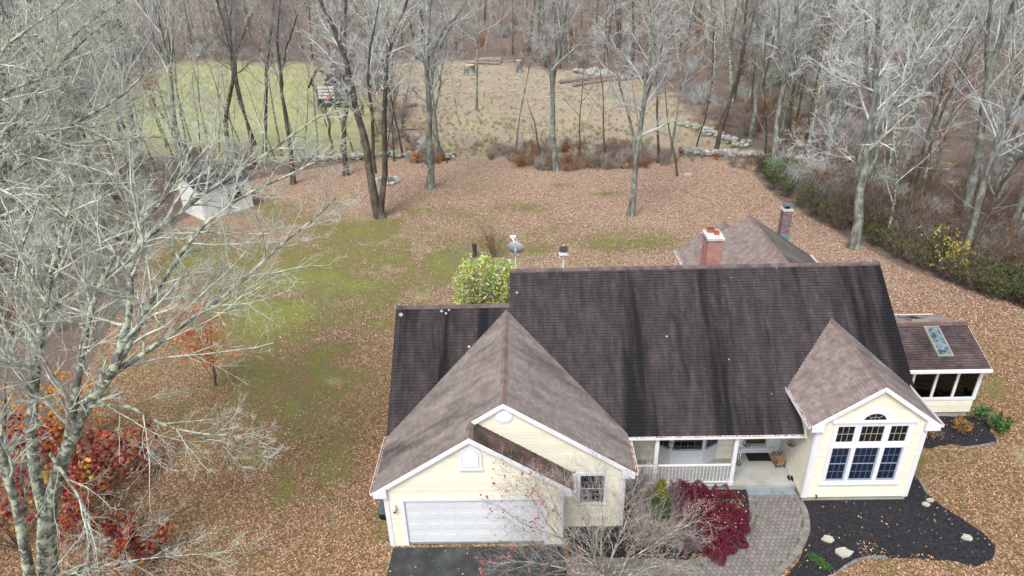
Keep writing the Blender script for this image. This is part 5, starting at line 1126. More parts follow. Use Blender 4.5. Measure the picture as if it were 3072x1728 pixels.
weed = shrub('weed_clump', gp(1480, 455), 'pale green weed clump in the meadow gap', 55, .9, 1.2, mat('straw stem', [(.34, .29, .17), (.50, .44, .28)], 3, rough=.95), leafmat('weed leaf', [(.40, .37, .24), (.52, .47, .32), (.60, .53, .38)]), 420, .05, .3, stems=40, dens=2, r=.008, tw=.005, cat='weeds')
brp = px_pts([([(1430, 470), (1560, 430), (1700, 440), (1990, 440), (2050, 490), (1900, 508), (1780, 512), (1640, 520), (1540, 494)], 260), ([(1160, 460), (1290, 440), (1345, 480), (1300, 500), (1200, 480)], 26), ([(1125, 460), (1120, 330), (1110, 220), (1190, 215), (1200, 300), (1260, 420), (1270, 465)], 90),
              ([(2000, 470), (2300, 475), (2280, 520), (2100, 490)], 26), ([(1560, 215), (1800, 200), (1760, 150), (1500, 150)], 60), ([(2050, 390), (2400, 300), (2500, 460), (2250, 440)], 40)], 0, 5)
mwd = px_pts([([(1320, 470), (1240, 380), (1350, 330), (1600, 360), (1900, 380), (1980, 460), (1560, 465)], 500), (MEAD, 700), ([(1180, 420), (1120, 320), (1150, 230), (1350, 240), (1280, 420)], 90)], 0, 15)
scatter_stuff('meadow_weeds', mwd, [kids(weed)], (.15, .5), 14, 'dry grass tufts and weeds over the meadow')
scatter_stuff('meadow_brush', brp, [kids(bare3), kids(bare2), kids(bare3), kids(bare4), kids(weed), kids(weed), kids(weed), kids(bare2)], (.2, .75), 4, 'russet and grey brush growing along the meadow edge')
und = place_wood(1050, 30, 150, 21)+place_wood(330, 14, 60, 23)
scatter_stuff('undergrowth', [(x, y, ground_z(x, y)) for x, y in und], [kids(bare4), kids(bare2), kids(bare4), kids(bare1), kids(bare4), kids(bare4), kids(bare2), kids(bare4), kids(bare3)], (.5, 1.7), 6, 'bare twiggy undergrowth on the woodland floor')
scr = px_pts([([(2350, 560), (2600, 540), (3072, 640), (3100, 860), (2800, 780), (2550, 680)], 230)], 0, 8)
scatter_stuff('hedge_scrub', scr, [kids(hb), kids(bare4), kids(bare2), kids(bare1), kids(bare4)], (.7, 1.5), 9, 'tangled scrub behind the right hedge')
# young coloured trees
def leafy(name, px, seed, h, leafm, n, size, label, w=.5, stems=1, star=False, lean=.25, loc=None, r=.03, stemm=None):
    return shrub(name, loc or gp(*px), label, seed, h, w, stemm or bark_d, leafm, n, size, .6, stems=stems, dens=6, r=r, star=star, cat='young tree', lean=lean)
sap = leafy('orange_sapling', (647, 1156), 61, 4.6, coral_l, 1300, .14, 'slender young tree with coral and orange leaves on the left lawn', w=.5, stems=5, lean=.3, r=.022)
for p, s_, h_, lb in (((981, 1058), 62, 4.2, 'thin bare sapling on the mossy lawn, middle of three'), ((905, 1228), 63, 2.2, 'short bare sapling on the lawn nearest the garage roof'), ((1054, 938), 64, 3.0, 'faint bare sapling farthest back on the mossy lawn')):
    shrub('bare_sapling', gp(*p), lb, s_, h_, .5, twig_b, None, 0, .1, stems=1, dens=9, r=.018, tw=.004, cat='sapling', group='bare saplings planted on the lawn', lean=.15)
leafy('orange_understory', (470, 330), 65, 5.0, leafmat('rust leaf', [(.50, .14, .05), (.42, .18, .08), (.34, .10, .05)]), 700, .22, 'rust red young tree in the far left woods', w=.7, stems=4)
leafy('maroon_understory', (2620, 300), 66, 6.0, leafmat('maroon leaf', [(.30, .05, .05), (.24, .06, .05), (.40, .10, .07)]), 900, .2, 'maroon leaved tree in the right woods', w=.8, stems=4)
leafy('amber_understory', (2540, 330), 67, 8.0, leafmat('amber leaf', [(.50, .26, .07), (.42, .20, .06), (.56, .34, .10)]), 1100, .2, 'amber leaved tree behind the big grey tree', w=.6, stems=4)
leafy('maroon_understory', (2860, 380), 68, 6.0, MATS['maroon leaf'], 600, .2, 'dark red bush far back in the right woods', w=.9, stems=4)
leafy('orange_sprig', (1252, 488), 69, 1.3, coral_l, 260, .15, 'bright orange sprig by the end of the left stone wall', w=.7, stems=6)
leafy('red_sprig', (2040, 470), 70, 1.1, leafmat('red leaf', [(.55, .04, .05), (.42, .03, .04)]), 90, .14, 'tiny scarlet sprig beside the thin dark tree', w=.5, stems=4)
leafy('yellow_sprig', (2375, 470), 71, 5.0, leafmat('yellow green leaf', [(.45, .46, .06), (.35, .40, .06)]), 260, .14, 'yellow green sprig climbing a trunk behind the wall', w=.2, stems=2)
for i, (p, h_) in enumerate((((2330, 395), 9), ((2250, 350), 11), ((2390, 360), 12))):
    t = thing('young_pine', gp(*p), ['low green pine behind the stone wall', 'green pine half hidden in the right woods', 'tallest green pine in the right woods'][i], 'pine', 'pines in the right woods'); rg = np.random.RandomState(80+i)
    C = Brush(); P, D, Rd = grow(rg, np.array([[0, 0, 0.]]), np.array([[0, 0, 1.]]), np.array([h_*1.]), np.array([.13]), 10, .02, .05, .1); C.add(P, Rd, 6)
    o = bpy.data.objects.new('trunk', C.mesh('trunk')); o.data.materials.append(bark_d); COL.objects.link(o); o.parent = t
    C = Brush(); p_, d_, l_, r_ = spawn(rg, P, D, Rd, np.array([h_*.3]), 60, .2, 1.35, 1.0, .3); A = grow(rg, p_, d_, l_, r_, 4, .06, .02, .3); C.add(A[0], A[2], 3)
    v, f, tn = leafcloud(rg, tips(A)[rg.randint(0, 240, 3200)]+rg.normal(0, .18, (3200, 3)), .28, .12); me = mkmesh('needles', v, f, 3, tn); me.materials.append(leafmat('pine needle', [(.035, .07, .03), (.06, .11, .05), (.09, .14, .06)])); o = bpy.data.objects.new('needles', me); COL.objects.link(o); o.parent = t; tag(o, kind='stuff')
# ================================================================= FOREGROUND TREES (left)
def pl(points, r0, r1, yd0, yd1, n=12):
    "limb through photo points at a given distance plane (real 3-D points), evenly resampled"
    k = len(points); ys = np.linspace(yd0, yd1, k); P = np.array([W(px, py, y) for (px, py), y in zip(points, ys)])
    P, _ = resample(P, n+1); return P[None], nrm(np.gradient(P, axis=0))[None], np.linspace(r0, r1, n+1)[None]
def big_tree(name, base, label, trunks, limbs, seed, mats=(bark_l, twig_l), dens=1.0, tw=.0052, tufts=0):
    rg = np.random.RandomState(seed); t = thing(name, tuple(base), label, 'tree', None); T = Brush(); Lb = Brush(); C = Brush(); TF = []
    for A in trunks: T.add(*([A[0], A[2]]), 10)
    for A in limbs: Lb.add(A[0], A[2], 7)
    for A in list(limbs)+[(x[0][:, 7:], x[1][:, 7:], x[2][:, 7:]) for x in trunks]:
        L = np.linalg.norm(np.diff(A[0], axis=1), axis=2).sum(1); n1 = max(4, int(L[0]*2.2*dens))
        p, d, l, r = spawn(rg, *A, np.minimum(L, 7), n1, .06, .75, .52, .5, rmin=tw*1.6); B1 = grow(rg, p, d, l, r, 8, .10, .025, .25); C.add(B1[0], B1[2], 5)
        p, d, l, r = spawn(rg, *B1, l, 7, .12, .7, .5, .6, rmin=tw*1.2); B2 = grow(rg, p, d, l, r, 6, .11, .025, .35); C.add(B2[0], B2[2], 4); TF.append(B2[0].reshape(-1, 3))
        p, d, l, r = spawn(rg, *B2, l, 5, .12, .65, .5, .7, rmin=tw*.9); B3 = grow(rg, p, d, l, r, 4, .12, .02, .5); C.add(B3[0], B3[2], 3)
        p, d, l, r = spawn(rg, *B3, l, 3, .2, .6, .6, .8, rmin=tw*.75); B4 = grow(rg, p, d, l, r, 2, .12, .02, .6); C.add(B4[0], B4[2], 3)
    if tufts:
        cen = np.concatenate(TF); cen = cen[rg.randint(0, len(cen), tufts)]; n = tufts*26; Pq = np.repeat(cen, 26, 0)+rg.normal(0, .045, (n, 3)); v, f, tn = leafcloud(rg, Pq, .035, .6); me = mkmesh('lichen_tufts', v, f, 3, tn, tuple(base)); me.materials.append(leafmat('beard lichen', [(.46, .52, .30), (.58, .63, .40), (.66, .70, .50)], trans=.1)); o = bpy.data.objects.new('lichen_tufts', me); COL.objects.link(o); o.parent = t; tag(o, kind='stuff')
    for nm, Bx, m, sm in (('trunk', T, mats[0], 1), ('limbs', Lb, mats[0], 1), ('crown', C, mats[1], 0)):
        o = bpy.data.objects.new(nm, Bx.mesh(nm, tuple(base))); o.data.materials.append(m); COL.objects.link(o); o.parent = t
        if sm: smooth(o)
    return t
b1 = G(150, 1800)
big_tree('lichen_tree', (b1[0], b1[1], 0), 'large lichen covered tree with many long limbs filling the left foreground',
    [pl([(152, 1840), (142, 1720), (140, 1620), (142, 1540)], .38, .27, -1.9, -1.5, 9),
     pl([(140, 1560), (112, 1450), (92, 1339), (100, 1200), (112, 1060), (128, 950), (150, 830), (190, 690), (225, 560)], .20, .05, -1.5, .5, 16),
     pl([(142, 1560), (172, 1430), (215, 1310), (245, 1240), (290, 1175), (338, 1110)], .25, .155, -1.5, -.9, 12)],
    [pl([(200, 1350), (228, 1160), (245, 1070), (258, 980), (285, 890), (326, 795), (380, 712), (430, 662), (534, 552), (590, 480), (632, 430)], .135, .03, -1.4, 2.0, 18),
     pl([(338, 1110), (372, 1010), (392, 900), (386, 766), (440, 706), (534, 645), (611, 576), (712, 522), (831, 439), (926, 368), (997, 332)], .13, .02, -1.0, 3.2, 18),
     pl([(338, 1110), (400, 1020), (450, 900), (534, 772), (620, 660), (736, 582), (890, 516), (1000, 455)], .10, .018, -1.0, 2.5, 18),
     pl([(320, 1130), (419, 1070), (509, 1004), (599, 938), (700, 872), (831, 742), (926, 671), (1009, 594)], .095, .02, -1.0, 2.2, 18),
     pl([(270, 1219), (383, 1213), (430, 1240), (479, 1273), (599, 1303), (707, 1305), (791, 1309)], .06, .012, -1.2, -.6, 14),
     pl([(560, 1290), (640, 1330), (719, 1357), (827, 1375)], .03, .01, -.8, -.5, 8),
     pl([(150, 1360), (180, 1405), (210, 1447), (240, 1495), (264, 1549), (262, 1639), (270, 1740)], .055, .035, -1.6, -2.4, 14),
     pl([(160, 1740), (240, 1712), (330, 1693), (430, 1676), (539, 1666), (689, 1657)], .045, .01, -1.8, -1.2, 12),
     pl([(100, 1200), (60, 1120), (20, 1000), (-20, 860), (-50, 740)], .08, .03, -1.3, .5, 12),
     pl([(112, 1060), (60, 960), (40, 850), (70, 720), (120, 600)], .06, .02, -.8, 1.0, 12),
     pl([(128, 950), (180, 900), (260, 850), (330, 860), (420, 820)], .05, .012, -.4, 1.0, 12)], 101, dens=1.0, tufts=200)
b2 = G(-150, 1500)
big_tree('lichen_tree', (b2[0], b2[1], 0), 'second lichen pale tree reaching in from the left edge above the first',
    [pl([(-200, 1500), (-190, 1100), (-160, 800), (-110, 620)], .33, .20, 2.0, 3.0, 14)],
    [pl([(-120, 640), (0, 493), (59, 451), (208, 380), (290, 330), (356, 297), (430, 225)], .13, .03, 3.0, 5.0, 16),
     pl([(-110, 660), (0, 530), (178, 433), (297, 423), (415, 410), (516, 410), (600, 440)], .09, .015, 3.0, 5.5, 16),
     pl([(-120, 500), (0, 380), (90, 385), (178, 389), (300, 385), (420, 330)], .07, .014, 3.0, 5.0, 14),
     pl([(-120, 420), (0, 279), (89, 249), (160, 220), (237, 131), (330, 60)], .08, .02, 3.0, 5.5, 14),
     pl([(-130, 760), (0, 641), (119, 617), (208, 590), (344, 522), (430, 450)], .08, .015, 2.6, 4.2, 14),
     pl([(-130, 900), (0, 736), (60, 765), (150, 700), (240, 640), (330, 700)], .07, .014, 2.4, 3.6, 14),
     pl([(-130, 340), (0, 150), (80, 90), (180, 20), (260, -60)], .08, .02, 3.0, 5.0, 12),
     pl([(-100, 620), (20, 420), (100, 260), (200, 120), (300, 40), (420, -30)], .09, .02, 3.0, 6.0, 14)], 102, dens=1.05, tufts=520)
b3 = G(70, 1850)
big_tree('leaning_tree', (b3[0], b3[1], 0), 'smaller leaning trunk at the bottom left corner',
    [pl([(110, 1850), (92, 1740), (66, 1600), (50, 1520), (25, 1440), (0, 1340), (-40, 1230), (-70, 1100)], .20, .07, -2.4, -2.2, 14)],
    [pl([(60, 1560), (75, 1540), (80, 1480), (60, 1420), (70, 1340)], .05, .02, -2.3, -1.9, 8), pl([(0, 1340), (20, 1260), (10, 1150), (40, 1050)], .05, .02, -2.2, -1.5, 10)], 103, dens=.8)
# lichen tufts on the second tree
rg = np.random.RandomState(8)
# scarlet and orange young maples under the trees, bottom left
for i, (p, h_, n, m_, lb) in enumerate([((60, 1640), 3.4, 480, oak_l, 'scarlet young maple at the bottom left corner'), ((230, 1640), 3.0, 520, oak_l, 'scarlet young maple just right of the big trunk'),
        ((330, 1500), 3.2, 520, oak_l, 'crimson young maple behind the big trunk'), ((190, 1400), 3.4, 200, oran_l, 'yellow orange young maple between the big limbs'), ((420, 1690), 1.8, 330, oak_l, 'low crimson young maple at the bottom edge'),
        ((400, 1420), 2.2, 240, oak_l, 'red and pink leaved young maple at the lawn edge'), ((230, 1330), 3.0, 260, oran_l, 'orange young maple at the upper end of the red thicket'), ((60, 1330), 2.8, 160, oran_l, 'olive and orange young maple at the left edge'), ((110, 1500), 3.6, 380, oak_l, 'deep red young maple left of the big trunk'),
        ((255, 1540), 2.6, 160, leafmat('gold leaf', [(.62, .42, .04), (.55, .38, .06), (.66, .50, .10)], trans=.3), 'golden young maple beside the big trunk')]):
    shrub('young_maple', gp(*p), lb, 120+i, h_, .75, bark_d, m_, int(n*1.5), .18, star=True, stems=6, dens=4, r=.016, group=None, cat='young maple', lean=.8, jit=.16)
# ================================================================= GARDEN BEDS
# bare shrub with pink red leaves in front of the garage
rg = np.random.RandomState(77)
sb = np.array([8.0, -1.55, 0.]); t = thing('bare_dogwood', tuple(sb), 'wide bare grey shrub with a few red leaves in front of the garage window', 'shrub'); C0 = Brush(); C = Brush()
starts = [(1810, 1735), (1795, 1740), (1820, 1740), (1785, 1745)]
def lim(ps, r0, r1, y0, y1): return pl(ps, r0, r1, y0, y1, 10)
LM = [lim([(1812, 1745), (1790, 1690), (1745, 1640), (1650, 1600), (1560, 1570), (1500, 1520)], .05, .012, -1.5, -1.3), lim([(1812, 1745), (1780, 1670), (1770, 1600), (1740, 1520), (1700, 1440)], .05, .012, -1.5, -.8),
      lim([(1815, 1745), (1800, 1650), (1810, 1560), (1800, 1470), (1790, 1400)], .05, .012, -1.5, -.7), lim([(1815, 1745), (1840, 1650), (1880, 1570), (1900, 1480), (1920, 1410)], .05, .012, -1.5, -.6),
      lim([(1818, 1745), (1870, 1690), (1950, 1640), (2030, 1590), (2100, 1560)], .045, .011, -1.5, -1.2), lim([(1800, 1745), (1720, 1710), (1620, 1690), (1540, 1680), (1480, 1700)], .04, .01, -1.6, -1.9),
      lim([(1830, 1745), (1900, 1720), (1990, 1690), (2060, 1700)], .04, .01, -1.6, -1.9), lim([(1790, 1700), (1700, 1640), (1620, 1540), (1580, 1460), (1540, 1430)], .035, .01, -1.4, -1.0), lim([(1750, 1640), (1680, 1560), (1650, 1480), (1620, 1420)], .03, .01, -1.3, -1.0)]
tp = []
for A in LM:
    A = (A[0], A[1], A[2]*.72); C0.add(A[0], A[2], 6); L = np.linalg.norm(np.diff(A[0], axis=1), axis=2).sum(1)
    p, d, l, r = spawn(rg, *A, L, 17, .12, .65, .5, .45, rmin=.006); B1 = grow(rg, p, d, l, r, 7, .13, .05, .3); C.add(B1[0], B1[2], 4)
    p, d, l, r = spawn(rg, *B1, l, 7, .12, .65, .55, .6, rmin=.0045); B2 = grow(rg, p, d, l, r, 4, .12, .06, .4); C.add(B2[0], B2[2], 3)
    p, d, l, r = spawn(rg, *B2, l, 4, .2, .6, .6, .7, rmin=.0035); B3 = grow(rg, p, d, l, r, 2, .12, .05, .5); C.add(B3[0], B3[2], 3); tp.append(B3[0][:, -1])
for nm, Bx, m in (('limbs', C0, bark_l), ('crown', C, twig_w)):
    o = bpy.data.objects.new(nm, Bx.mesh(nm, tuple(sb))); o.data.materials.append(m); COL.objects.link(o); o.parent = t
tp = np.concatenate(tp); q_ = PX(tp); wgt = (q_[:, 0] < 1640)*5+.45; idx_ = rg.choice(len(tp), 330, p=wgt/wgt.sum())
v, f, tn = leafcloud(rg, tp[idx_]+rg.normal(0, .03, (330, 3)), .11, .6, .3); me = mkmesh('leaves', v, f, 3, tn, tuple(sb)); me.materials.append(leafmat('pink red leaf', [(.42, .06, .07), (.50, .14, .14), (.34, .05, .08), (.55, .16, .05), (.40, .10, .12)])); o = bpy.data.objects.new('leaves', me); COL.objects.link(o); o.parent = t; tag(o, kind='stuff')
# second bare mauve shrub between conifer and red maple
shrub('bare_azalea', (10.05, .75, 0), 'mauve grey bare shrub between conifer and crimson maple', 78, 1.9, 1.0, mat('mauve twig', [(.20, .14, .14), (.36, .29, .29)], 3, rough=.95), leafmat('mauve leaf', [(.30, .08, .10), (.36, .16, .16)]), 120, .06, .5, stems=40, dens=5, r=.012, tw=.005)
shrub('bare_azalea', (9.35, -.35, 0), 'greenish grey bare shrub in front of the conifer', 86, 2.1, 1.1, twig_w, MATS['mauve leaf'], 90, .06, .5, stems=44, dens=5, r=.012, tw=.0045)
shrub('bare_azalea', (9.3, 1.6, 0), 'grey pink bare shrub under the left porch railing', 79, 1.7, 1.3, MATS['mauve twig'], MATS['mauve leaf'], 160, .06, .5, stems=36, dens=5, r=.012, tw=.005)
shrub('bare_azalea', (10.45, -.45, 0), 'low mauve bare shrub in front of the crimson maple', 84, 1.2, 1.2, MATS['mauve twig'], MATS['mauve leaf'], 100, .06, .5, stems=44, dens=5, r=.010, tw=.005)
# conifer
t = thing('dwarf_conifer', (9.72, .35, 0), 'narrow green conifer with a yellow tip beside the garage wing', 'conifer'); rg = np.random.RandomState(85)
mb = MB().tube([(9.72, .35, 0), (9.72, .36, 1.3), (9.74, .37, 2.5)], [.05, .04, .01], 6); obj('trunk', mb, bark_d, t)
n = 9000; zz = rg.rand(n)**.8*2.5; rad = (.50*(1-zz/2.75)**.6)*rg.rand(n)**.35; a = rg.rand(n)*6.28; P = np.stack([rad*np.cos(a), rad*np.sin(a), zz+.05], -1)+rg.normal(0, .03, (n, 3))
lo = P[:, 2] < 2.0
for nm, sel, m in (('needles', lo, leafmat('conifer green', [(.04, .09, .02), (.08, .15, .035), (.12, .19, .05)])), ('tip_needles', ~lo, leafmat('conifer gold', [(.22, .22, .04), (.32, .28, .05), (.16, .18, .04)]))):
    v, f, tn = leafcloud(rg, P[sel], .09, .25, 0, updir=1.2); me = mkmesh(nm, v, f, 3, tn); me.materials.append(m); o = bpy.data.objects.new(nm, me); COL.objects.link(o); o.parent = t; tag(o, kind='stuff')
# laceleaf maple: layered weeping dome
jm = (11.6, .72, 0); t = thing('laceleaf_maple', jm, 'crimson laceleaf maple mounded beside the paver walk', 'maple shrub'); rg = np.random.RandomState(90)
C = Brush(); n0 = 26; a = rg.rand(n0)*6.28; D = np.stack([np.cos(a), np.sin(a), np.full(n0, 1.1)], -1)
A = grow(rg, np.tile(np.array([[0, 0, .25]]), (n0, 1)), D, rg.uniform(1.2, 1.9, n0), np.full(n0, .035), 8, .10, -.22, .3); C.add(A[0], A[2], 5)
p, d, l, r = spawn(rg, *A, np.full(n0, 1.5), 9, .25, .7, .5, .5, rmin=.006); A2 = grow(rg, p, d, l, r, 6, .10, -.14, .4); C.add(A2[0], A2[2], 3); C.add(np.array([[[0, 0, -.05], [.03, 0, .15], [0, .02, .35]]]), np.array([[.09, .07, .06]]), 7)
o = bpy.data.objects.new('stems', C.mesh('stems')); o.data.materials.append(bark_d); COL.objects.link(o); o.parent = t
def mound(n, shell=.3):
    th = rg.rand(n)*6.28; u = rg.rand(n); ph = np.arccos(u); k = (1+.12*np.sin(3*th+1)+.10*np.sin(7*th+5*ph)+.07*np.sin(13*th-9*ph)); rad = (1-shell*rg.rand(n)**2)*k
    X = 1.36*rad*np.sin(ph)*np.cos(th); Y = 1.5*rad*np.sin(ph)*np.sin(th); Zz = 1.50*rad*np.cos(ph)
    X = X-.33*Y*.55
    return np.stack([X, Y, Zz+.05], -1)
P = mound(62000); nz = vnoise(P[:, 0]*1+50, P[:, 1]+P[:, 2]+50, .28, 4); P = P[nz > .20]
n = len(P); out = nrm(P*np.array([1, 1, .6])); A_ = nrm(out*.7+np.array([0, 0, -1.0])+rg.normal(0, .4, (n, 3))); B_ = nrm(np.cross(A_, rg.normal(size=(n, 3)))); s = .075*rg.uniform(.6, 1.3, (n, 1))
v = np.stack([P-A_*s*.5, P+B_*s*.14, P+A_*s*.5, P-B_*s*.14], 1).reshape(-1, 3); f = np.arange(n*4)
me = mkmesh('leaves', v, f, 4, rg.rand(n)); me.materials.append(red_l); o = bpy.data.objects.new('leaves', me); COL.objects.link(o); o.parent = t; tag(o, kind='stuff')
P = mound(150, .02)+np.array([0, 0, .03]); P = P[P[:, 2] > .7]; v, f, tn = leafcloud(rg, P, .08, .7); me = mkmesh('caught_leaves', v, f, 3, tn); me.materials.append(leafmat('tan leaf', [(.62, .42, .30), (.70, .55, .45), (.50, .30, .20)], trans=0)); o = bpy.data.objects.new('caught_leaves', me); COL.objects.link(o); o.parent = t; tag(o, kind='stuff')
# lime yellow shrub behind the garage
t = thing('lime_shrub', (3.0, 14.9, 0), 'big lime green and yellow leaved shrub behind the garage roof', 'shrub'); rg = np.random.RandomState(91)
C, A, A2, A3 = shrub_mesh(91, 4.6, .5, 60, 3, .02, .008, lean=1.0); o = bpy.data.objects.new('stems', C.mesh('stems')); o.data.materials.append(twig_b); COL.objects.link(o); o.parent = t
n = 11000; P = np.stack([rg.uniform(-1.75, 1.75, n), rg.uniform(-1.1, 1.1, n), rg.uniform(.6, 4.5, n)], -1); k = (np.abs(P[:, 0])/1.85)**3+(np.abs(P[:, 1])/1.2)**3+((P[:, 2]-1.2)/3.35)**5; P = P[(k < 1) & (rg.rand(n) < .35+k*1.2)]; P[:, 2] += (vnoise(P[:, 0]+20, P[:, 1]+20, .45, 5)-.5)*.9; P[:, 0] += (vnoise(P[:, 2]+20, P[:, 1]+20, .5, 6)-.5)*.5
n = len(P); A_ = nrm(rg.normal(size=(n, 3))*np.array([1, 1, .6])+np.array([0, -.3, -.15])); B_ = nrm(np.cross(A_, rg.normal(size=(n, 3)))); s = .22*rg.uniform(.6, 1.3, (n, 1)); Nn = np.cross(A_, B_)
v = np.stack([P-A_*s*.5, P+B_*s*.17+Nn*s*.05, P+A_*s*.5, P-B_*s*.17+Nn*s*.05], 1).reshape(-1, 3); f = np.arange(n*4)
me = mkmesh('leaves', v, f, 4, rg.rand(n)); me.materials.append(lime_l); o = bpy.data.objects.new('leaves', me); COL.objects.link(o); o.parent = t; tag(o, kind='stuff')
obj_ = thing('stump', gp(1425, 768), 'dark burnt stump beside the brown bare bush', 'stump'); p = gp(1425, 768); obj('stump_wood', MB().lathe((p[0], p[1], p[2]-.05), [(.24, 0), (.18, .25), (.14, .6), (.16, .95), (.05, 1.02)], 9), mat('char', [(.02, .017, .015), (.06, .05, .045)], 6, rough=1, bump=.5), obj_)
# bed plants right
shrub('green_perennial', tuple(G(2990, 1290)), 'bright green perennial in the sunroom bed', 95, .7, 1.2, twig_b, leafmat('fresh leaf', [(.06, .16, .04), (.10, .24, .06), (.05, .11, .03)]), 420, .16, .5, stems=12, cat='plant')
shrub('green_perennial', tuple(G(2935, 1258)), 'smaller yellowish perennial against the sunroom corner', 96, .6, 1.0, twig_b, MATS['fresh leaf'], 220, .15, .5, stems=10, cat='plant')
shrub('faded_perennial', tuple(G(2880, 1300)), 'orange brown faded perennial below the sunroom', 97, .6, 1.2, twig_b, leafmat('faded leaf', [(.34, .18, .06), (.42, .24, .08), (.26, .16, .07)]), 420, .13, .5, stems=14, cat='plant', group='faded perennials in the sunroom bed')
shrub('faded_perennial', tuple(G(2790, 1310)), 'grey brown withered perennial beside the gable wing', 98, .5, 1.8, twig_b, leafmat('withered leaf', [(.20, .14, .10), (.28, .19, .13)]), 300, .11, .5, stems=22, cat='plant', group='faded perennials in the sunroom bed')
t = thing('creeping_juniper', tuple(G(2470, 1700)), 'low bright green creeping evergreen at the bottom of the mulch bed', 'ground shrub'); rg = np.random.RandomState(99)
pa, pb = G(2432, 1672), G(2482, 1712); n = 2600; tt = rg.rand(n)[:, None]; P = pa*(1-tt)+pb*tt+rg.normal(0, 1, (n, 3))*np.array([.07, .05, .04])+np.array([0, 0, .12]); v, f, tn = leafcloud(rg, P, .07, .3, 0); me = mkmesh('leaves', v, f, 3, tn, tuple(G(2470, 1700))); me.materials.append(leafmat('juniper', [(.07, .17, .03), (.12, .26, .06), (.05, .12, .03)])); o = bpy.data.objects.new('leaves', me); COL.objects.link(o); o.parent = t; tag(o, kind='stuff')
mb = MB()
for i in range(10): a_ = pa+(pb-pa)*i/10; b_ = a_+np.array([.12, -.08, .12]); mb.tube([a_, b_], .008, 4)
obj('stems', mb, bark_d, t)
# ================================================================= OBJECTS
def simple(name, loc, label, cat, parts, group=None):
    t = thing(name, tuple(loc), label, cat, group)
    for nm, mb, m in parts: obj(nm, mb, m, t)
    return t
# flat stones in the mulch
def flat(px, py, w_, d_, h_, seed, label, m=stonel, z=.03, grp='pale stones lying in the mulch'):
    p = G(px, py); mb = MB(); rg = random.Random(seed); ring = [(p[0]+w_*math.cos(a)*rg.uniform(.7, 1.1), p[1]+d_*math.sin(a)*rg.uniform(.7, 1.1), z) for a in np.linspace(0, 2*pi, 11)[:-1]]; mb.prism(ring, (0, 0, h_)); mb.prism([(x*.85+p[0]*.15, y*.85+p[1]*.15, z+h_) for x, y, _ in ring], (0, 0, h_*.4))
    o = obj('flat_stone', mb, m, None, (p[0], p[1], 0)); tag(o, label, 'stone', grp)
flat(2483, 1620, .24, .17, .05, 1, 'notched flat stone near the paver border'); flat(2530, 1660, .32, .22, .06, 2, 'largest pale flat stone in the black mulch'); flat(2900, 1616, .20, .15, .06, 3, 'white flat stone at the far right of the mulch')
flat(2777, 1516, .17, .11, .05, 4, 'tan stone at the upper rim of the mulch bed'); flat(2790, 1504, .15, .10, .05, 5, 'second tan stone at the upper rim of the mulch bed'); flat(2062, 526, .45, .25, .12, 6, 'pale flat stone on the leaves beside the thin dark tree', grp=None, z=0)
# edging setts round the mulch
def edging(pts, n, label):
    P = np.array([G(*p) for p in pts]); P, L = resample(P, n+1); t = thing('stone_edging', tuple(P[0]), label, 'edging')
    for i in range(n):
        d = P[i+1]-P[i]; nn = nrm(np.array([-d[1], d[0], 0])); h = .05+random.Random(i).uniform(0, .015); a, b = P[i]+d*.05, P[i+1]-d*.05
        mb = MB().prism([tuple(a-nn*.05), tuple(b-nn*.05), tuple(b+nn*.05), tuple(a+nn*.05)], (0, 0, h)); obj('sett', mb, paveb, t)
edging([(2512, 1722), (2541, 1698), (2573, 1681), (2622, 1672), (2660, 1674)], 12, 'curved stone edging at the front of the mulch bed'); edging([(2757, 1440), (2770, 1462), (2784, 1486)], 6, 'short stone edging beside the right wall of the gable'); edging([(2985, 1330), (2930, 1342), (2890, 1345)], 6, 'stone edging round the sunroom bed')
# door mat, wood rack, shoes, baskets, lantern
zp = .222
m_ = obj('door_mat', MB().prism([(14.07, 3.93, zp), (15.0, 3.92, zp), (15.0, 4.40, zp), (14.07, 4.40, zp)], (0, 0, .015)), blackr, None, (14.5, 4.2, zp)); tag(m_, 'black rubber mat before the front door', 'door mat')
t = thing('firewood_rack', (15.2, 3.75, zp), 'black iron rack holding firewood on the porch', 'rack')
for x in (15.02, 15.36): obj('rack_frame', MB().tube([(x, 3.50, zp), (x, 3.50, zp+.36), (x, 3.55, zp+.40)], .012, 5).tube([(x, 4.02, zp), (x, 4.02, zp+.42), (x, 3.96, zp+.5), (x, 3.9, zp+.44)], .012, 5).tube([(x, 3.50, zp+.08), (x, 4.02, zp+.08)], .012, 5), iron, t)
obj('rack_bar', MB().tube([(15.02, 3.50, zp+.08), (15.36, 3.50, zp+.08)], .012, 5).tube([(15.02, 4.02, zp+.3), (15.19, 4.05, zp+.42), (15.36, 4.02, zp+.3)], .012, 5), iron, t)
rgl = random.Random(4); L_ = [(15.19, 3.60, .12, .3), (15.17, 3.72, .13, -.1), (15.22, 3.84, .12, .05), (15.16, 3.66, .24, .15), (15.24, 3.78, .25, -.2), (15.20, 3.70, .36, .1), (15.1, 3.9, .22, .3)]
lbl = ['lowest front split log in the porch rack', 'lowest middle split log in the porch rack', 'lowest back split log in the porch rack', 'middle row front split log in the porch rack', 'middle row rear split log in the porch rack', 'topmost pale split log in the porch rack', 'split log leaning at the back of the porch rack']
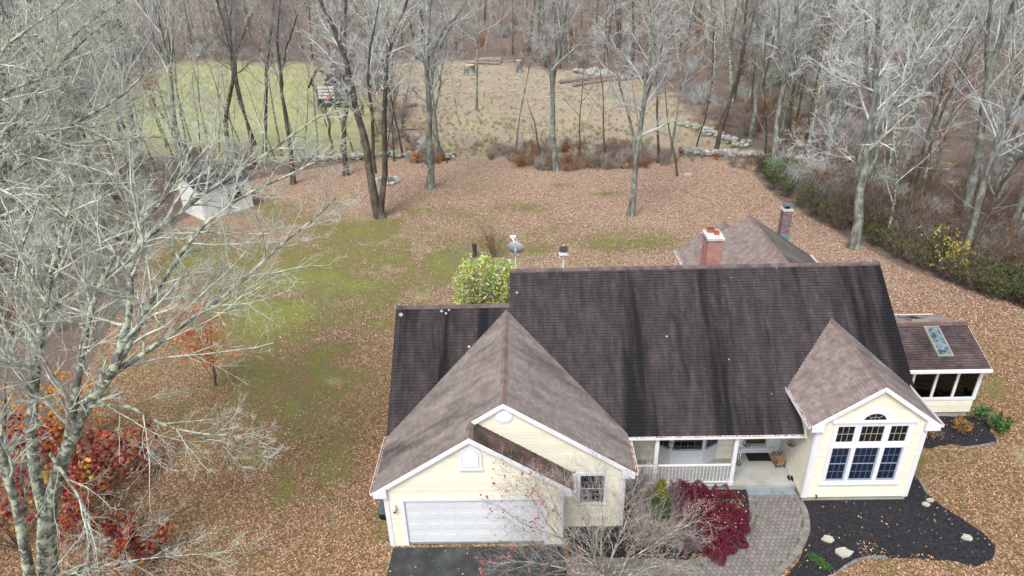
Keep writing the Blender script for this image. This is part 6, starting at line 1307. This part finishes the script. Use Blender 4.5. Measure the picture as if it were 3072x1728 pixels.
for (x, y, z, a), lb in zip(L_, lbl):
    dx, dy = .21*math.cos(a), .21*math.sin(a); mb = MB(); c = np.array([x, y, zp+z]); d = np.array([dx, dy, rgl.uniform(-.03, .03)]); n_ = nrm(np.array([-dy, dx, 0])); A3_ = [c-d-n_*.055, c-d+n_*.06, c-d+Zv*.09]; mb.add([*A3_, *[q+2*d for q in A3_]], [(0, 1, 2), (3, 5, 4), (0, 3, 4, 1), (1, 4, 5, 2), (2, 5, 3, 0)])
    tag(obj('split_log', mb, wood, None, tuple(c)), lb, 'firewood', 'split logs in the porch rack')
for i, (x, y) in enumerate(((15.33, 2.90), (15.44, 2.86))):
    mb = MB().prism([(x+.045*math.cos(a)*(1 if math.sin(a) > 0 else .8), y+.13*math.sin(a), zp) for a in np.linspace(0, 2*pi, 11)[:-1]], (0, 0, .05)); mb.lathe((x, y+.05, zp+.05), [(.045, 0), (.05, .04)], 8)
    tag(obj('shoe', mb, black, None, (x, y, zp)), ['left black shoe on the porch by the right wall', 'right black shoe on the porch by the right wall'][i], 'shoe', 'pair of black shoes')
def basket(x, y, z, full, label):
    t = thing('hanging_basket', (x, y, z), label, 'hanging basket', 'hanging baskets under the porch eave')
    for k in range(3): a = k*2.09; obj('chain', MB().tube([(x+.15*math.cos(a), y+.15*math.sin(a), z), (x, y, 2.34)], .005, 4), iron, t)
    obj('rim', MB().tube([(x+.15*math.cos(a), y+.15*math.sin(a), z) for a in np.linspace(0, 2*pi, 17)], .011, 5), iron, t)
    for k in range(6): a = k*1.047; obj('wire', MB().tube([(x+.15*math.cos(a)*math.cos(b), y+.15*math.sin(a)*math.cos(b), z-.14*math.sin(b)) for b in np.linspace(0, 1.5, 6)], .007, 4), iron, t)
    if full: obj('coir_ball', MB().rock((x, y, z-.06), (.085, .085, .075), 3), mat('coir', [(.06, .03, .03), (.12, .06, .06)], 8, rough=1), t)
basket(10.53, 2.82, 2.07, 0, 'empty wire hanging basket in front of the bay window'); basket(13.42, 2.82, 2.09, 0, 'empty wire hanging basket before the front door'); basket(15.12, 2.82, 2.06, 1, 'wire hanging basket with a dark ball beside the gable wall')
t = thing('wind_chime', (13.12, 2.66, 1.5), 'dark lantern and wind chime hung on the right porch post', 'wind chime')
obj('hook', MB().tube([(13.05, 2.67, 1.95), (13.14, 2.66, 2.0), (13.18, 2.65, 1.93)], .009, 5), iron, t)
for k in range(4): obj('chime_tube', MB().tube([(13.10+.03*k, 2.64, 1.92), (13.10+.03*k, 2.64, 1.45+.05*k)], .009, 6), whitem if k % 2 else iron, t)
obj('lantern', MB().lathe((13.14, 2.60, 1.25), [(.03, 0), (.11, .02), (.09, .10), (.05, .16), (.02, .22)], 8), mat('green metal', (.05, .08, .06), rough=.5), t)
# satellite dish on the back slope
t = thing('satellite_dish', (4.69, 9.55, 6.1), 'grey satellite dish on a white mast behind the roof ridge', 'satellite dish')
obj('mast', MB().tube([(4.69, 9.55, 6.0), (4.69, 9.5, 7.2)], .022, 8), whitem, t)
for e in ((5.15, 9.9, 5.9), (4.98, 10.1, 5.75)): obj('strut', MB().tube([(4.70, 9.52, 6.85), e], .009, 5), whitem, t)
dc = np.array([4.69, 9.56, 7.42]); nrm_ = nrm(np.array([.22, .90, .20])); ux = nrm(np.cross(nrm_, [0, 0, 1.])); uy = np.cross(ux, nrm_)
mb = MB(); ring = []; K = 5; n = 24; v = []
for i in range(K+1):
    q_ = i/K
    for j in range(n): a = 2*pi*j/n; v.append(dc+ux*.37*q_*math.cos(a)+uy*.30*q_*math.sin(a)+nrm_*(.09*q_*q_))
f = [(i*n+j, i*n+(j+1) % n, (i+1)*n+(j+1) % n, (i+1)*n+j) for i in range(K) for j in range(n)]; m0 = len(v); v += [p-nrm_*.014 for p in v]; f += [tuple(m0+x for x in q[::-1]) for q in f]; f += [(K*n+j, K*n+(j+1) % n, m0+K*n+(j+1) % n, m0+K*n+j) for j in range(n)]
mb.add(v, f); smooth(obj('reflector', mb, mat('dish grey', [(.30, .33, .36), (.36, .39, .42)], 2, rough=.5), t))
obj('bracket', MB().box(4.62, 4.76, 9.45, 9.55, 7.12, 7.34).bar((4.69, 9.5, 7.3), tuple(dc), .06), mat('bracket', (.35, .40, .44), rough=.4, metal=.5), t)
fe = dc+nrm_*.45+uy*(.22)+np.array([-.03, 0, 0])
obj('feed_arm', MB().tube([dc-uy*.2, dc+nrm_*.3+uy*.0, fe], .012, 6), whitem, t); e_ = np.array([4.60, 9.95, 7.80])
obj('receiver', MB().box(e_[0]-.13, e_[0]+.13, e_[1]-.04, e_[1]+.06, e_[2]-.06, e_[2]+.04).lathe((e_[0]-.07, e_[1]-.06, e_[2]-.05), [(.035, 0), (.035, .08)], 8).lathe((e_[0]+.09, e_[1]-.06, e_[2]-.03), [(.03, 0), (.03, .07)], 8).tube([e_+np.array([-.04, 0, -.05]), dc+nrm_*.2], .03, 6), whitem, t)
# birdhouse
bx, by_, bz_ = 7.28, 18.0, 3.22; t = thing('birdhouse', (bx, by_, 0), 'white birdhouse with a dark gabled roof on a tall white post', 'birdhouse')
obj('post', MB().box(bx-.045, bx+.045, by_-.045, by_+.045, 0, bz_), whitem, t); obj('platform', MB().box(bx-.25, bx+.25, by_-.22, by_+.22, bz_, bz_+.05), white, t)
obj('body', MB().box(bx-.16, bx+.16, by_-.15, by_+.15, bz_+.05, bz_+.28), white, t)
for sx in (-.2, .2): obj('rail_post', MB().box(bx+sx-.012, bx+sx+.012, by_-.2, by_-.18, bz_+.05, bz_+.2), white, t)
for s_ in (-1, 1): obj('roof', MB().prism([(bx-.24, by_+s_*.22, bz_+.24), (bx+.24, by_+s_*.22, bz_+.24), (bx+.24, by_, bz_+.46), (bx-.24, by_, bz_+.46)], (0, 0, .025)), black, t)
obj('finial', MB().rock((bx, by_, bz_+.55), (.04, .04, .05), 1), whitem, t)
# grey bin by the garage
bp = G(1150, 1560); t = thing('utility_box', (-.3, 1.5, 0), 'low black utility box with a grey lid beside the garage corner', 'utility box')
mb = MB(); mb.add([(-.54, 1.20, 0), (.03, 1.20, 0), (.03, 2.05, 0), (-.54, 2.05, 0), (-.60, 1.15, .36), (.03, 1.15, .36), (.03, 2.1, .36), (-.60, 2.1, .36)], [(3, 2, 1, 0), (4, 5, 6, 7), (0, 1, 5, 4), (1, 2, 6, 5), (2, 3, 7, 6), (3, 0, 4, 7)]); obj('box_body', mb, black, t)
obj('box_lid', MB().prism([(-.63, 1.12, .36), (.04, 1.12, .36), (.04, 2.13, .40), (-.63, 2.13, .40)], (0, 0, .05)), mat('bin lid', [(.07, .085, .09), (.12, .13, .135)], 3, rough=.5), t)
obj('box_handle', MB().tube([(-.40, 1.11, .30), (-.40, 1.08, .27), (-.16, 1.08, .27), (-.16, 1.11, .30)], .012, 5), iron, t)
# shed
sc0 = np.array([-20.17, 32.54]); u_ = nrm(np.array([2.75, 3.2])); w2 = np.array([-u_[1], u_[0]]); t = thing('shed', (sc0[0], sc0[1], 0), 'white clapboard garden shed with a dark roof behind the branches', 'shed'); LS, WS, HS = 4.2, 3.6, 2.5
S3 = lambda a, b, z: (sc0[0]+u_[0]*a+w2[0]*b, sc0[1]+u_[1]*a+w2[1]*b, z)
shw = mat('shed white', [(.74, .76, .75), (.84, .85, .84)], 1.5, rough=.7, tone=.04)
obj('wall', MB().prism([S3(0, 0, 0), S3(LS, 0, 0), S3(LS, WS, 0), S3(0, WS, 0)], (0, 0, HS)).prism([S3(0, 0, HS), S3(0, WS, HS), S3(0, WS*.62, HS+.85)], (np.array(S3(LS, 0, 0))-np.array(S3(0, 0, 0)))), shw, t)
for k in range(19):
    z = .05+k*.13
    obj('clapboard', MB().prism([S3(.02, -.0, z), S3(LS-.02, -.0, z), S3(LS-.02, -.02, z), S3(.02, -.02, z)], (0, 0, .118)), shw, t); obj('clapboard', MB().prism([S3(0, .02, z), S3(-.02, .02, z), S3(-.02, WS-.02, z), S3(0, WS-.02, z)], (0, 0, .118)), shw, t)
rfm = mat('slate roof', [(.035, .04, .05), (.06, .065, .075)], 4, rough=.8, tone=.25, bump=.3)
for (b0, z0, b1, z1) in ((-.2, HS-.05, WS*.62, HS+.9), (WS+.2, HS-.05, WS*.62, HS+.9)):
    r_ = obj('roof', MB().prism([S3(-.2, b0, z0), S3(LS+.2, b0, z0), S3(LS+.2, b1, z1), S3(-.2, b1, z1)], (0, 0, .07)), rfm, t); sg = MB()
    for i in range(12):
        for j in range(15):
            q0, q1 = i/12, (i+1)/12; P_ = lambda a, q, h: np.array(S3(-.2+a*(LS+.4), b0+(b1-b0)*q, z0+(z1-z0)*q+.07+h)); a0, a1 = (j+.02)/15, (j+.98)/15; sg.prism([P_(a0, q0, .02), P_(a1, q0, .02), P_(a1, q1, .003), P_(a0, q1, .003)], (0, 0, .008))
    tag(obj('shingle_field', sg, rfm, r_), kind='stuff')
wn_ = obj('window', MB().prism([S3(2.55, -.03, 1.0), S3(3.45, -.03, 1.0), S3(3.45, -.03, 2.1), S3(2.55, -.03, 2.1)], (-w2[0]*.03, -w2[1]*.03, 0)), shw, t); obj('pane', MB().prism([S3(2.63, -.062, 1.08), S3(3.37, -.062, 1.08), S3(3.37, -.062, 2.02), S3(2.63, -.062, 2.02)], (-w2[0]*.01, -w2[1]*.01, 0)), glassd, wn_)
for a in (2.2, 3.48): obj('shutter', MB().prism([S3(a, -.03, 1.0), S3(a+.3, -.03, 1.0), S3(a+.3, -.03, 2.1), S3(a, -.03, 2.1)], (-w2[0]*.03, -w2[1]*.03, 0)), mat('shutter grey', (.22, .27, .30), rough=.6), t)
obj('base', MB().prism([S3(-.1, -.1, -.2), S3(LS+.1, -.1, -.2), S3(LS+.1, WS, -.2), S3(-.1, WS, -.2)], (0, 0, .28)), found, t)
# fire ring
fc = gp(1160, 545); t = thing('fire_ring', fc, 'grey stone fire ring beside the stout forked tree', 'fire ring')
for i in range(14): a = i*2*pi/14; obj('stone', MB().rock((fc[0]+1.05*math.cos(a), fc[1]+1.05*math.sin(a), fc[2]+.12), (.27, .22, .17), i), stone, t)
obj('ash', MB().lathe((fc[0], fc[1], fc[2]-.03), [(.9, 0), (.8, .07)], 16), mat('ash', [(.10, .10, .11), (.30, .30, .32)], 8, rough=1), t)
for i in range(5): a = i*1.2+.3; obj('charred_stick', MB().tube([(fc[0]+.7*math.cos(a), fc[1]+.7*math.sin(a), fc[2]+.1), (fc[0]-.4*math.cos(a), fc[1]-.4*math.sin(a), fc[2]+.28)], .05, 6), MATS['grey bark'], t)
# stone walls
def stonewall(pts, n, label, seed, w_=.5, sz=.34, rows=2):
    P = np.array([gp(*p) for p in pts]); P, L = resample(P, 60); t = thing('stone_wall', tuple(P[0]), label, 'stone wall'); rg = np.random.RandomState(seed)
    for i in range(n):
        s = rg.rand()*58; k = int(s); c = P[k]+(P[k+1]-P[k])*(s-k); h = rg.rand(); r = sz*rg.uniform(.6, 1.2)
        o = (c[0]+rg.normal(0, w_*.45), c[1]+rg.normal(0, w_*.45), float(ground_z(c[0], c[1]))+r*.4+h*.35*(rows-1)); obj('stone', MB().rock(o, (r, r*.8, r*.65), seed*100+i), stone, t)
stonewall([(2050, 462), (2150, 466), (2260, 475), (2400, 484), (2560, 478)], 150, 'long low stone wall along the right woods', 1); stonewall([(2056, 380), (2100, 392), (2140, 412), (2190, 430), (2240, 448)], 62, 'tumbled stone wall slanting toward the meadow corner', 2, w_=.9)
stonewall([(1140, 470), (1200, 472), (1260, 470), (1270, 440), (1255, 420)], 60, 'broken stone wall left of the meadow gap', 3, w_=.7); stonewall([(880, 484), (1000, 480), (1120, 476)], 46, 'low stone wall along the front of the green field', 4); stonewall([(1345, 478), (1352, 470)], 8, 'small stone pile at the right of the meadow gap', 5)
stonewall([(1755, 218), (1790, 228), (1810, 232)], 16, 'pale stone heap at the far meadow rim', 6, w_=1.6, sz=.8)
# logs and stumps
def log(a, b, r, label, m=None, grp='felled logs round the meadow'):
    a = np.array(gp(*a)); b = np.array(gp(*b)); a[2] += r*.8; b[2] += r*.8; t = thing('felled_log', tuple(a), label, 'log', grp); mid = (a+b)/2+np.array([0, .2, .05])
    obj('log_bark', MB().tube([a, mid, b], [r, r*.9, r*.75], 9), m or mat('weathered log', [(.15, .125, .11), (.30, .26, .23)], 3, rough=.95, bump=.4), t); d = nrm(a-b)
    obj('cut_end', MB().tube([a-d*.005, a+d*.02], [r*.9, r*.88], 9), mat('cut wood', (.55, .42, .28), rough=.8), t)
log((1505, 187), (1425, 188), .55, 'thick pale felled log across the far end of the meadow'); log((1500, 194), (1400, 192), .25, 'thin felled log just below the thick pale log'); log((1860, 232), (1680, 252), .4, 'long felled log slanting on the right of the meadow'); log((1890, 240), (1720, 262), .35, 'lower of two slanting felled logs on the right')
log((1240, 182), (1270, 166), .4, 'felled log at the far left of the meadow'); log((2120, 300), (2200, 350), .2, 'thin fallen trunk in the right woods'); log((1290, 385), (1150, 395), .12, 'thin fallen pole left of the meadow'); log((1250, 315), (1215, 322), .3, 'short pale log near the man')
def stump(px, py, r, h, label): p = gp(px, py); t = thing('tree_stump', p, label, 'stump', 'stumps left in the meadow'); obj('stump_bark', MB().lathe((p[0], p[1], p[2]-.1), [(r*1.3, 0), (r, .3*h), (r*.95, h)], 10), bark_g, t); obj('cut_top', MB().lathe((p[0], p[1], p[2]-.1+h), [(r*.85, 0), (r*.8, .03)], 10), MATS['cut wood'], t)
stump(1410, 225, .9, 1.6, 'broad stump on the far left of the meadow'); stump(1557, 218, .55, 1.9, 'tall stump in the far middle of the meadow')
rg = np.random.RandomState(31); mb = MB()
for i in range(900):
    q_ = rg.uniform((1080, 200), (1850, 300)) if i < 700 else rg.uniform((1080, 200), (1250, 330))
    if not inpoly(q_[None], MEAD)[0]: continue
    p = np.array(gp(*q_)); a = rg.rand()*3.14; L_ = rg.uniform(.3, 1.6); d = np.array([math.cos(a), math.sin(a), rg.uniform(-.05, .1)])*L_; mb.tube([p+Zv*.06, p+Zv*.1+d], [.05*rg.uniform(.4, 1.6), .03], 4)
tag(obj('slash', mb, mat('pale slash', [(.30, .25, .21), (.54, .48, .42)], .5, rough=.95)), 'broken sticks and chips scattered over the meadow', kind='stuff')
# log trailer and loader at the field
tc = np.array(gp(985, 322)); t = thing('logging_trailer', tuple(tc), 'logging trailer seen from behind with grey slats and a red marker', 'trailer'); F_ = frame(tuple(tc), (1, 0, 0), (0, -1, 0))
obj('bed', MB().box(tc[0]-1.1, tc[0]+1.1, tc[1], tc[1]+5, tc[2]+.9, tc[2]+1.15), iron, t)
for i in range(4): mb = MB(); quad_prism(mb, F_, [(-1.1, 1.25+i*.42), (1.1, 1.25+i*.42), (1.1, 1.55+i*.42), (-1.1, 1.55+i*.42)], 0, .08); obj('tailgate_slat', mb, mat('slat grey', [(.45, .45, .46), (.70, .70, .70)], 2, rough=.7), t)
mb = MB(); quad_prism(mb, F_, [(.22+.26*math.cos(a), 1.45+.26*math.sin(a)) for a in np.linspace(0, 2*pi, 9)[:-1]], .08, .11); obj('red_marker', mb, mat('red marker', (.75, .04, .02), rough=.5), t)
for s_ in (-1, 1):
    obj('stake', MB().box(tc[0]+s_*1.15-.06, tc[0]+s_*1.15+.06, tc[1]-.05, tc[1]+.1, tc[2]+.9, tc[2]+3), iron, t)
    for dy in (.6, 1.8): w_ = obj('wheel', MB().tube([(tc[0]+s_*1.2-.18, tc[1]+dy, tc[2]+.5), (tc[0]+s_*1.2+.18, tc[1]+dy, tc[2]+.5)], .5, 14), black, t)
t2 = thing('log_loader', (tc[0]-.6, tc[1]+7, tc[2]), 'dark log loader with folded grapple ahead of the trailer', 'loader'); x, y, z = tc[0]-.6, tc[1]+7, tc[2]
obj('cab', MB().prism([(x-1.3, y, z+1), (x+1, y, z+1), (x+1, y, z+2.6), (x-.8, y, z+3.0), (x-1.3, y, z+2.2)], (0, 2, 0)), black, t2)
obj('boom', MB().bar((x, y, z+2.4), (x-1.8, y-1, z+4.0), .3).bar((x-1.8, y-1, z+4), (x-2.4, y-3, z+2.6), .25), iron, t2); obj('grapple', MB().bar((x-2.4, y-3, z+2.6), (x-2.8, y-3.2, z+1.9), .2).bar((x-2.4, y-3, z+2.6), (x-1.9, y-3.2, z+1.9), .2), iron, t2)
for s_ in (-1, 1):
    for dy in (.3, 1.9): obj('wheel', MB().tube([(x+s_*1.3-.2, y+dy, z+.6), (x+s_*1.3+.2, y+dy, z+.6)], .6, 14), black, t2)
logl = ['lowest left', 'lowest right', 'upper left', 'upper right', 'topmost']
for i, (dx, dz) in enumerate(((-.55, 1.45), (.5, 1.45), (-.35, 2.2), (.45, 2.2), (0, 2.85))):
    o = obj('loaded_log', MB().tube([(tc[0]+dx, tc[1]+.15, tc[2]+dz), (tc[0]+dx+.1, tc[1]+4.6, tc[2]+dz)], [.36, .32], 9), bark_g, None, (tc[0]+dx, tc[1], tc[2]+dz)); tag(o, logl[i]+' log loaded on the trailer', 'log', 'logs loaded on the trailer')
# man walking
def person(px, py, label):
    p = np.array(gp(px, py)); t = thing('person', tuple(p), label, 'person')
    me = bpy.data.meshes.new('body'); J = [(0, 0, .95), (0, .02, 1.15), (0, .03, 1.42), (0, .0, 1.52), (0, -.01, 1.62), (0, -.01, 1.76), (-.19, .03, 1.42), (-.30, .0, 1.15), (-.24, -.14, .98), (.19, .03, 1.42), (.36, .02, 1.20), (.60, .02, 1.22), (-.10, 0, .90), (-.12, -.06, .50), (-.12, .10, .09), (-.12, -.06, .05), (.10, 0, .90), (.12, .10, .50), (.13, .02, .08), (.13, -.12, .05)]
    E = [(0, 1), (1, 2), (2, 3), (3, 4), (4, 5), (2, 6), (6, 7), (7, 8), (2, 9), (9, 10), (10, 11), (0, 12), (12, 13), (13, 14), (14, 15), (0, 16), (16, 17), (17, 18), (18, 19)]
    rad = [.16, .15, .17, .06, .10, .09, .08, .055, .04, .08, .055, .04, .10, .075, .05, .045, .10, .075, .05, .045]
    k = len(J)
    for h, s_ in ((8, -1), (11, 1)):
        for q_ in range(5):
            J.append((J[h][0]+(.09 if h == 11 else 0)+(.0 if h == 11 else (q_-2)*.018), J[h][1]+((q_-2)*.02 if h == 11 else 0), J[h][2]-(.02 if h == 11 else .10)+(.03 if q_ == 0 else 0))); rad.append(.012); E.append((h, len(J)-1))
    me.from_pydata(J, E, []); o = bpy.data.objects.new('body', me); COL.objects.link(o); o.parent = t
    md = o.modifiers.new('skin', 'SKIN'); md.use_smooth_shade = True
    for i, r in enumerate(rad): me.skin_vertices[0].data[i].radius = (r, r*.85)
    me.skin_vertices[0].data[0].use_root = True; o.modifiers.new('sub', 'SUBSURF').levels = 1; me.materials.append(mat('dark trousers', (.02, .022, .028), rough=.9))
    def bodypart(nm, pts, r, m, nn=12): obj(nm, MB().tube([tuple(p+np.array(q)) for q in pts], r, nn), m, t)
    vest = mat('brown vest', (.17, .12, .085), rough=.9); slv = mat('blue sleeve', (.05, .06, .09), rough=.9); skin = mat('skin', (.45, .28, .2), rough=.6)
    bodypart('vest', [(0, 0, .9), (0, .01, 1.1), (0, .03, 1.35), (0, .03, 1.47)], [.19, .185, .215, .12], vest)
    bodypart('sleeve', [(-.18, .03, 1.42), (-.30, 0, 1.15), (-.25, -.12, 1.0)], [.09, .065, .05], slv, 8); bodypart('sleeve', [(.18, .03, 1.42), (.36, .02, 1.20), (.57, .02, 1.22)], [.09, .065, .05], slv, 8)
    obj('face', MB().rock(tuple(p+np.array([0, -.03, 1.68])), (.085, .09, .11), 2), skin, t); obj('nose', MB().rock(tuple(p+np.array([0, -.125, 1.67])), (.015, .02, .02), 2), skin, t); obj('hair', MB().rock(tuple(p+np.array([0, .02, 1.74])), (.10, .105, .09), 5), mat('hair', (.04, .03, .025), rough=.9), t)
    t.rotation_euler = (0, 0, 2.6); return t
person(1088, 346, 'man in a brown vest and dark trousers walking on the green field')
# ================================================================= LEAF LITTER
def litter(n, seed, ylo, yhi, size):
    rg = np.random.RandomState(seed); out = []
    y = rg.uniform(ylo, yhi, n); x = rg.uniform(-1, 1, n)*(16+.80*(y+17))+4; P = np.stack([x, y], -1)
    ok = inpoly(P, wLAWN); P = P[ok]; q_ = PX(np.concatenate([P, np.zeros((len(P), 1))], 1)); ok = (q_[:, 0] > -60) & (q_[:, 0] < 3130) & (q_[:, 1] < 1790); P = P[ok]
    foot = ((P[:, 0] > -.1) & (P[:, 0] < 8.6) & (P[:, 1] > -.0) & (P[:, 1] < 11.6)) | ((P[:, 0] > 4) & (P[:, 0] < 20.1) & (P[:, 1] > 2.4) & (P[:, 1] < 14.2)) | ((P[:, 0] > 15.4) & (P[:, 0] < 19.5) & (P[:, 1] > 1.85) & (P[:, 1] < 5)) | ((P[:, 0] > 19) & (P[:, 0] < 24.7) & (P[:, 1] > 6.8) & (P[:, 1] < 11))
    hard = inpoly(P, ap) | inpoly(P, walk); bed = inpoly(P, mb1) | inpoly(P, mb3); bed2 = inpoly(P, mb2)
    ms = mossf(P); nz = vnoise(P[:, 0]+200, P[:, 1]+200, .9, 3)*.5+vnoise(P[:, 0]+200, P[:, 1]+200, 3.1, 6)*.5
    nz2 = vnoise(P[:, 0]+400, P[:, 1]+400, .35, 9); pr = np.clip(1.15-1.15*ms, .36, 1)*np.clip((nz-.30)*3.0, .06, 1)*np.clip((nz2-.2)*2.2, .15, 1); pr = np.where(hard, .012, pr); pr = np.where(bed, .020+.30*(nz > .74), pr); pr = np.where(bed2, np.where((P[:, 0] > 11.8)&(P[:, 1] > .9)&(P[:, 0] < 13.25-.25*np.abs(P[:,1]-1.6)), 1.0, .12), pr); pr = np.where((P[:, 0] > -1.6) & (P[:, 0] < 0) & (P[:, 1] < 11.5), np.maximum(pr, .75), pr); pr[foot] = 0
    P = P[rg.rand(len(P)) < pr]; n = len(P); z = ground_z(P[:, 0], P[:, 1])+.018+rg.rand(n)*.02; z = np.where(inpoly(P, walk) | inpoly(P, mb1) | inpoly(P, mb2) | inpoly(P, mb3), z+.035, z)
    Pc = np.stack([P[:, 0], P[:, 1], z], -1); N_ = nrm(rg.normal(0, .38, (n, 3))+np.array([0, 0, 1.])); A = nrm(np.cross(N_, rg.normal(size=(n, 3)))); B = np.cross(N_, A); s = size*rg.uniform(.55, 1.35, (n, 1))
    v = np.stack([Pc-A*s*.5, Pc+B*s*.36+N_*s*.12, Pc+A*s*.5, Pc-B*s*.36+N_*s*.12], 1).reshape(-1, 3); return v, rg.rand(n)
lit_n = leafmat('near litter leaf', [(.42, .24, .15), (.24, .13, .07), (.54, .34, .24), (.17, .10, .055), (.34, .19, .11), (.66, .48, .38), (.30, .17, .09), (.46, .25, .13), (.27, .17, .10), (.48, .31, .22)], trans=0, rough=.7)
lv = [litter(560000, 1, -2.5, 17, .062), litter(300000, 2, 14, 38, .088)]
for (v, tn), m_, lb in ((lv[0], lit_n, 'fallen orange brown leaves over the near lawn and beds'),): o = link('fallen_leaves', mkmesh('fallen_leaves', v, np.arange(len(v)), 4, tn), m_); tag(o, lb, kind='stuff')
v, tn = lv[1]
lit_m = leafmat('litter leaf', [(.44, .29, .215), (.29, .16, .11), (.55, .41, .33), (.20, .12, .08), (.38, .245, .19), (.68, .56, .48), (.34, .20, .12), (.47, .30, .20), (.32, .21, .17), (.51, .36, .295)], trans=0, rough=.7)
o = link('fallen_leaves', mkmesh('fallen_leaves', v, np.arange(len(v)), 4, tn), lit_m); tag(o, 'fallen pinkish leaves over the far lawn', kind='stuff')
print('leaves', len(v)//4)
